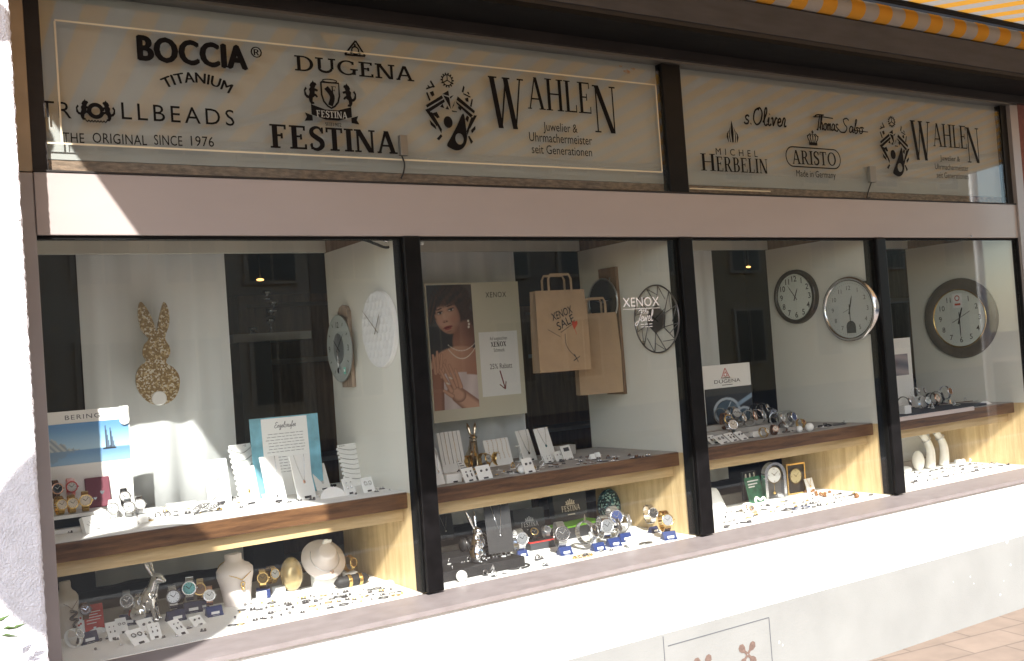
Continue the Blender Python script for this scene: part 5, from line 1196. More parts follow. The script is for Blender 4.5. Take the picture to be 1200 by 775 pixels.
# black bracelet roll with two gold bangles
a = W(398, 690); b = W(427, 684); u = (b - a).normalized(); L_ = (b - a).length; c = (a + b) / 2; r = .022
t = thing('bracelet_roll', 'short black velvet roll carrying two gold bangles by the beech side', 'bracelet display', c)
q = MB(); q.M = basis(a + UP * r, u.cross(UP) * -1, UP, u) if 0 else basis(a + UP * (r + .0005), UP, u.cross(UP) * -1, u); q.lathe([(.004, -.022), (r * .8, -.008), (r, 0), (r, L_), (r * .8, L_ + .008), (.004, L_ + .022)], 20); q.build('roll', 'blackm', t)
for f in (.38, .8):
    q = MB(); q.M = basis(a + UP * (r + .0005) + u * (L_ * f), UP, u.cross(UP) * -1, u); q.lathe([(r * 1.12, -.007), (r * 1.16, -.004), (r * 1.16, .004), (r * 1.12, .007)], 24, cap=False); q.build('bangle', 'gold', t)
# blue gift cube with a gold watch, white cube with another
p = W(309, 697); t = thing('gift_cube', 'open blue and white cube under the gold watch next to the broad bust', 'display cube', p)
q = MB(); q.M = Matrix.Translation(p) @ Matrix.Rotation(R_(-18), 4, 'Z'); q.box((-.026, -.022, .0005), (.026, .025, .036), .002); q.build('cube', 'blue', t)
q = MB(); q.M = Matrix.Translation(p) @ Matrix.Rotation(R_(-18), 4, 'Z'); q.box((-.027, -.0235, .004), (.012, -.0222, .030)); q.build('front_label', 'white', t)
watch(p + Vector((0, 0, .0365)), .042, -14, -12, 'gold', 'gold', 'brass', 'gold link watch on the blue and white cube beside the broad bust', True)
p = W(327, 695); t = thing('display_cube', 'plain white cube before the gold egg', 'display cube', p); q = MB(); q.M = Matrix.Translation(p) @ Matrix.Rotation(R_(10), 4, 'Z'); q.box((-.02, -.018, .0005), (.02, .02, .032), .002); q.build('cube', 'white', t)
watch(p + Vector((-.012, .03, .040)), .040, 12, -12, 'gold', 'gold', 'white', 'gold watch with a pale dial standing just left of the golden egg', True)
p = W(413, 676); watch(p + Vector((0, .02, .034)), .038, 24, -8, 'gold', 'gold', 'brass', 'small gold watch above the black bracelet roll', True)
t = thing('watch_rest', 'white and blue watch rest behind the black bracelet roll', 'watch stand', p); q = MB(); q.M = Matrix.Translation(p); q.box((-.024, -.008, .0005), (.024, .045, .033), .003); q.build('block', 'white', t); q = MB(); q.M = Matrix.Translation(p); q.box((.0245, -.006, .004), (.028, .03, .028)); q.build('side_plate', 'navy', t)
# shells
def shell(p, r, label, m='white', yaw=0):
    t = thing('scallop_shell', label, 'shell', p, 'white shells'); q = MB(); q.M = Matrix.Translation(p) @ Matrix.Rotation(R_(yaw), 4, 'Z'); vs = []; fs = []; n, mm = 40, 8
    for i in range(mm + 1):
        f = i / mm
        for k in range(n + 1): a = R_(-20 + 220 * k / n); rr = r * f * (1 + .035 * math.cos(k * math.pi / 2)); vs.append((rr * math.cos(a), rr * math.sin(a) * .75, r * .42 * math.cos(f * 1.5) * (1 if f > 0 else 1) + .035 * r * math.cos(k * math.pi / 2) * f + .0005))
    for i in range(mm):
        for k in range(n): fs.append((i * (n + 1) + k, i * (n + 1) + k + 1, (i + 1) * (n + 1) + k + 1, (i + 1) * (n + 1) + k))
    q.add(vs, fs, True); q.build('shell', m, t); return t
shell(W(114, 742), .042, 'fluted white shell before the red cube card', 'white', 200)
shell(W(440, 687), .048, 'white shell at the right end of the leftmost window floor', 'white', 160)
shell(W(455, 684), .030, 'smaller white shell near the beech side of the leftmost window', 'white', 190)
# red and white cube cards
t, fr, w_, h_ = board('red_card', 'red card with white lines of print beside the slim snake-pendant bust', 'card', (100.5, 736), (123, 731), 25, Zf, 8, 'red', .03)
part(t, 'print', 'tag', fr, lambda q: [q.box((w_ * .1, h_ * y, .0005), (w_ * x, h_ * (y + .025), .001)) for y, x in ((.72, .85), (.62, .7), (.52, .88), (.42, .8), (.30, .6))] + [q.box((w_ * .42, h_ * .08, .0005), (w_ * .56, h_ * .16, .001))])
t, fr, w_, h_ = board('white_card', 'white card with a small red flower mark left of the red card', 'card', (88, 739), (100, 736.5), 24, Zf, 8, 'white', .01)
part(t, 'flower_mark', 'red', fr, lambda q: [q.poly([(w_ * (.55 + x) + .004 * math.cos(k * 1.05), h_ * (.5 + y) + .004 * math.sin(k * 1.05)) for k in range(6)], .0006) for x, y in ((-.15, .05), (.12, .12), (.1, -.1), (-.1, -.15))])
# blue stands with their watches
for (sx, sy_, s_, m2, lab), wspec in (
    ((151, 728, .062, 'navy', 'navy stand left of the silver rabbit'), ('steel', 'steel', 'inkgrey', .046, 'steel watch with a grey dial left of the silver rabbit', 151)),
    ((174, 728, .056, 'navy', 'navy stand in front of the silver rabbit'), ('silver', 'silver', 'white', .040, 'silver watch lying before the rabbit figurine', 168)),
    ((206, 727, .062, 'navy', 'navy stand just right of the silver rabbit'), ('gunmetal', 'silver', 'steel', .048, 'wide silver bangle watch right of the silver rabbit', 205)),
    ((226, 717, .064, 'navy', 'navy stand under the turquoise-dial watch'), ('silver', 'silver', 'teal', .050, 'silver watch with a bright turquoise dial', 225)),
    ((251, 721, .056, 'blue', 'bright blue sunlit stand at the right of the blue stands'), ('silver', 'rose', 'white', .040, 'rose watch with a pale dial on the bright blue stand', 248))):
    p = W(sx, sy_); stand(p, s_, lab, m2, rnd.uniform(-14, 6)); cs, st_, dl, d_, lb, wx = wspec
    watch(p + Vector(((wx - sx) * mpp(p), .012, s_ * .60)), d_, rnd.uniform(-22, 8), -14, cs, st_, dl, lb, True)
p = W(213, 716); stand(p + Vector((0, .03, 0)), .05, 'navy stand behind the turquoise-dial watch', 'navy'); watch(p + Vector((0, .03, .034)), .042, 10, -10, 'navy', 'blackleather', 'bluegrey', 'dark blue watch behind the turquoise one')
p = W(238, 706); stand(p + Vector((0, .02, 0)), .05, 'navy stand under the orange-gold dial watch', 'navy'); watch(p + Vector((0, .02, .034)), .044, -18, -10, 'gold', 'gold', 'amber', 'gold watch with an orange-gold dial behind the bright blue stand', True)
p = W(103, 753); stand(p, .06, 'navy stand at the front left corner before the red card', 'navy', 12); watch(p + Vector((-.035, -.035, .002)), .036, 50, -30, 'silver', 'white', 'white', 'white strapped watch lying in the front left corner', False)
p = W(101, 716); t = thing('watch_cushion', 'small white cushion with a brown watch behind the red card', 'cushion', p); q = MB(); q.M = Matrix.Translation(p); q.ball((0, .02, .022), .03, 14, 8, (1.2, .8, .7)); q.build('cushion', 'white', t); watch(p + Vector((0, .0, .042)), .036, 0, -20, 'gunmetal', 'leather', 'leather', 'brown dialled watch on the small white cushion')
for lab, pl, pr, h_, kd in (('earring card with dark drops right of the white shell', (129, 753), (140, 748.5), 15, 'drop'), ('earring card with black hoops behind the drop earring card', (140, 745), (151, 741), 13, 'hoop'), ('front card with two big dark hoops at the window edge', (158, 757.5), (176, 752), 14, 'hoop'), ('card with a single dark bow on it under the middle navy stand', (170, 744), (187, 739), 13, 'stud'), ('earring card with a looped charm right of the front hoop card', (178, 751), (190, 746.5), 13, 'drop'), ('earring card with two thin dark bars at the edge of the shade', (210, 746), (222, 742), 15, 'drop'), ('flat earring card behind the bar earring card', (229, 735), (242, 731), 9, 'stud')):
    earring_card(lab, pl, pr, h_ * 1.5, Zf, 52, kd, 'gunmetal')

# ------------------------------------------------------------------ SECOND WINDOW: portrait poster
YP = Y_BK - .03
def PP(px, py): return on_y(px, py, YP)
tl, tr, br, bl = PP(495.5, 332), PP(608.5, 330.6), PP(616, 486), PP(511, 494.5)
x0_, x1_, z0_, z1_ = (tl.x + bl.x) / 2, (tr.x + br.x) / 2, (br.z + bl.z) / 2, (tl.z + tr.z) / 2
t = thing('portrait_poster', 'beige poster with a portrait of a dark-haired woman and a white discount sheet', 'poster', ((x0_ + x1_) / 2, YP, z0_))
fr = basis((0, YP, 0), (1, 0, 0), UP)
q = MB(); q.M = fr; q.box((x0_, z0_, -.006), (x1_, z1_, 0)); q.build('sheet', mat('beige_poster_paper', (.64, .60, .47), .5, var=.03, scale=2), t)
def el(x, y, cx_, cy_, a, b, rot=0.0):
    c, s_ = math.cos(R_(rot)), math.sin(R_(rot)); dx, dy = x - cx_, y - cy_; X, Y = dx * c + dy * s_, -dx * s_ + dy * c
    return math.sqrt((X / a) ** 2 + (Y / b) ** 2)
def soft(d, e=.06): return 1 - ss(1 - e, 1 + e, d)
def woman(u, v):
    x = u * 170; y = (1 - v) * 470                          # y runs down
    bgc = mixc((.17, .16, .18), (.30, .25, .23), ss(40, 170, x) * ss(330, 0, y)); c = bgc
    curl = 5 * math.sin(x * .21 + y * .13) + 4 * math.sin(x * .37 - y * .29)
    hair = lambda k: mixc((.10, .06, .055), (.30, .17, .13), .5 + .5 * math.sin(k * .9))
    k = soft(el(x + curl, y + curl, 92, 62, 74, 70), .10); c = mixc(c, hair(x * .35 + curl + y * .12), k)
    k = soft(el(x + curl * .7, y, 140, 150, 34, 80, -8), .14); c = mixc(c, hair(x * .4 + curl + y * .1), k * .95)
    sk0, sk1, sk2 = (.80, .62, .52), (.62, .43, .35), (.42, .27, .22)
    # neck, shoulders
    k = soft(el(x, y, 128, 205, 42, 70, 14), .12); c = mixc(c, mixc(sk1, sk2, ss(115, 165, x) * .7 + .35 * ss(230, 170, y)), k)
    k = soft(el(x, y, 108, 320, 118, 86), .06); c = mixc(c, mixc(sk0, sk1, ss(60, 190, x + (y - 290) * .3)), k)
    # white top
    edge = 332 + .0012 * (x - 90) ** 2 + (8 if x > 130 else 0)
    k = ss(edge - 3, edge + 3, y); fold = .5 + .5 * math.sin(x * .11 + y * .02); c = mixc(c, mixc((.86, .80, .79), (.72, .65, .65), fold * .5), k)
    # face
    d = el(x, y, 72, 120, 47, 68, -14); k = soft(d, .05)
    f = mixc(sk0, sk1, ss(70, 125, x + (y - 120) * .15)); f = mixc(f, sk2, .35 * ss(.75, 1.02, d))
    def sp(cx_, cy_, a, b, rot, col, s_=1.0, e=.3):
        nonlocal f; f = mixc(f, col, soft(el(x, y, cx_, cy_, a, b, rot), e) * s_)
    sp(48, 140, 15, 12, 0, (.84, .62, .55), .5, .8); sp(95, 132, 14, 12, 0, (.74, .50, .42), .5, .8)
    sp(44, 104, 13, 8, -14, (.40, .26, .22), .5, .6); sp(86, 93, 14, 8, -14, (.38, .24, .20), .5, .6)
    sp(45, 106, 9, 3.6, -12, (.86, .82, .79)); sp(87, 95, 10, 3.8, -14, (.84, .79, .76)); sp(46, 106, 3.8, 3.9, 0, (.12, .08, .07)); sp(88, 95, 4, 4.0, 0, (.12, .08, .07))
    sp(45, 102, 10.5, 2.2, -14, (.13, .08, .07)); sp(87, 91, 11.5, 2.2, -16, (.13, .08, .07)); sp(43, 91, 12, 2.4, -22, (.24, .15, .12)); sp(85, 78, 15, 2.6, -20, (.22, .13, .11))
    sp(60, 122, 5, 20, -12, (.86, .69, .59), .55, .7); sp(63, 138, 9.5, 5.5, -12, (.58, .38, .31), .55, .5); sp(58, 141, 2.4, 1.8, 0, (.26, .14, .12)); sp(69, 138, 2.4, 1.8, 0, (.26, .14, .12))
    sp(71, 160, 17, 4.6, -14, (.55, .22, .21)); sp(72, 166, 13, 4.6, -14, (.66, .32, .30)); sp(71, 162, 17, 1.2, -14, (.28, .10, .10)); sp(76, 176, 10, 3, -14, (.50, .33, .27), .5, .6)
    c = mixc(c, f, k)
    # fringe
    for i in range(9):
        hx = 28 + i * 12; k = soft(el(x + curl * .4, y, hx, 62 - i * 1.5, 8, 24, -25 + i * 5), .35); c = mixc(c, hair(i * 2.1 + y * .15), k * .9)
    k = soft(el(x + curl * .6, y, 16, 96, 15, 52, 8), .2); c = mixc(c, hair(x * .5 + y * .14), k)
    # earring and necklaces
    for (ex, ey) in ((150, 140), (152, 152), (150, 163)): c = mixc(c, (.90, .86, .80), soft(el(x, y, ex, ey, 4, 5), .3))
    for off, dep in ((0, 26), (16, 40)):
        ny_ = 226 + off + dep * (1 - ((x - 118) / 52) ** 2)
        if abs(x - 118) < 52: c = mixc(c, (.93, .89, .82), (1 - ss(1.2, 3.0, abs(y - ny_))) * (.9 if int(x / 5) % 2 or off else .6))
    # hands: fingers pressed flat, one over the other
    def limb(x0, y0, x1, y1, r0, r1, col):
        nonlocal c; dx, dy = x1 - x0, y1 - y0; L2 = dx * dx + dy * dy; tt = max(0, min(1, ((x - x0) * dx + (y - y0) * dy) / L2)); dd = math.hypot(x - x0 - dx * tt, y - y0 - dy * tt); r = r0 + (r1 - r0) * tt
        k = 1 - ss(r - 1.6, r + .8, dd); sh = mixc(col, sk2, .65 * ss(r * .45, r, dd)); c = mixc(c, sh, k)
    limb(20, 330, 8, 470, 24, 30, sk1)
    for (a, b, cc, d_) in ((14, 330, 8, 262), (24, 326, 24, 250), (32, 332, 40, 262), (36, 345, 52, 285)): limb(a, b, cc, d_, 8, 5, sk0)
    limb(150, 470, 96, 420, 34, 30, sk0); limb(96, 420, 76, 400, 27, 24, sk0)
    for (a, b, cc, d_) in ((68, 402, 30, 318), (80, 388, 46, 300), (92, 382, 66, 304), (104, 388, 88, 322)): limb(a, b, cc, d_, 9, 5.5, sk0)
    limb(70, 420, 40, 398, 9, 6, sk0)
    for (rx, ry2) in ((56, 372), (68, 352)): c = mixc(c, (.88, .85, .78), soft(el(x, y, rx, ry2, 8, 3, 30), .3))
    return c
pa, pb, pc, pd = PP(500, 334), PP(553, 334), PP(560.5, 478), PP(508, 481)
xa, xb_, za, zb = (pa.x + pd.x) / 2, (pb.x + pc.x) / 2, (pc.z + pd.z) / 2, (pa.z + pb.z) / 2
picture('portrait_photo', fr @ Matrix.Translation((xa, za, .001)), xb_ - xa, zb - za, 96, 220, woman, t)
def f_px(q):
    a = PP(569, 349); b = PP(593, 348); put_text(q, 'XENOX', a.x, (a.z + b.z) / 2, 6.2 * mpp(a), b.x - a.x, z=.0012, space=1.15)
part(t, 'heading', 'ink', fr, f_px)
sa, sb, sc_, sd = PP(561, 389.5), PP(606, 387.6), PP(610, 463), PP(565, 464)
xa, xb_, za, zb = (sa.x + sd.x) / 2, (sb.x + sc_.x) / 2, (sc_.z + sd.z) / 2, (sa.z + sb.z) / 2
o = part(t, 'discount_sheet', 'white', fr, lambda q: q.box((xa, za, .0015), (xb_, zb, .0025)))
def f_rab(q):
    xm = (xa + xb_) / 2; u = mpp(sa)
    put_text(q, 'Auf ausgesuchten', xm, zb - 10 * u, 4.0 * u, 24 * u, 'c', .003); put_serif(q, 'XENOX', xm - .5 * u, zb - 18 * u, 6 * u, 21 * u, .003, align='c', T=.24, t=.10, st=.08); put_text(q, 'Schmuck', xm, zb - 24 * u, 4.2 * u, 15 * u, 'c', .003)
    put_text(q, '25% Rabatt', xm + 1 * u, zb - 44 * u, 6.0 * u, 31 * u, 'c', .003)
q = MB(); q.M = fr; f_rab(q); oo = q.build('print', 'ink', t)
def f_arr(q):
    u = mpp(sa); a = PP(585.5, 434.5); b = PP(592, 456); q.ribbon([(a.x, a.z), (b.x, b.z)], 1.6 * u, .003)
    for dx, dz in ((-7.5, 6), (1.5, 9)): q.ribbon([(b.x + dx * u, b.z + dz * u), (b.x, b.z)], 1.3 * u, .0032)
part(t, 'arrow', M['darkred'] if 'darkred' in M else M.setdefault('darkred', mat('dark_red_ink', (.16, .02, .02), .7)), fr, f_arr)

# ------------------------------------------------------------------ paper carrier bags
def paper_bag(pl, pr, ptop, y, yaw, label, depth, writing=False):
    a = on_y(*pl, y); b = on_y(*pr, y); tp = on_y(*ptop, y); w_ = (b - a).length; h_ = tp.z - (a.z + b.z) / 2
    c = Vector(((a.x + b.x) / 2, y, (a.z + b.z) / 2)); t = thing('paper_bag', label, 'paper bag', c, 'brown paper carrier bags')
    fr = Matrix.Translation(c) @ Matrix.Rotation(R_(yaw), 4, 'Z') @ basis((0, 0, 0), (1, 0, 0), UP)
    q = MB(); q.M = fr; d = depth; x0, x1 = -w_ / 2, w_ / 2; e = .006
    vs = [(x0, 0, 0), (x1, 0, 0), (x1 + .001, h_ * .5, .004), (x1 - e, h_, -.004), (x0 + e, h_, -.004), (x0 - .001, h_ * .5, .004),
          (x0, 0, -d), (x1, 0, -d), (x1 - .006, h_ * .5, -d * .5), (x1 - e, h_, -d + .012), (x0 + e, h_, -d + .012), (x0 + .006, h_ * .5, -d * .5), (x1 - .004, h_ * .5, -d), (x0 + .004, h_ * .5, -d), (x1 - .014, h_, -d * .5), (x0 + .014, h_, -d * .5)]
    fs = [(0, 1, 2, 5), (5, 2, 3, 4), (7, 6, 13, 12), (12, 13, 10, 9), (1, 7, 12, 8), (1, 8, 2), (2, 8, 14, 3), (8, 12, 9, 14), (6, 0, 5, 11), (6, 11, 13), (5, 4, 15, 11), (13, 11, 15, 10), (0, 6, 7, 1)]
    q.add(vs, fs, False); q.build('bag', 'kraft', t)
    for zz in (.001, -d + .010):
        q = MB(); q.M = fr; hw = w_ * .22; wd = .011
        pts = [(-hw, h_ * .90), (-hw, h_ + .050), (-hw * .82, h_ + .070), (hw * .82, h_ + .070), (hw, h_ + .050), (hw, h_ * .90)]
        q.ribbon(pts, wd, zz); q.ribbon(pts, wd, zz - .0016); q.build('handle', 'kraft', t)
    if writing:
        q = MB(); q.M = fr; sl_ = q.M; q.M = fr @ Matrix.Translation((-w_ * .20, h_ * .62, .0065)) @ Matrix.Rotation(R_(18), 4, 'Z')
        put_text(q, 'XENOX', 0, 0, .034, w_ * .42, z=0, shear=.1); q.M = fr @ Matrix.Translation((-w_ * .10, h_ * .50, .0065)) @ Matrix.Rotation(R_(24), 4, 'Z'); put_text(q, 'SALE', 0, 0, .036, w_ * .36, z=0, shear=.1)
        q.ribbon([(w_ * .02, -.012), (w_ * .36, -.004)], .0022, .0002); q.ribbon([(-w_ * .18, .03), (-w_ * .02, -.028)], .0018, .0003)
        q.M = fr @ Matrix.Translation((0, 0, .0068)); q.ribbon([(p_.x, p_.y) for p_ in smooth_pts([(.02 * w_, h_ * .46, 0), (.02 * w_, h_ * .34, 0), (.08 * w_, h_ * .25, 0), (.16 * w_, h_ * .19, 0), (.20 * w_, h_ * .16, 0)], 5)], .0022, 0)
        q.ribbon([(.17 * w_, h_ * .20), (.24 * w_, h_ * .10), (.28 * w_, h_ * .17), (.15 * w_, h_ * .12), (.22 * w_, h_ * .15)], .004, .0003); q.build('writing', 'ink', t)
        q = MB(); q.M = fr @ Matrix.Translation((w_ * .22, h_ * .57, .0067)) @ Matrix.Rotation(R_(-8), 4, 'Z'); s_ = .016
        q.poly([(s_ * x, s_ * y) for x, y in ((0, -1.6), (.9, .1), (.85, .8), (.4, 1), (0, .5), (-.5, .9), (-.9, .5), (-.8, -.2))]); q.ribbon([(.2 * s_, -1.4 * s_), (.8 * s_, -2.8 * s_)], .002, .0003); q.build('heart', 'inkred', t)
    return t
paper_bag((635, 436), (691, 434), (656, 340), .34, -6, 'brown paper bag with handwriting and a red heart hanging in front', .07, True)
paper_bag((684, 462), (727, 461), (702, 367), .43, -16, 'plain brown paper bag half hidden behind the one with the red heart', .06)
# ------------------------------------------------------------------ second window: wall clocks on the side
fr, p = clock_frame(718, 388, PX[1], .008); k_ = mpp(p)
t = thing('wall_clock', 'pendulum clock on a tall brown plank with a dark round dial and two silver rods', 'wall clock', p)
q = MB(); q.M = fr; q.box((-.068, -74 * k_, -.007), (.068, 74 * k_, .010), .002); q.build('plank', 'brownwood', t)
g = on_x(707, 354, PX[1] - .045); fr2 = basis(g, (0, -1, 0), UP); RG = 27 * mpp(g)
q = MB(); q.M = fr2; q.lathe([(RG, -.004), (RG, .003)], 40); do = q.build('dial', mat('charcoal_glass', (.022, .023, .025), .18, spec=.6), t)
q = MB(); q.M = fr2; q.ring((0, 0, .002), RG, .0042, 'z', 44, 6); q.lathe([(.006, .004), (.006, .007)], 12); q.build('rim', 'steel', do)
for dy in (-.03, .03):
    q = MB(); q.M = fr; q.tube([(dy, 62 * k_, .02), (dy, -70 * k_, .02)], .0032, 6); q.build('rod', 'steel', t)
q = MB(); q.M = fr2; hands(q, RG, 9, 14, .006, .03, .4, .6); q.build('hands', 'steel', do)
# wire clock
fr, p = clock_frame(769, 374, PX[1], .018); RG = 39.5 * mpp(p)
t = thing('wall_clock', 'round black wire wall clock of spokes about a dark polygon hub', 'wall clock', p)
q = MB(); q.M = fr; q.ring((0, 0, 0), RG, .0038, 'z', 56, 6); q.build('outer_ring', 'gunmetal', t)
hub = [(RG * .42 * math.cos(R_(20 + 60 * k)), RG * .42 * math.sin(R_(20 + 60 * k)) - .0) for k in range(6)]
q = MB(); q.M = fr; q.prism(hub, -.004, .004); q.build('hub', 'gunmetal', t)
q = MB(); q.M = fr
for k in range(12):
    a = R_(20 + 30 * k); b0 = hub[(k // 2) % 6]; q.tube([(b0[0] * .95, b0[1] * .95, 0), (RG * math.cos(a), RG * math.sin(a), 0)], .0022, 5)
    a2 = R_(20 + 30 * (k + 1)); q.tube([(RG * .72 * math.cos(a), RG * .72 * math.sin(a), .001), (RG * math.cos(a2), RG * math.sin(a2), .001)], .0018, 5)
q.build('spokes', 'gunmetal', t)
q = MB(); q.M = fr; hands(q, RG, 10, 10, .007, .03, .38, .6); q.build('hands', 'blackm', t)
# lettering stuck on the second pane
t0 = on_y(729, 359, -.0015)
t = thing('window_sticker', 'white lettering with a script word stuck on the second pane', 'sticker', t0)
fr = basis((0, -.0014, 0), (1, 0, 0), UP)
def f_st(q):
    a = on_y(730, 358.5, -.0014); b = on_y(773, 359.5, -.0014); u = mpp(a); w_ = b.x - a.x; z = (a.z + b.z) / 2
    put_text(q, 'XENOX', a.x, z, 10.5 * u, w_, bold=.004, space=1.05); q.box((a.x, z - 3.2 * u, 0), (b.x, z - 2.5 * u, .0001))
    put_script(q, 'Jewel', a.x + w_ * .32, z - 18 * u, 13 * u, w_ * .46, .0, .075, .2); put_script(q, 'the', a.x + w_ * .50, z - 9 * u, 6 * u, w_ * .18, .0002, .10)
    for k in range(2):
        x = a.x + w_ * .44
        for j in range(3): q.box((x, z - (22.0 + k * 3) * u, 0), (x + w_ * .09, z - (21.2 + k * 3) * u, .0001)); x += w_ * .115
q = MB(); q.M = fr; f_st(q); q.build('lettering', 'sticker', t)

# ------------------------------------------------------------------ SECOND WINDOW: shelf
necklace_card('tall narrow white card by the black mullion on the second shelf', (512, 569), (522, 567), 34, Zs, 16, f=.5, foot=False)
necklace_card('white card leaning behind the tall narrow one by the mullion', (513, 549), (522, 547), 24, Zs, 22, f=.5, foot=False)
t, fr, w_, h_ = board('chain_card', 'pale card with five straight chains behind the golden rabbit', 'jewellery card', (520, 545), (547, 541), 38, Zs, 12, group='jewellery cards')
for k in range(5): part(t, 'chain', 'gold' if k % 2 else 'gunmetal', fr, lambda q: q.tube([(w_ * (.12 + .18 * k), h_, .002), (w_ * (.13 + .18 * k), h_ * .2, .002)], .0009, 5))
t, fr, w_, h_ = board('chain_card', 'pale card with hanging gold bead strings right of the golden rabbit', 'jewellery card', (573, 545), (602, 540), 29, Zs, 14, group='jewellery cards')
for k in range(5): part(t, 'chain', 'gold', fr, lambda q: [q.ball((w_ * (.14 + .18 * k) + .002 * math.sin(j), h_ * (.95 - .085 * j), .003), .0024, 6, 5) for j in range(9)])
p = W(558, 548, Zs); rabbit(p + Vector((0, .02, 0)), 54 * mpp(p), -112, 'sit', 'chromew', 'warm shiny rabbit figurine with upright ears on the second shelf')
for i, (px, py, r_) in enumerate(((582, 546, .029), (549, 550, .029))):
    p = W(px, py, Zs); t = thing('bangle', ['wide golden bangle standing right of the shiny rabbit', 'wide golden bangle standing against the shiny rabbit'][i], 'bangle', p)
    q = MB(); q.M = basis(p + UP * (r_ + .002), (.8, .6, 0), UP, Vector((.6, -.8, 0))); q.lathe([(r_, -.012), (r_ * 1.06, -.006), (r_ * 1.06, .006), (r_, .012)], 28, cap=False); q.build('band', 'gold', t)
    q = MB(); q.M = basis(p + UP * (r_ + .002), (.8, .6, 0), UP, Vector((.6, -.8, 0))); q.lathe([(r_ * .9, -.006), (r_ * .9, .002)], 20); q.build('inner_plate', 'goldegg', t)
p = W(570, 549, Zs); watch(p, .040, 15, -18, 'gold', 'gold', 'silver', 'golden watch with a silvery dial in front of the shiny rabbit', True)
for i, (px, py, r_) in enumerate(((528, 549, .016), (611.5, 555, .017))):
    p = W(px, py, Zs); t = thing('white_ball', ['white ball at the left of the second shelf', 'white ball in front of the T-stand on the second shelf'][i], 'ball', p, 'white display balls'); q = MB(); q.M = Matrix.Translation(p); q.ball((0, 0, r_), r_, 18, 12); q.build('ball', 'whitep', t)
for lab, pl, pr, h_ in (('text card with grey lines before the shiny rabbit', (540, 545), (550, 543), 11), ):
    t, fr, w_, h2 = board('text_card', lab, 'card', pl, pr, h_, Zs, 25); part(t, 'print', 'inkgrey', fr, lambda q: [q.box((w_ * .1, h2 * (.15 + .16 * k), .0005), (w_ * .9, h2 * (.21 + .16 * k), .0008)) for k in range(5)])
for i, (px, py, sx, sz) in enumerate(((533, 566, .034, .036), )):
    p = W(px, py, Zs); t = thing('display_block', 'low wide white block at the front left of the second shelf', 'display block', p); q = MB(); q.M = Matrix.Translation(p) @ Matrix.Rotation(R_(-4), 4, 'Z'); q.box((-sx, 0, .0005), (sx, .045, sz), .002); q.build('block', 'whitep', t); q = MB(); q.M = Matrix.Translation(p); q.box((-.006, -.0045, .002), (.012, -.0005, .008)); q.build('price_label', 'stud', t)
earring_card('pale card with dark drops in front of the shiny rabbit', (546, 566), (559, 563), 17, Zs, 22, 'drop', 'gunmetal')
earring_card('pale card with two dark studs right of the drop card on the second shelf', (562, 563), (578, 560), 17, Zs, 22, 'stud', 'gunmetal')
p = W(610, 541, Zs); t = thing('bracelet_stand', 'white T-shaped bracelet stand on the second shelf', 'jewellery stand', p)
q = MB(); q.box((p.x - .004, p.y - .004, Zs), (p.x + .004, p.y + .004, Zs + .066)); q.box((p.x - .02, p.y - .015, Zs), (p.x + .02, p.y + .015, Zs + .004)); q.build('post', 'white', t); q = MB(); q.tube([(p.x - .022, p.y, Zs + .07), (p.x + .022, p.y, Zs + .07)], .0045, 8); q.build('bar', 'white', t)
necklace_card('leaning white necklace card with a curved bar pendant right of the T-stand', (615, 542), (630, 538.5), 38, Zs, 16, drop='gunmetal', f=.3)
necklace_card('leaning white necklace card with a dark teal square', (637, 542.5), (653, 539), 41, Zs, 16, drop=M.setdefault('tealsq', mat('dark_teal_stone', (.02, .12, .13), .3)), f=.5)
earring_card('white card with a dark printed square at the front of the second shelf', (616, 556), (628, 553.5), 18, Zs, 20, 'stud', 'gunmetal')
earring_card('small white card with silver drops before the teal square card', (640, 543), (649, 541), 11, Zs, 22, 'drop')
earring_card('small white square card right of the teal square card', (653, 541), (661, 539), 12, Zs, 22, 'stud')
t, fr, w_, h_ = board('ring_card', 'white card with a dark rectangle standing apart on the second shelf', 'card', (662, 539.5), (672.5, 537), 17, Zs, 18); part(t, 'dark_window', 'greybox', fr, lambda q: q.box((w_ * .22, h_ * .58, .0004), (w_ * .8, h_ * .85, .001)))
p = W(681, 535, Zs); t = thing('display_block', 'grey block at the back of the second shelf behind the lone card', 'display block', p + Vector((0, .12, 0))); q = MB(); q.M = Matrix.Translation(p + Vector((0, .12, 0))); q.box((-.05, 0, .0005), (.06, .05, .045), .002); q.build('block', 'cloth_grey', t)
for i, (px, py) in enumerate(((694, 538), (700, 536))):
    p = W(px, py, Zs); t = thing('price_tent', ['left white paper tent on the second shelf', 'right white paper tent on the second shelf'][i], 'price tent', p); q = MB(); q.M = basis(p, (0, 1, 0), UP, (1, 0, 0)); q.prism([(-.012, .0005), (.012, .0005), (.001, .022), (-.001, .022)], -.013, .013); q.build('tent', 'white', t)
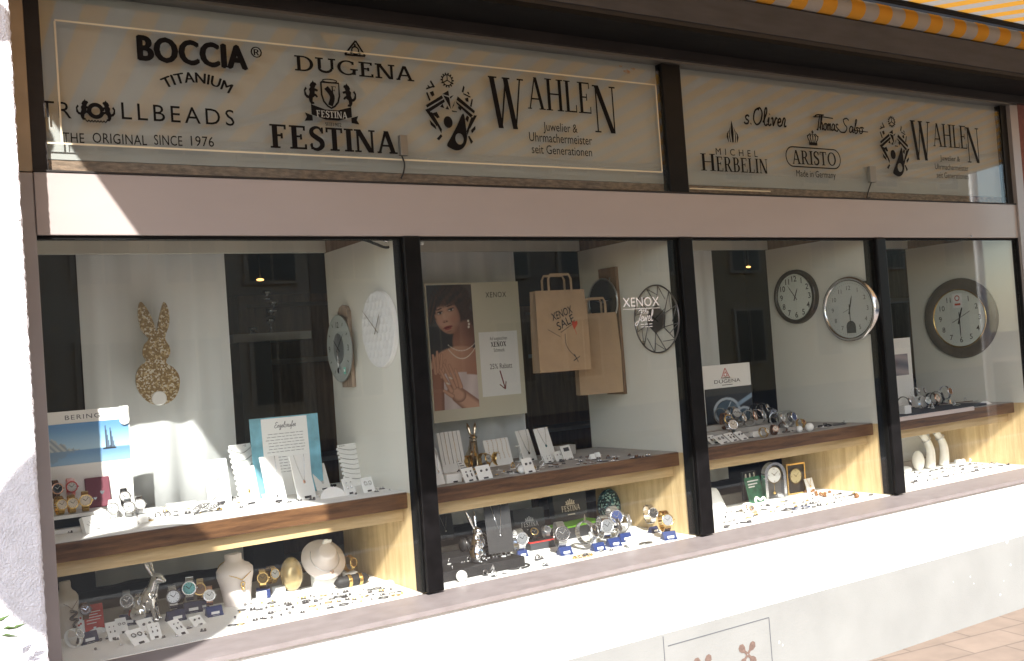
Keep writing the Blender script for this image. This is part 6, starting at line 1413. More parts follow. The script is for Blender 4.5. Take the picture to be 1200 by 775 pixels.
# ------------------------------------------------------------------ SECOND WINDOW: floor
def black_card(lab, pl, pr, h_, lean=10, th=.004, z=Zf):
    t, fr, w_, h2 = board('necklace_card', lab, 'jewellery card', pl, pr, h_, z, lean, 'blackm', th, 'jewellery cards')
    part(t, 'chain', 'silver', fr, lambda q: q.tube([(w_ * .25, h2, .002), (w_ * .52, h2 * .38, .002), (w_ * .68, h2, .002)], .0013, 5)); part(t, 'pendant', 'silver', fr, lambda q: q.ball((w_ * .52, h2 * .35, .003), .005, 8, 6)); return t
Zt = Zf + .040
tA = W(521, 676); tB = W(609, 662)
def tray(x0, y0, x1, y1, z0, z1, lab, marks):
    t = thing('display_tray', lab, 'display tray', ((x0 + x1) / 2, (y0 + y1) / 2, z0)); q = MB(); q.box((x0, y0, z0 + .0005), (x1, y1, z1), .002); q.build('tray', 'blackm', t)
    q = MB(); q.M = basis((x0, y0 - .0006, z0), (1, 0, 0), UP)
    for f, s_ in marks: put_script(q, 'As', f * (x1 - x0), (z1 - z0) * .3, (z1 - z0) * .5, None, 0, .16, .3) if 'A' in SCR else None
    if q.v: q.build('maker_mark', 'silver', t)
    return t
SCR['A'] = ([[(-.05, .0), (.3, 1.0), (.42, .0)], [(.02, .35), (.5, .42)]], .46)
xa = MUL[0][1] + .01; xb_ = tB.x
tray(xa, .10, xb_, .22, Zf, Zf + .040, 'long black tray at the front left of the second window floor', ((.62, 1),))
tray(xa, .221, xb_ + .01, .36, Zf, Zf + .062, 'higher black tray behind the long one in the second window', ((.82, 1), (.15, 1)))
Zt2 = Zf + .0625
black_card('small black necklace card by the mullion under the second shelf', (513, 630), (533, 627), 26, z=Zt2)
black_card('tall black card with a silver V chain beside the upright silver rabbit', (573, 650), (603, 646), 58, z=Zt2)
a = W(518, 641, Zt2); b = W(566, 634, Zt2); a.y = b.y = .30; u = (b - a).normalized(); L_ = (b - a).length; r = .026
t = thing('bracelet_roll', 'long black roll with silver and leather bangles on the black tray', 'bracelet display', (a + b) / 2)
q = MB(); q.M = basis(a + UP * (r + .001), UP, u.cross(UP) * -1, u); q.lathe([(.003, -.003), (r, 0), (r, L_), (.003, L_ + .003)], 20); q.build('roll', 'blackm', t)
for k in range(9):
    q = MB(); q.M = basis(a + UP * (r + .001) + u * (L_ * (k + .5) / 9), UP, u.cross(UP) * -1, u); q.ring((0, 0, 0), r + .003, .0032, 'z', 22, 6); q.build('bangle', ['gunmetal', 'blackleather', 'gunmetal', 'leather', 'silver', 'silver', 'gunmetal', 'steel', 'blackleather'][k], t)
p = W(559, 658, Zf + .0405); p.y = .16; p = Vector((on_y(559, 655, .16).x, .16, Zf + .0405)); rabbit(p, 62 * mpp(p), -60, 'up', 'chrome', 'upright silver rabbit with swept back ears on the black tray')
def logo_box(lab, pl, pr, h_, lean, th=.045):
    t, fr, w_, h2 = board('gift_box', lab, 'gift box', pl, pr, h_, Zf, lean, 'greybox', th)
    def lg(q):
        u = w_ / 36; c = (w_ * .5, h2 * .52); put_serif(q, 'FESTINA', c[0], c[1] - 3 * u, 5.2 * u, 20 * u, .0008, align='c', T=.2, t=.09)
        for k in range(5): q.ribbon([(c[0] + (k - 2) * 1.7 * u, c[1] + 4 * u), (c[0] + (k - 2) * 2.2 * u, c[1] + (8 - abs(k - 2)) * u)], 1.3 * u, .0009)
        q.ribbon([(c[0] - 5 * u, c[1] + 3.4 * u), (c[0] + 5 * u, c[1] + 3.4 * u)], 1.2 * u, .0010); q.box((c[0] - 4 * u, c[1] - 6.5 * u, .0006), (c[0] + 4 * u, c[1] - 5.6 * u, .0010))
    part(t, 'emblem', 'steel', fr, lg); return t
logo_box('dark grey gift box lid with a silver crowned emblem behind the red-rimmed box', (605, 636), (641, 631), 38, 8)
logo_box('dark gift box with a crowned emblem behind the lime green lid', (653, 613), (691, 606), 40, 6)
def open_box(pl, pr, depth, h_, lab, rim, fill):
    a = W(*pl); b = W(*pr); u = (b - a).normalized(); w_ = (b - a).length; n = u.cross(UP); fr = basis(a, u, -n, UP)
    t = thing('open_box', lab, 'box', (a + b) / 2); q = MB(); q.M = fr; q.box((0, 0, .0005), (w_, depth, h_ * .86), .001); q.build('box', 'greybox', t)
    q = MB(); q.M = fr; q.box((-.001, -.001, h_ * .8605), (w_ + .001, depth + .001, h_)); q.build('rim', rim, t)
    if fill:
        q = MB(); q.M = fr; q.box((.006, .006, h_ + .0002), (w_ - .006, depth - .006, h_ + .001)); q.build('inlay', 'blackm', t)
    return t, fr, w_
t, fr, w_ = open_box((622, 646), (655, 640), .075, .036, 'dark box with a bright red rim holding two watches', 'red', True)
for i, f in enumerate((.28, .74)):
    p = fr @ Vector((w_ * f, .03, .0372)); watch(p, .034, -10, -35, ['gold', 'silver'][i], ['blackleather', 'steel'][i], ['blackm', 'inkgrey'][i], ['gold rimmed watch at the left in the red-rimmed box', 'steel watch at the right in the red-rimmed box'][i], bool(i))
open_box((659, 634), (707, 623), .11, .058, 'dark grey box with a lime green lid', 'green', False)
p = W(694, 602); t = thing('cone_stand', 'pale pointed ring cone behind the lime green lid', 'ring holder', p + Vector((0, .05, 0))); q = MB(); q.M = Matrix.Translation(p + Vector((0, .05, 0))); q.lathe([(.016, .0005), (.015, .004), (.002, .085), (.0005, .088)], 20); q.build('cone', 'cream', t)
p = W(716, 612); m_ = mpp(p); t = thing('egg_ornament', 'big glittering dark teal egg on a flat foot under the second shelf', 'egg ornament', p)
q = MB(); q.M = Matrix.Translation(p); prof = []
for k in range(17): a = math.pi * k / 16; prof.append((max(.0006, 15.5 * m_ * math.sin(a) * (1 - .12 * (1 - math.cos(a)) / 2)), 19 * m_ * (1 - math.cos(a)) + .010))
q.lathe(prof, 32); q.build('egg', 'glitter_teal', t); q = MB(); q.M = Matrix.Translation(p); q.lathe([(.028, .0005), (.028, .010), (.02, .014)], 24); q.build('foot', 'greybox', t)
for (sx, sy_, s_, yaw_, lab), ws in (
    ((612, 652, .044, -10, 'blue stand left of the red-rimmed box'), [(0, .01, 'silver', 'silver', 'steel', .050, 'silver bracelet watch left of the red-rimmed box')]),
    ((662, 650, .058, -8, 'blue stand right of the red-rimmed box'), [(-.008, .01, 'gunmetal', 'steel', 'blackm', .058, 'big steel chronograph right of the red-rimmed box'), (.016, .05, 'gold', 'steel', 'bluegrey', .046, 'steel watch tucked behind the big chronograph')]),
    ((701, 645, .056, -6, 'blue stand at the left end of the steel watch row'), [(-.03, .02, 'steel', 'steel', 'blackm', .054, 'leftmost steel watch in the crowded row of steel watches')]),
    ((719, 640, .060, -4, 'blue stand in the middle of the steel watch row'), [(-.02, .03, 'steel', 'silver', 'steel', .054, 'steel watch with a silvery dial second in the crowded row'), (.020, .02, 'gunmetal', 'steel', 'blackm', .050, 'dark dialled steel watch third in the crowded row')]),
    ((732, 634, .060, -4, 'blue stand at the right end of the steel watch row'), [(-.012, .05, 'silver', 'silver', 'bluegrey', .056, 'tall steel watch rising above the right end of the row'), (.022, .03, 'steel', 'steel', 'inkgrey', .050, 'rightmost steel watch of the crowded row')]),
    ((766, 624, .046, 6, 'dark blue stand under the left gold watch by the beech side'), [(0, .012, 'silver', 'silver', 'blackm', .046, 'silver watch high on the dark blue stand by the beech side')]),
    ((784, 632, .060, -18, 'bright blue stand under the gold watch by the beech side'), [(0, .016, 'gold', 'gold', 'inkgrey', .050, 'gold watch with a grey dial by the beech side')])):
    p = W(sx, sy_); stand(p, s_, lab, 'blue' if sx not in (766,) else 'navy', yaw_, True)
    for dx, dy, cs, st_, dl, d_, lb in ws: watch(p + Vector((dx, dy, s_ * .5 + (.016 if 'tall' in lb or 'high' in lb else 0))), d_ * 1.08, rnd.uniform(-20, 48), -14, cs, st_, dl, lb, True)
    q = None
for i, (px, py) in enumerate(((697, 637), (714, 633), (731, 627), (763, 615))):
    p = W(px, py); t = thing('cuff_block', ['white cuff block under the leftmost steel watch', 'white cuff block in the middle of the steel watches', 'white cuff block under the tall steel watch', 'white cuff block by the left gold watch'][i], 'display block', p + Vector((0, -.002, 0))); q = MB(); q.M = Matrix.Translation(p + Vector((0, 0, 0))) @ Matrix.Rotation(R_(-15), 4, 'Z'); q.box((-.022, -.014, .030), (.022, .014, .052), .004); q.box((-.01, -.008, .0005), (.01, .008, .030)); q.build('cuff', 'white', t)
for i, (px, py, r_) in enumerate(((541.5, 682, .022), (740, 645, .024))):
    p = W(px, py); t = thing('white_ball', ['white ball before the long black tray', 'white ball in front of the steel watches'][i], 'ball', p, 'white display balls'); q = MB(); q.M = Matrix.Translation(p); q.ball((0, 0, r_), r_, 20, 12); q.build('ball', 'white', t)
p = W(606, 665); t = thing('bangle', 'black bangle lying flat in front of the red-rimmed box', 'bangle', p); q = MB(); q.M = Matrix.Translation(p); q.ring((0, 0, .004), .053, .0035, 'z', 40, 8, 1, .8); q.build('band', 'blackm', t); q = MB(); q.M = Matrix.Translation(p); q.ball((-.012, -.042, .004), .006, 8, 6); q.build('clasp', 'silver', t)
p = W(531, 678); t = thing('bottle_stopper', 'grey glass stopper standing left of the white ball', 'stopper', p); q = MB(); q.M = Matrix.Translation(p); q.lathe([(.010, .0005), (.011, .010), (.004, .016), (.002, .045), (.0012, .05)], 16); q.build('stopper', 'steel', t)
for i, (px, py) in enumerate(((569, 675), (579, 677), (630, 657))):
    p = W(px, py); t = thing('ring_holder', ['dark signet ring in a holder right of the white ball', 'silver ring in a holder right of the dark signet ring', 'dark stone ring standing before the red-rimmed box'][i], 'ring', p); q = MB(); q.M = Matrix.Translation(p); q.ring((0, 0, .013), .010, .003, 'y', 18, 6); q.build('ring', ['gunmetal', 'silver', 'gunmetal'][i], t); q = MB(); q.M = Matrix.Translation(p); q.box((-.009, -.006, .0005), (.009, .006, .005)); q.build('foot', 'greybox', t)
def chain_heap(p, n, rx, ry2, m, lab, r=.0035):
    t = thing('chain_bracelet', lab, 'bracelet', p); q = MB()
    for j in range(n): a = j * 2 * math.pi / n; q.ring((p.x + rx * math.cos(a), p.y + ry2 * math.sin(a), p.z + r + .001 * (j % 2)), r * 1.3, r * .42, 'z' if j % 2 else 'y', 8, 4)
    q.build('links', m, t); return t
chain_heap(W(683, 653), 26, .045, .02, 'gold', 'gold link bracelet lying before the steel watches')
p = W(757, 638); t = thing('oval_tray', 'small dark oval tray right of the white ball by the steel watches', 'tray', p); q = MB(); q.M = Matrix.Translation(p); q.lathe([(.026, .0005), (.036, .006), (.034, .007), (.025, .003)], 28, 1, .6); q.build('tray', 'steel', t)

# ------------------------------------------------------------------ THIRD WINDOW
for i, (px, py, hp, lab, rim, face) in enumerate(((932, 348, 32, 'round wall clock with a dark brown rim and large numerals', 'gunmetal', 'whitep'), (996, 362.5, 39, 'round silver rimmed wall clock with a dark keyhole pendulum window', 'silver', 'whitep'))):
    fr, p = clock_frame(px, py, PX[2], .022); R = hp * mpp(p); t = thing('wall_clock', lab, 'wall clock', p, 'round wall clocks')
    q = MB(); q.M = fr; iw = .84 if i == 0 else .86; q.lathe([(R * .98, -.021), (R, -.01), (R * .98, .010), (R * .93, .016), (R * iw, .012), (R * iw, -.004)], 56, cap=False); q.build('rim', 'darkbrown' if i == 0 and 'darkbrown' in M else (M.setdefault('darkbrown', mat('dark_brown_lacquer', (.028, .018, .014), .3)) if i == 0 else 'silver'), t)
    q = MB(); q.M = fr; q.lathe([(R * iw * 1.001, -.006), (R * iw * 1.0, .0)], 48); q.build('face', mat('clock_face_white', (.82, .82, .77), .5) if i == 0 else mat('clock_face_grey', (.62, .62, .61), .4), t)
    q = MB(); q.M = fr; numerals(q, R, .66 if i == 0 else .64, R * (.20 if i == 0 else .13), .0006, .012 if i == 0 else -.004, range(1, 13) if i == 0 else [k for k in range(1, 13) if k != 6]); q.build('numerals', 'ink', t)
    q = MB(); q.M = fr
    for k in range(60): a = k * math.pi / 30; q.ribbon([(R * .765 * math.sin(a), R * .765 * math.cos(a)), (R * .79 * math.sin(a), R * .79 * math.cos(a))], R * .008, .0006)
    q.build('minute_marks', 'ink', t)
    if i == 1:
        q = MB(); q.M = fr; c = -.52 * R; q.poly([(R * .17 * math.cos(R_(a)), c + R * .17 * math.sin(R_(a))) for a in range(0, 181, 15)] + [(-R * .17, c - R * .20), (R * .17, c - R * .20)], .0010); q.build('pendulum_window', 'greybox', t)
        q = MB(); q.M = fr; q.ring((0, 0, .004), R * .88, .003, 'z', 48, 6); q.build('inner_rim', 'steel', t)
    q = MB(); q.M = fr; hands(q, R, 11.9 if i == 0 else 12, 54 if i == 0 else 30, .003, .03, .34 if i == 0 else .42, .52)
    if i == 1: a = R_(250); q.ribbon([(0, 0), (R * .25 * math.sin(a), R * .25 * math.cos(a))], R * .012, .006)
    q.build('hands', 'ink', t)
    q = MB(); q.M = fr; q.lathe([(R * iw, .0095), (R * iw, .0110)], 48); q.build('glass_front', 'glass_thin', t)
# dark advertising card
Y3 = .45
a = on_y(822, 505, Y3); b = on_y(878.5, 425, Y3); c0 = on_y(824, 429, Y3); x1_ = on_y(881, 460, Y3).x; x0_ = max(MUL[1][1] + .002, on_y(826, 470, Y3).x); z1_ = (b.z + c0.z) / 2; zs_ = on_y(853, 454, Y3).z
t = thing('counter_card', 'white counter card with a red triangle emblem over a dark photograph of watches', 'display board', ((x0_ + x1_) / 2, Y3, Zs)); w_ = x1_ - x0_; h_ = z1_ - Zs; fr = basis((x0_, Y3, Zs), (1, 0, 0), UP)
q = MB(); q.M = fr; q.box((0, 0, -.006), (w_, h_, 0), .001); q.build('board', 'white', t)
def night(u, v):
    c = mixc((.09, .10, .12), (.20, .23, .27), ss(.2, 1, v) * (.4 + .6 * u))
    for (cx_, cy_, r_) in ((.44, .50, .26), (.80, .36, .17)):
        d = math.hypot(u - cx_, (v - cy_) * 1.0)
        c = mixc(c, (.72, .76, .79), (1 - ss(.02, .035, abs(d - r_)))); c = mixc(c, (.28, .36, .42), soft(d / (r_ * .85), .1)); c = mixc(c, (.80, .82, .83), (1 - ss(.0, .02, abs((u - cx_) - (v - cy_) * .5))) * (d < r_ * .8))
    k = 1 - ss(.03, .07, abs((v - .62) - (u - .7) * .55)); c = mixc(c, (.55, .64, .72), k * ss(.55, .75, u))
    return c
picture('watch_photo', fr @ Matrix.Translation((0.002, .002, .0006)), w_ - .004, zs_ - Zs - .002, 60, 56, night, t)
q = MB(); q.M = fr; u_ = w_ / 52; hh = h_ - (zs_ - Zs); f_tri(q, a=(w_ * .38, h_ - hh * .58), b=(w_ * .55, h_ - hh * .58), c=(w_ * .465, h_ - hh * .16)); q.M = fr @ Matrix.Translation((0, 0, .0008)); q.build('emblem', 'red', t)
for v_ in t.children[-1].data.vertices: v_.co.y -= .0009
q = MB(); q.M = fr; put_text(q, 'DUGENA', w_ * .22, h_ - hh * .80, hh * .15, w_ * .55, z=.0008); q.box((w_ * .38, h_ - hh * .90, .0006), (w_ * .60, h_ - hh * .875, .0009)); q.build('lettering', 'ink', t)
p = W(868, 507, Zs)
riser = thing('display_riser', 'stepped grey riser carrying the crowd of watches in the third window', 'display stand', W(885, 505, Zs)); rx0 = on_z(843, 512, Zs).x; 
q = MB()
for k in range(3): q.box((MUL[1][1] + .06, .22 + .06 * k, Zs + .0005 + (.0005 if k else 0)), (on_y(928, 490, .25).x - .04 * k, .28 + .06 * k - .0005, Zs + .022 * (k + 1)))
q.build('steps', 'cloth_grey', riser)
W3 = [(847, 474, 2, 'silver', 'silver', 'white', 'silver watch at the left before the dark photograph'), (859, 470, 2, 'steel', 'steel', 'white', 'silver watch highest before the dark photograph'), (867, 489, 1, 'silver', 'silver', 'cream', 'silver watch in the middle left of the riser'), (851, 494, 1, 'gold', 'leather', 'blackm', 'brown strapped watch low at the left of the riser'), (857, 499, 0, 'silver', 'steel', 'cream', 'large cream dialled watch lowest at the left of the riser'), (880, 488, 1, 'rose', 'steel', 'white', 'two-tone watch in the middle of the riser'), (890, 484, 1, 'silver', 'silver', 'steel', 'wide silver watch right of the two-tone watch'), (888, 470, 2, 'gunmetal', 'blackleather', 'blackm', 'black watch at the back of the riser'), (895, 476, 2, 'silver', 'blackleather', 'white', 'white dialled watch on a black strap at the back of the riser'), (904, 482, 1, 'gunmetal', 'blackleather', 'blackm', 'dark watch near the right end of the riser'), (912, 484, 0, 'silver', 'silver', 'white', 'silver watch at the right end of the riser'), (920, 487, 0, 'gunmetal', 'steel', 'inkgrey', 'last steel watch at the right end of the crowd'), (926, 489, 0, 'silver', 'steel', 'bluegrey', 'steel watch half behind the last one at the right end of the crowd')]
for px, py, lv, cs, st_, dl, lb in W3:
    y = .25 + .06 * lv; z = Zs + .022 * (lv + 1) + .001 if px < 905 else Zs + .022 * (1 if y < .28 else lv + 1) + .001
    p = Vector((on_y(px, py, y).x, y, z)); watch(p, .047, rnd.uniform(-25, 48), -16, cs, st_, dl, lb, st_ not in ('leather', 'blackleather'), wide=.42)
for i, (px, py, sx, lab) in enumerate(((888, 512, .030, 'white block before the middle of the riser'), (926, 502, .045, 'long white block before the right end of the riser'))):
    p = W(px, py, Zs); t = thing('display_block', lab, 'display block', p); q = MB(); q.M = Matrix.Translation(p); q.box((-sx, .0, .0005), (sx, .03, .026), .002); q.build('block', 'whitep', t)
for i, px in enumerate((897, 908, 920, 940)):
    p = W(px, 513 - i * 3 - (2 if i == 3 else 0), Zs); watch(p, .030, rnd.uniform(-30, 20), -20, ['gold', 'rose', 'silver', 'gold'][i], ['gold', 'leather', 'leather', 'gold'][i], ['white', 'cream', 'white', 'amber'][i], ['small gold watch first in the front row of the third shelf', 'small rose watch second in the front row', 'small silver watch on brown leather third in the front row', 'small gold watch with an amber dial beside the two pale balls'][i], i in (0, 3))
for i, (px, py, r_) in enumerate(((937, 508, .017), (949, 507, .021))):
    p = W(px, py, Zs); t = thing('white_ball', ['smaller of the two pale balls on the third shelf', 'bigger of the two pale balls on the third shelf'][i], 'ball', p, 'white display balls'); q = MB(); q.M = Matrix.Translation(p); q.ball((0, 0, r_), r_, 18, 12); q.build('ball', 'whitep', t)
for i, (px, py) in enumerate(((968, 500), (985, 498))):
    p = W(px, py, Zs); t = thing('cord_necklace', ['dark cord necklace lying right of the pale balls', 'second dark cord necklace near the shelf end'][i], 'necklace', p); q = MB(); q.tube(smooth_pts([(p.x - .05, p.y, Zs + .003), (p.x - .02, p.y + .03, Zs + .006), (p.x + .02, p.y + .02, Zs + .003), (p.x + .05, p.y + .03, Zs + .006), (p.x + .03, p.y - .01, Zs + .003), (p.x - .01, p.y - .015, Zs + .003)], 5, True), .0028, 6, True); q.build('cord', ['blackm', 'gunmetal'][i], t)
p = W(834, 515, Zs); t = thing('display_block', 'black block with a white top by the left mullion of the third shelf', 'display block', p); q = MB(); q.M = Matrix.Translation(p); q.box((-.022, 0, .0005), (.022, .05, .04), .002); q.build('block', 'blackm', t); q = MB(); q.M = Matrix.Translation(p); q.box((-.024, -.002, .0405), (.024, .052, .046)); q.build('top', 'whitep', t)
for i, (pl, pr) in enumerate((((835, 521), (845, 519)), ((846, 521), (856, 518)), ((858, 518), (867, 516)), ((870, 516), (878, 514)))):
    earring_card(['first of four small cards in the front left of the third shelf', 'second of four small cards in the front left of the third shelf', 'third of four small cards in the front left of the third shelf', 'last of four small cards in the front left of the third shelf'][i], pl, pr, 14, Zs, 50, ['drop', 'hoop', 'drop', 'stud'][i], 'gunmetal')
# floor of the third window
p = W(850, 600); t = thing('draped_bust', 'white draped cone display by the left mullion of the third window', 'necklace bust', p); q = MB(); q.M = Matrix.Translation(p + Vector((0, .08, 0)))
q.lathe([(.075, .0005), (.068, .02), (.050, .06), (.034, .095), (.022, .11), (.004, .114)], 28, 1, .7); q.build('drape', 'white', t)
t, fr, w_, h_ = board('leaflet', 'green leaflet with pale lines of print under the third shelf', 'leaflet', (879, 591), (897, 587), 31, Zf, 12, 'greenCard', .002)
part(t, 'print', 'tag', fr, lambda q: [q.box((w_ * .15, h_ * y, .0005), (w_ * x, h_ * (y + .05), .0009)) for y, x in ((.82, .85), (.70, .75), (.60, .55))])
# arched clock
p = W(911, 586); m_ = mpp(p); t = thing('table_clock', 'silver arched table clock with a round dial and pendulum', 'table clock', p); fr = basis(p, Vector((1, -.22, 0)), UP); w_ = 29 * m_; h_ = 44 * m_
arch = [(-w_ / 2, 0), (w_ / 2, 0)] + [(w_ / 2 * math.cos(R_(a)), h_ - w_ / 2 + w_ / 2 * math.sin(R_(a))) for a in range(0, 181, 12)]
q = MB(); q.M = fr; inn = [(x * .76, .010 + y * .955 if y < h_ * .5 else y - w_ * .10) for x, y in arch]; n = len(arch)
for z0, z1, A, B in ((0, 0, arch, inn), ):
    q.add([(x, y, 0) for x, y in arch] + [(x, y, 0) for x, y in inn], [(k, (k + 1) % n, n + (k + 1) % n, n + k) for k in range(n)], False)
    q.add([(x, y, 0) for x, y in arch] + [(x, y, -.035) for x, y in arch], [(k, n + k, n + (k + 1) % n, (k + 1) % n) for k in range(n)], True)
    q.add([(x, y, 0) for x, y in inn] + [(x, y, -.03) for x, y in inn], [(k, (k + 1) % n, n + (k + 1) % n, n + k) for k in range(n)], True)
q.build('case', 'silver', t)
q = MB(); q.M = fr; q.poly(inn, -.03); q.poly(arch[::-1], -.0355); q.build('back', mat('smoked_back', (.13, .12, .11), .3), t)
q = MB(); q.M = fr @ Matrix.Translation((0, h_ * .66, -.02)); q.lathe([(w_ * .33, -.006), (w_ * .33, .008)], 32); do = q.build('dial', 'whitep', t)
q = MB(); q.M = fr @ Matrix.Translation((0, h_ * .66, -.02)); q.ring((0, 0, .008), w_ * .33, .0025, 'z', 32, 6); hands(q, w_ * .33, 10, 9, .0095, .05, .5, .75); numerals(q, w_ * .33, .78, w_ * .07, .0085, .0, (12, 3, 6, 9)); q.build('dial_rim', 'brass', do)
q = MB(); q.M = fr @ Matrix.Translation((0, 0, -.018)); q.tube([(0, h_ * .45, 0), (0, h_ * .20, 0)], .0012, 5); q.ball((0, h_ * .18, 0), .009, 12, 8, (1, 1, .4)); q.build('pendulum', 'gold', t)
# square gold clock
p = W(935, 579); m_ = mpp(p); t = thing('table_clock', 'square gold framed table clock with a dark face and round dial', 'table clock', p); fr = basis(p, Vector((1, -.12, 0)), UP); w_ = 28 * m_; h_ = 36 * m_
q = MB(); q.M = fr; e = .008; q.box((-w_ / 2, 0, -.03), (-w_ / 2 + e, h_, 0), .001); q.box((w_ / 2 - e, 0, -.03), (w_ / 2, h_, 0), .001); q.box((-w_ / 2 + e, 0, -.03), (w_ / 2 - e, e, -.0005)); q.box((-w_ / 2 + e, h_ - e, -.03), (w_ / 2 - e, h_, -.0005)); q.build('frame', 'gold', t)
q = MB(); q.M = fr; q.box((-w_ / 2 + e, e, -.028), (w_ / 2 - e, h_ - e, -.012)); q.build('back', M['darkbrown'], t)
q = MB(); q.M = fr @ Matrix.Translation((0, h_ * .58, -.011)); q.lathe([(w_ * .31, -.001), (w_ * .31, .006)], 32); do = q.build('dial', mat('pale_gold_dial', (.62, .52, .28), .4), t)
q = MB(); q.M = fr @ Matrix.Translation((0, h_ * .58, -.011)); q.ring((0, 0, .006), w_ * .31, .0026, 'z', 32, 6); numerals(q, w_ * .31, .76, w_ * .07, .0064, 0, (12, 3, 6, 9)); hands(q, w_ * .31, 10, 8, .007, .05, .5, .75); q.build('dial_rim', 'brass', do)
necklace_card('small white card leaning before the square gold clock', (947, 578), (956, 576), 17, Zf, 14, chain='gold', drop='gold', f=.5)
shell(W(938, 583), .045, 'white shell before the square gold clock', 'white', 190); shell(W(944, 585), .03, 'small white shell right of the one before the gold clock', 'white', 170)
p = W(879, 600); t = thing('bracelet_ring', 'white rounded bracelet holder in the third window', 'jewellery stand', p); q = MB(); q.M = basis(p + UP * .018, (1, -.3, 0), (0, .5, .5)); q.tube([(.034 * math.cos(R_(a)), .026 * math.sin(R_(a)), 0) for a in range(-30, 215, 12)], .009, 10); q.build('holder', 'pearl', t); q = MB(); q.M = basis(p + UP * .024, (1, -.3, 0), (0, .5, .5)); q.ring((0, 0, 0), .018, .003, 'z', 18, 6); q.build('bangle', 'rose', t)
p = W(893, 596); t = thing('heart_locket', 'pale pearl loop ornament before the silver arched clock', 'ornament', p); q = MB(); q.M = basis(p + UP * .002, (1, -.2, 0), (.1, .3, 1)); q.tube(smooth_pts([(0, 0, 0), (.028, .03, 0), (.022, .052, 0), (.002, .042, 0), (-.02, .056, 0), (-.028, .035, 0)], 5, True), .006, 8, True); q.build('loop', 'pearl', t)
for k in range(11):
    p = W(946 + k * 2.5 + rnd.uniform(-2, 2), 579 + rnd.uniform(-3, 4)); q = MB(); q.M = Matrix.Translation(p); q.ball((0, 0, .008), .009, 9, 7, (rnd.uniform(.8, 1.5), .9, .9)); tag(q.build('amber_bead', 'amber', None, p), 'orange amber bead in the heap right of the square gold clock', 'bead', 'amber beads')
p = W(1004, 584); q = MB(); q.M = Matrix.Translation(p); q.ball((0, 0, .012), .013, 12, 8); tag(q.build('amber_bead', 'amber', None, p), 'lone orange amber bead near the right beech side of the third window', 'bead', 'amber beads')
for i, (px, py) in enumerate(((939, 596), (925, 598))):
    chain_heap(W(px, py), 30, .055 - .02 * i, .022 - .006 * i, 'bluegrey' if i == 0 else 'gunmetal', ['dark blue bead bracelet lying at the front of the third window', 'smaller dark bracelet left of the blue bead bracelet'][i], .003)
p = W(893, 566); t = thing('earring_stand', 'dark stand with pale long drop earrings behind the arched clock', 'jewellery stand', p + Vector((0, .08, 0))); pp = p + Vector((0, .08, 0))
q = MB(); q.box((pp.x - .05, pp.y, Zf), (pp.x + .05, pp.y + .012, Zf + .15)); q.build('board', 'greybox', t)
for k in range(3): q = MB(); q.M = Matrix.Translation(pp + Vector((-.03 + .03 * k, -.006, .12))); q.ball((0, 0, 0), .009, 8, 8, (.7, .5, 2.6)); q.build('earring', 'pearl', t)

# ------------------------------------------------------------------ FOURTH WINDOW
fr, p = clock_frame(1125, 373, PX[3], .02); R = 47 * mpp(p)
t = thing('wall_clock', 'big round wall clock with a broad dark wooden rim and a gold inner ring', 'wall clock', p, 'round wall clocks')
q = MB(); q.M = fr; q.lathe([(R * .98, -.019), (R, -.008), (R * .98, .008), (R * .86, .016), (R * .74, .012), (R * .72, .004)], 60, cap=False); q.build('rim', mat('dark_oak', (.075, .055, .045), .45, var=.3, scale=16), t)
q = MB(); q.M = fr; q.ring((0, 0, .008), R * .72, .0055, 'z', 56, 8); q.build('gold_ring', 'gold', t)
q = MB(); q.M = fr; q.lathe([(R * .715, -.004), (R * .715, .002)], 48); q.build('face', mat('clock_face_pale', (.78, .79, .76), .5), t)
q = MB(); q.M = fr; numerals(q, R, .54, R * .125, .0026, .006); q.build('numerals', 'ink', t)
q = MB(); q.M = fr; hands(q, R, 12.1, 30, .005, .025, .32, .50); a = R_(62); q.ribbon([(-.22 * R * math.sin(a), -.22 * R * math.cos(a)), (.34 * R * math.sin(a), .34 * R * math.cos(a))], .012 * R, .009); q.build('hands', 'ink', t)
q = MB(); q.M = fr; q.box((-R * .13, R * .26, .012), (R * .13, R * .62, .014)); o = q.build('price_tag', 'tag', t)
q = MB(); q.M = fr; q.ring((0, R * .5, .0145), R * .06, R * .012, 'z', 14, 4); q.box((-R * .08, R * .32, .0141), (R * .08, R * .37, .0145)); q.build('tag_print', 'inkred', o)
q = MB(); q.M = fr; q.lathe([(R * .715, .0085), (R * .715, .0098)], 48); q.build('glass_front', 'glass_thin', t)
Y4 = .46; x0_ = MUL[2][1] + .06; x1_ = on_y(1069, 430, Y4).x; z1_ = on_y(1060, 396, Y4).z
t = thing('counter_card', 'white counter card with a small dark photograph by the left mullion of the rightmost window', 'display board', (x1_ - .05, Y4, Zs)); w_ = x1_ - x0_; fr = basis((x0_, Y4, Zs), (1, 0, 0), UP)
q = MB(); q.M = fr; q.box((0, 0, -.005), (w_, z1_ - Zs, 0), .001); q.build('board', 'white', t)
zz0 = on_y(1057, 440, Y4).z - Zs; zz1 = on_y(1057, 415, Y4).z - Zs
def small_photo(u, v): return mixc(mixc((.35, .37, .45), (.62, .58, .60), .5 + .5 * math.sin(u * 7 + v * 9)), (.45, .12, .14), .7 * soft(math.hypot(u - .5, v - .6) / .3, .3))
xw = on_y(1064.5, 430, Y4).x - x0_; picture('photo', fr @ Matrix.Translation((w_ * .1, zz0, .0006)), xw - w_ * .1, zz1 - zz0, 26, 30, small_photo, t)
q = MB(); q.M = fr; put_text(q, 'E', xw - w_ * .28, z1_ - Zs - .06, .022, None, z=.0006); q.build('lettering', 'inkgrey', t)
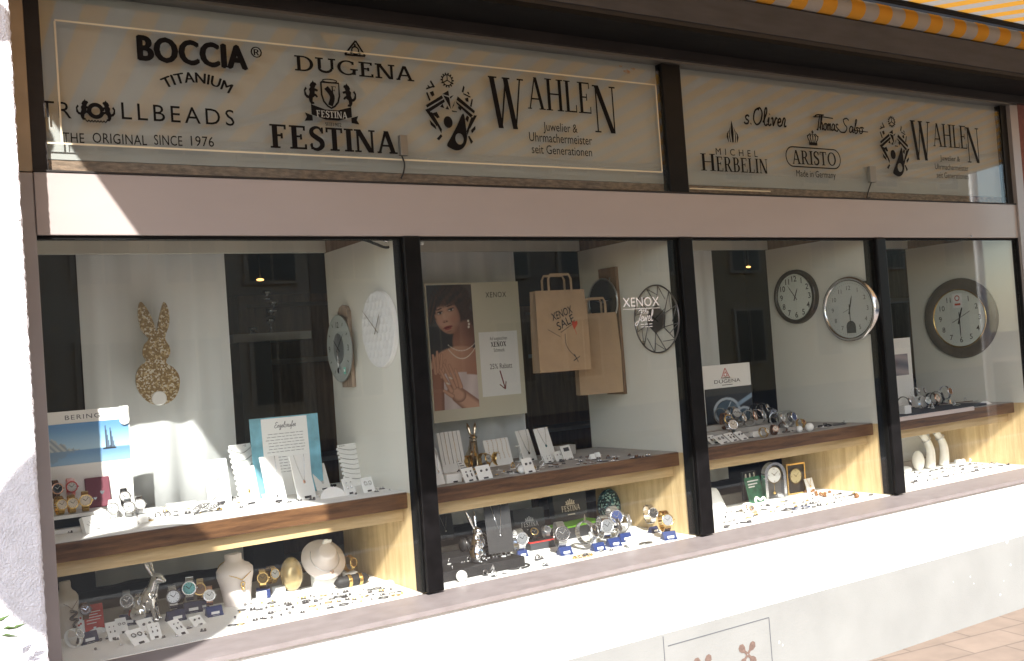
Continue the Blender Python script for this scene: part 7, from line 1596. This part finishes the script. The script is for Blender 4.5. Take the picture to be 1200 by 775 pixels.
tx0 = MUL[2][1] + .02; tx1 = on_y(1143, 478, .20).x
t = thing('display_tray', 'dark slate tray carrying the watches in the rightmost window', 'display tray', ((tx0 + tx1) / 2, .25, Zs)); q = MB(); q.box((tx0, .125, Zs + .0005), (tx1, .42, Zs + .012), .002); q.build('tray', mat('slate_cloth', (.05, .055, .065), .7, var=.2, scale=30), t)
t = thing('reflection_strip', 'pale pink strip standing in for a reflection on the rightmost shelf front', 'reflection strip', ((tx0 + tx1) / 2, .10, Zs)); q = MB(); q.box((MUL[2][1] + .006, .078, Zs - .012), (on_y(1141, 484, .085).x, .0885, Zs + .010), .001); q.build('strip', mat('pale_pink_reflection', (.60, .52, .50), .4), t)  # pale strip in place of a reflection seen over the shelf front
W4 = [(1060, 459, .30, .014, 'silver', 'blackleather', 'white', 'watch on a black strap by the left mullion of the rightmost window', 1.0), (1072, 440, .36, .075, 'silver', 'silver', 'white', 'left of two small watches on the white cube', .7), (1079, 438, .36, .075, 'gunmetal', 'steel', 'white', 'right of two small watches on the white cube', .7), (1083, 462, .26, .014, 'chrome', 'silver', 'silver', 'silver watch below the white cube', .95), (1093, 459, .28, .014, 'rose', 'blackleather', 'cream', 'watch with a rose dial on a black strap in the rightmost window', 1.05), (1099, 456, .32, .014, 'gunmetal', 'blackleather', 'steel', 'black watch behind the rose dialled one', 1.05), (1109, 458, .30, .045, 'silver', 'silver', 'amber', 'silver watch raised on a chrome post', 1.0)]
for px, py, y, dz, cs, st_, dl, lb, k in W4:
    p = Vector((on_y(px, py, y).x, y, Zs + dz)); watch(p, .046 * k, rnd.uniform(-25, 48), -14, cs, st_, dl, lb, st_ not in ('blackleather',), wide=.42)
for i, (px, y, z0, hh, sx, lab) in enumerate(((1077, .36, .0125, .061, .030, 'white cube under two small watches in the rightmost window'), (1060, .17, .0125, .045, .028, 'white box by the left mullion of the rightmost shelf'))):
    p = Vector((on_y(px, 450 if i == 0 else 472, y).x, y, Zs + z0)); t = thing('display_cube', lab, 'display cube', p); q = MB(); q.M = Matrix.Translation(p); q.box((-sx, -.02, 0), (sx, .022, hh), .002); q.build('cube', 'whitep', t)
p = Vector((on_y(1113, 470, .29).x, .29, Zs + .0125)); t = thing('watch_post', 'chrome post under the raised silver watch', 'watch stand', p); q = MB(); q.M = Matrix.Translation(p); q.lathe([(.018, 0), (.016, .006), (.008, .012), (.010, .028), (.004, .031)], 18); q.build('post', 'chrome', t)
shell(W(1154, 474, Zs), .045, 'pale grey shell at the end of the rightmost shelf', 'whitep', 180)
for i, (px, py) in enumerate(((1120, 474), (1128, 473))):
    p = Vector((on_y(px, py, .2).x, .2 + .03 * i, Zs + .0125)); t = thing('leaf_pendant', ['left silver leaf pendant on the slate tray', 'right silver leaf pendant on the slate tray'][i], 'pendant', p); q = MB(); q.M = basis(p + UP * .002, (1, .3, .1), (-.3, 1, .3)); q.prism([(0, -.02), (.010, -.006), (.010, .008), (0, .022), (-.010, .008), (-.010, -.006)], 0, .002); q.build('leaf', 'silver', t)
for i in range(2):
    a = Vector((on_y(1104, 465 + i * 3, .24).x, .30 - .04 * i, Zs + .022)); b = Vector((on_y(1150, 464 + i * 3, .24).x, .30 - .04 * i, Zs + .022)); t = thing('chain_necklace', ['far of two thin chains stretched to the grey shell', 'near of two thin chains stretched to the grey shell'][i], 'necklace', a)
    q = MB(); q.tube(smooth_pts([tuple(a), tuple(a.lerp(b, .3) - UP * .004), tuple(a.lerp(b, .7) - UP * .006), tuple(b - UP * .008)], 5), .0022, 5); q.build('chain', ['leather', 'steel'][i], t)
# floor of the rightmost window
p = W(1077, 550); m_ = mpp(p); t = thing('egg_ornament', 'white pearl egg in the rightmost window', 'egg ornament', p); q = MB(); q.M = Matrix.Translation(p); prof = []
for k in range(15): a = math.pi * k / 14; prof.append((max(.0006, 7.5 * m_ * math.sin(a) * (1 - .14 * (1 - math.cos(a)) / 2)), 11.5 * m_ * (1 - math.cos(a)) + .001))
q.lathe(prof, 26); q.build('egg', 'pearl', t)
for i, (px, py, h_) in enumerate(((1090, 549, 42), (1106, 546, 42))):
    p = W(px, py); m_ = mpp(p); t = thing('curved_display', ['left curved white display arm in the rightmost window', 'right curved white display arm in the rightmost window'][i], 'jewellery stand', p, 'curved display arms')
    H = h_ * m_; q = MB(); q.M = Matrix.Translation(p) @ Matrix.Rotation(R_(-12), 4, 'Z')
    pts = smooth_pts([(.0, 0, 0), (.012, 0, H * .3), (.010, 0, H * .55), (-.010, 0, H * .78), (-.045, 0, H * .97)], 5); q.tube(pts, [.030 - .011 * k / (len(pts) - 1) for k in range(len(pts))], 16); q.build('arm', 'pearl', t)
    q = MB(); q.M = Matrix.Translation(p) @ Matrix.Rotation(R_(-12), 4, 'Z') @ basis((-.012, 0, H * .80), Vector((.8, 0, .5)), (0, 1, 0)); q.ring((0, 0, 0), .0265, .003, 'z', 26, 6); q.build('bangle', 'silver', t)
p = W(1065, 553); t = thing('white_cushion', 'low white cushion by the left mullion of the rightmost window', 'cushion', p); q = MB(); q.M = Matrix.Translation(p); q.ball((0, .02, .016), .04, 16, 8, (1.1, .8, .5)); q.build('cushion', 'white', t)
for i, (px, py) in enumerate(((1125, 543), (1141, 541), (1172, 538))):
    p = W(px, py); t = thing('ring_roll', ['left of three white ring rolls in the rightmost window', 'middle of three white ring rolls in the rightmost window', 'right of three white ring rolls in the rightmost window'][i], 'ring roll', p, 'white ring rolls'); q = MB(); q.M = basis(p + UP * .013, UP, (.3, 1, 0), Vector((1, -.3, 0))); q.lathe([(.012, -.03), (.013, -.028), (.013, .028), (.012, .03)], 14); q.build('roll', 'white', t); q = MB(); q.M = basis(p + UP * .013, UP, (.3, 1, 0), Vector((1, -.3, 0))); q.ring((0, 0, .004), .0145, .002, 'z', 16, 5); q.build('ring', 'gold', t)

# ------------------------------------------------------------------ small loose jewellery
def proto_stud(): q = MB(); q.box((-.011, -.006, .0004), (.011, .006, .003)); q.k = 1; q.ball((-.006, 0, .006), .0042, 7, 5); q.ball((.006, 0, .006), .0042, 7, 5); return q
def scatter(zone, z, n, label, group, mats_list, kinds, size=1.0, avoid=()):
    (x0, y0), (x1, y1), (x2, y2), (x3, y3) = zone            # picture points: front left, front right, back right, back left
    protos = []
    for kd in kinds:
        for mm in mats_list:
            q = MB()
            if kd == 'stud': q.box((-.010, -.005, .0003), (.010, .005, .0026)); q.k = 1; q.ball((-.005, 0, .0055), .0042, 7, 5); q.ball((.006, .001, .0055), .0042, 7, 5)
            elif kd == 'ring': q.box((-.008, -.006, .0003), (.008, .006, .003)); q.k = 1; q.ring((0, 0, .0115), .0085, .0018, 'y', 16, 5); q.ball((0, 0, .0208), .0036, 6, 5)
            elif kd == 'tag': q.box((-.013, -.008, .0003), (.013, .008, .0012)); q.k = 1; q.ball((.0, .002, .004), .0045, 7, 5); q.box((-.006, -.007, .0013), (.004, -.005, .0018))
            elif kd == 'loop': q.box((.012, -.004, .0003), (.024, .004, .001)); q.k = 1; q.ring((0, 0, .0022), .012, .0016, 'z', 18, 4, 1.2, .8)
            o = q.build({'stud': 'stud_earrings', 'ring': 'finger_ring', 'tag': 'pendant_on_tag', 'loop': 'chain_loop'}[kd], [{'stud': 'stud', 'ring': 'whitep', 'tag': 'tag', 'loop': 'tag'}[kd], mm]); protos.append([kd, o, False])
    made = 0; pts = []; tries = 0
    while made < n and tries < n * 30:
        tries += 1
        rows = max(2, round(math.sqrt(n / 5))); u = rnd.random(); v = (rnd.randrange(rows) + .5 + rnd.uniform(-.22, .22)) / rows; ax, ay = x0 + (x1 - x0) * u, y0 + (y1 - y0) * u; bx, by = x3 + (x2 - x3) * u, y3 + (y2 - y3) * u
        p = on_z(ax + (bx - ax) * v, ay + (by - ay) * v, z)
        if any((p - o_).length < .024 for o_ in pts): continue
        pts.append(p); pr = protos[made % len(protos)]
        o = pr[1] if not pr[2] else pr[1].copy()
        if pr[2]: COL.objects.link(o)
        pr[2] = True; o.location = p; o.rotation_euler = (0, 0, rnd.gauss(-.1, .35)); s_ = size * rnd.uniform(.75, 1.3); o.scale = (s_, s_, s_)
        nm = {'stud': 'pair of stud earrings', 'ring': 'finger ring', 'tag': 'tiny pendant on a price tag', 'loop': 'thin looped chain'}[pr[0]]
        tag(o, f'{nm} loose {label}', {'stud': 'earrings', 'ring': 'ring', 'tag': 'pendant', 'loop': 'chain'}[pr[0]], f'{nm}s {label}'); made += 1
SC = scatter
SC(((262, 738), (480, 697), (452, 688), (290, 706)), Zf, 84, 'on the sunlit floor of the leftmost window', '', ['gunmetal', 'stud', 'silver', 'gold'], ['stud', 'tag', 'tag', 'loop'])
SC(((112, 768), (250, 741), (252, 728), (112, 748)), Zf, 12, 'on the shaded front left of the leftmost floor', '', ['gunmetal', 'silver'], ['stud', 'tag'])
SC(((70, 630), (100, 625), (100, 612), (66, 615)), Zs, 8, 'at the left jamb on the leftmost shelf', '', ['gunmetal', 'leather'], ['stud'])
SC(((136, 619), (330, 590), (300, 578), (140, 598)), Zs, 40, 'along the sunlit front of the leftmost shelf', '', ['gunmetal', 'gold', 'silver'], ['stud', 'tag', 'loop'])
SC(((320, 592), (470, 575), (455, 570), (330, 588)), Zs, 12, 'along the right front of the leftmost shelf', '', ['gunmetal', 'silver'], ['stud', 'tag'])
SC(((523, 567), (650, 550), (640, 544), (530, 556)), Zs, 34, 'at the front of the second shelf', '', ['gunmetal', 'gold', 'silver'], ['stud', 'tag', 'ring'])
SC(((650, 549), (790, 534), (700, 531), (640, 543)), Zs, 34, 'along the right half of the second shelf', '', ['gunmetal', 'leather', 'silver'], ['stud', 'loop', 'stud'])
SC(((525, 664), (600, 652), (598, 648), (525, 656)), Zf + .0405, 16, 'on the long black tray', '', ['silver', 'steel'], ['stud', 'ring'])
SC(((590, 676), (760, 640), (640, 645), (560, 672)), Zf, 16, 'on the front floor of the second window', '', ['gunmetal', 'silver'], ['stud', 'tag'])
SC(((840, 520), (1000, 497), (985, 494), (860, 512)), Zs, 18, 'at the front of the third shelf', '', ['gunmetal', 'silver'], ['stud', 'tag'])
SC(((845, 622), (1030, 580), (960, 578), (850, 600)), Zf, 90, 'on the sunlit floor of the third window', '', ['gunmetal', 'stud', 'silver', 'gold'], ['stud', 'tag', 'loop', 'tag'])
SC(((1066, 570), (1190, 545), (1150, 540), (1068, 554)), Zf, 60, 'on the sunlit floor of the rightmost window', '', ['gunmetal', 'stud', 'silver'], ['stud', 'tag', 'loop'])
SC(((1065, 482), (1138, 476), (1130, 470), (1075, 474)), Zs + .0122, 12, 'on the slate tray', '', ['silver', 'steel'], ['stud', 'ring'])
# cable and clamp lamp hanging under the head of the first window
t = thing('clamp_lamp', 'black sagging cable with a small silver clamp under the head of the first window', 'lamp', on_y(463, 287, .12))
q = MB(); q.tube(smooth_pts([tuple(on_y(x, y, .10)) for x, y in ((395, 279), (425, 281), (440, 286), (452, 290), (463, 288))], 6), .0055, 7); q.build('cable', 'cable', t)
q = MB(); c = on_y(463.5, 288, .10); q.M = Matrix.Translation(c); q.ball((0, 0, 0), .012, 12, 8, (1, 1, 1.2)); q.box((-.012, -.004, -.03), (-.008, .004, -.008)); q.box((.006, -.004, -.028), (.010, .004, -.008)); q.tube([(0, 0, .01), (-.05, .0, .02)], .004, 6); q.build('clamp', 'silver', t)
t0 = on_y(494.5, 285, .03); q = MB(); q.M = Matrix.Translation(t0); q.ball((0, 0, 0), .009, 12, 8, (1, .6, 1)); tag(q.build('suction_hook', 'whitep', None, t0), 'small white suction hook at the top left corner of the second pane', 'hook')
# green leaves reaching in at the lower left edge
t = thing('potted_plant', 'leafy green plant whose leaf tips reach in at the lower left edge', 'plant', (0.02, -.62, 0))
q = MB(); q.M = Matrix.Translation((0.02, -.62, 0)); q.lathe([(.10, 0), (.13, .25), (.14, .26), (.12, .26), (.11, .22)], 22); q.build('pot', mat('terracotta', (.30, .12, .07), .8, var=.2, scale=10), t)
q = MB(); tips = []
for k in range(16):
    a = rnd.uniform(0, 6.28); e = Vector((.02 + .17 * math.cos(a), -.62 + .17 * math.sin(a), rnd.uniform(.45, .80))); tips.append(e); q.tube(smooth_pts([(.02, -.62, .2), (.02 + .05 * math.cos(a), -.62 + .05 * math.sin(a), e.z * .6), tuple(e)], 4), .004, 5)
q.build('stem', mat('green_stem', (.10, .14, .04), .7), t)
q = MB()
lt = [on_y(3, 737, -.46), on_y(13, 738, -.44), on_y(-4, 730, -.46), on_y(1, 745, -.45)] + tips + [e + Vector((rnd.uniform(-.06, .06), rnd.uniform(-.06, .06), rnd.uniform(-.12, .04))) for e in tips for _ in range(3)]
for i, e in enumerate(lt):
    a = rnd.uniform(0, 6.28) if i > 3 else rnd.uniform(-.5, .5); d = Vector((math.cos(a), math.sin(a), rnd.uniform(-.3, .4))).normalized(); n = d.cross(UP).normalized(); l, w_ = rnd.uniform(.04, .06) * (.8 if i < 4 else 1), rnd.uniform(.010, .016) * (.8 if i < 4 else 1)
    q.add([tuple(e), tuple(e + d * l * .35 + n * w_ + UP * .004), tuple(e + d * l), tuple(e + d * l * .35 - n * w_ + UP * .004), tuple(e + d * l * .4 - UP * .004)], [(0, 4, 1), (1, 4, 2), (2, 4, 3), (3, 4, 0)], True)
q.build('foliage', mat('leaf_green', (.09, .16, .04), .6, var=.4, scale=30), t)
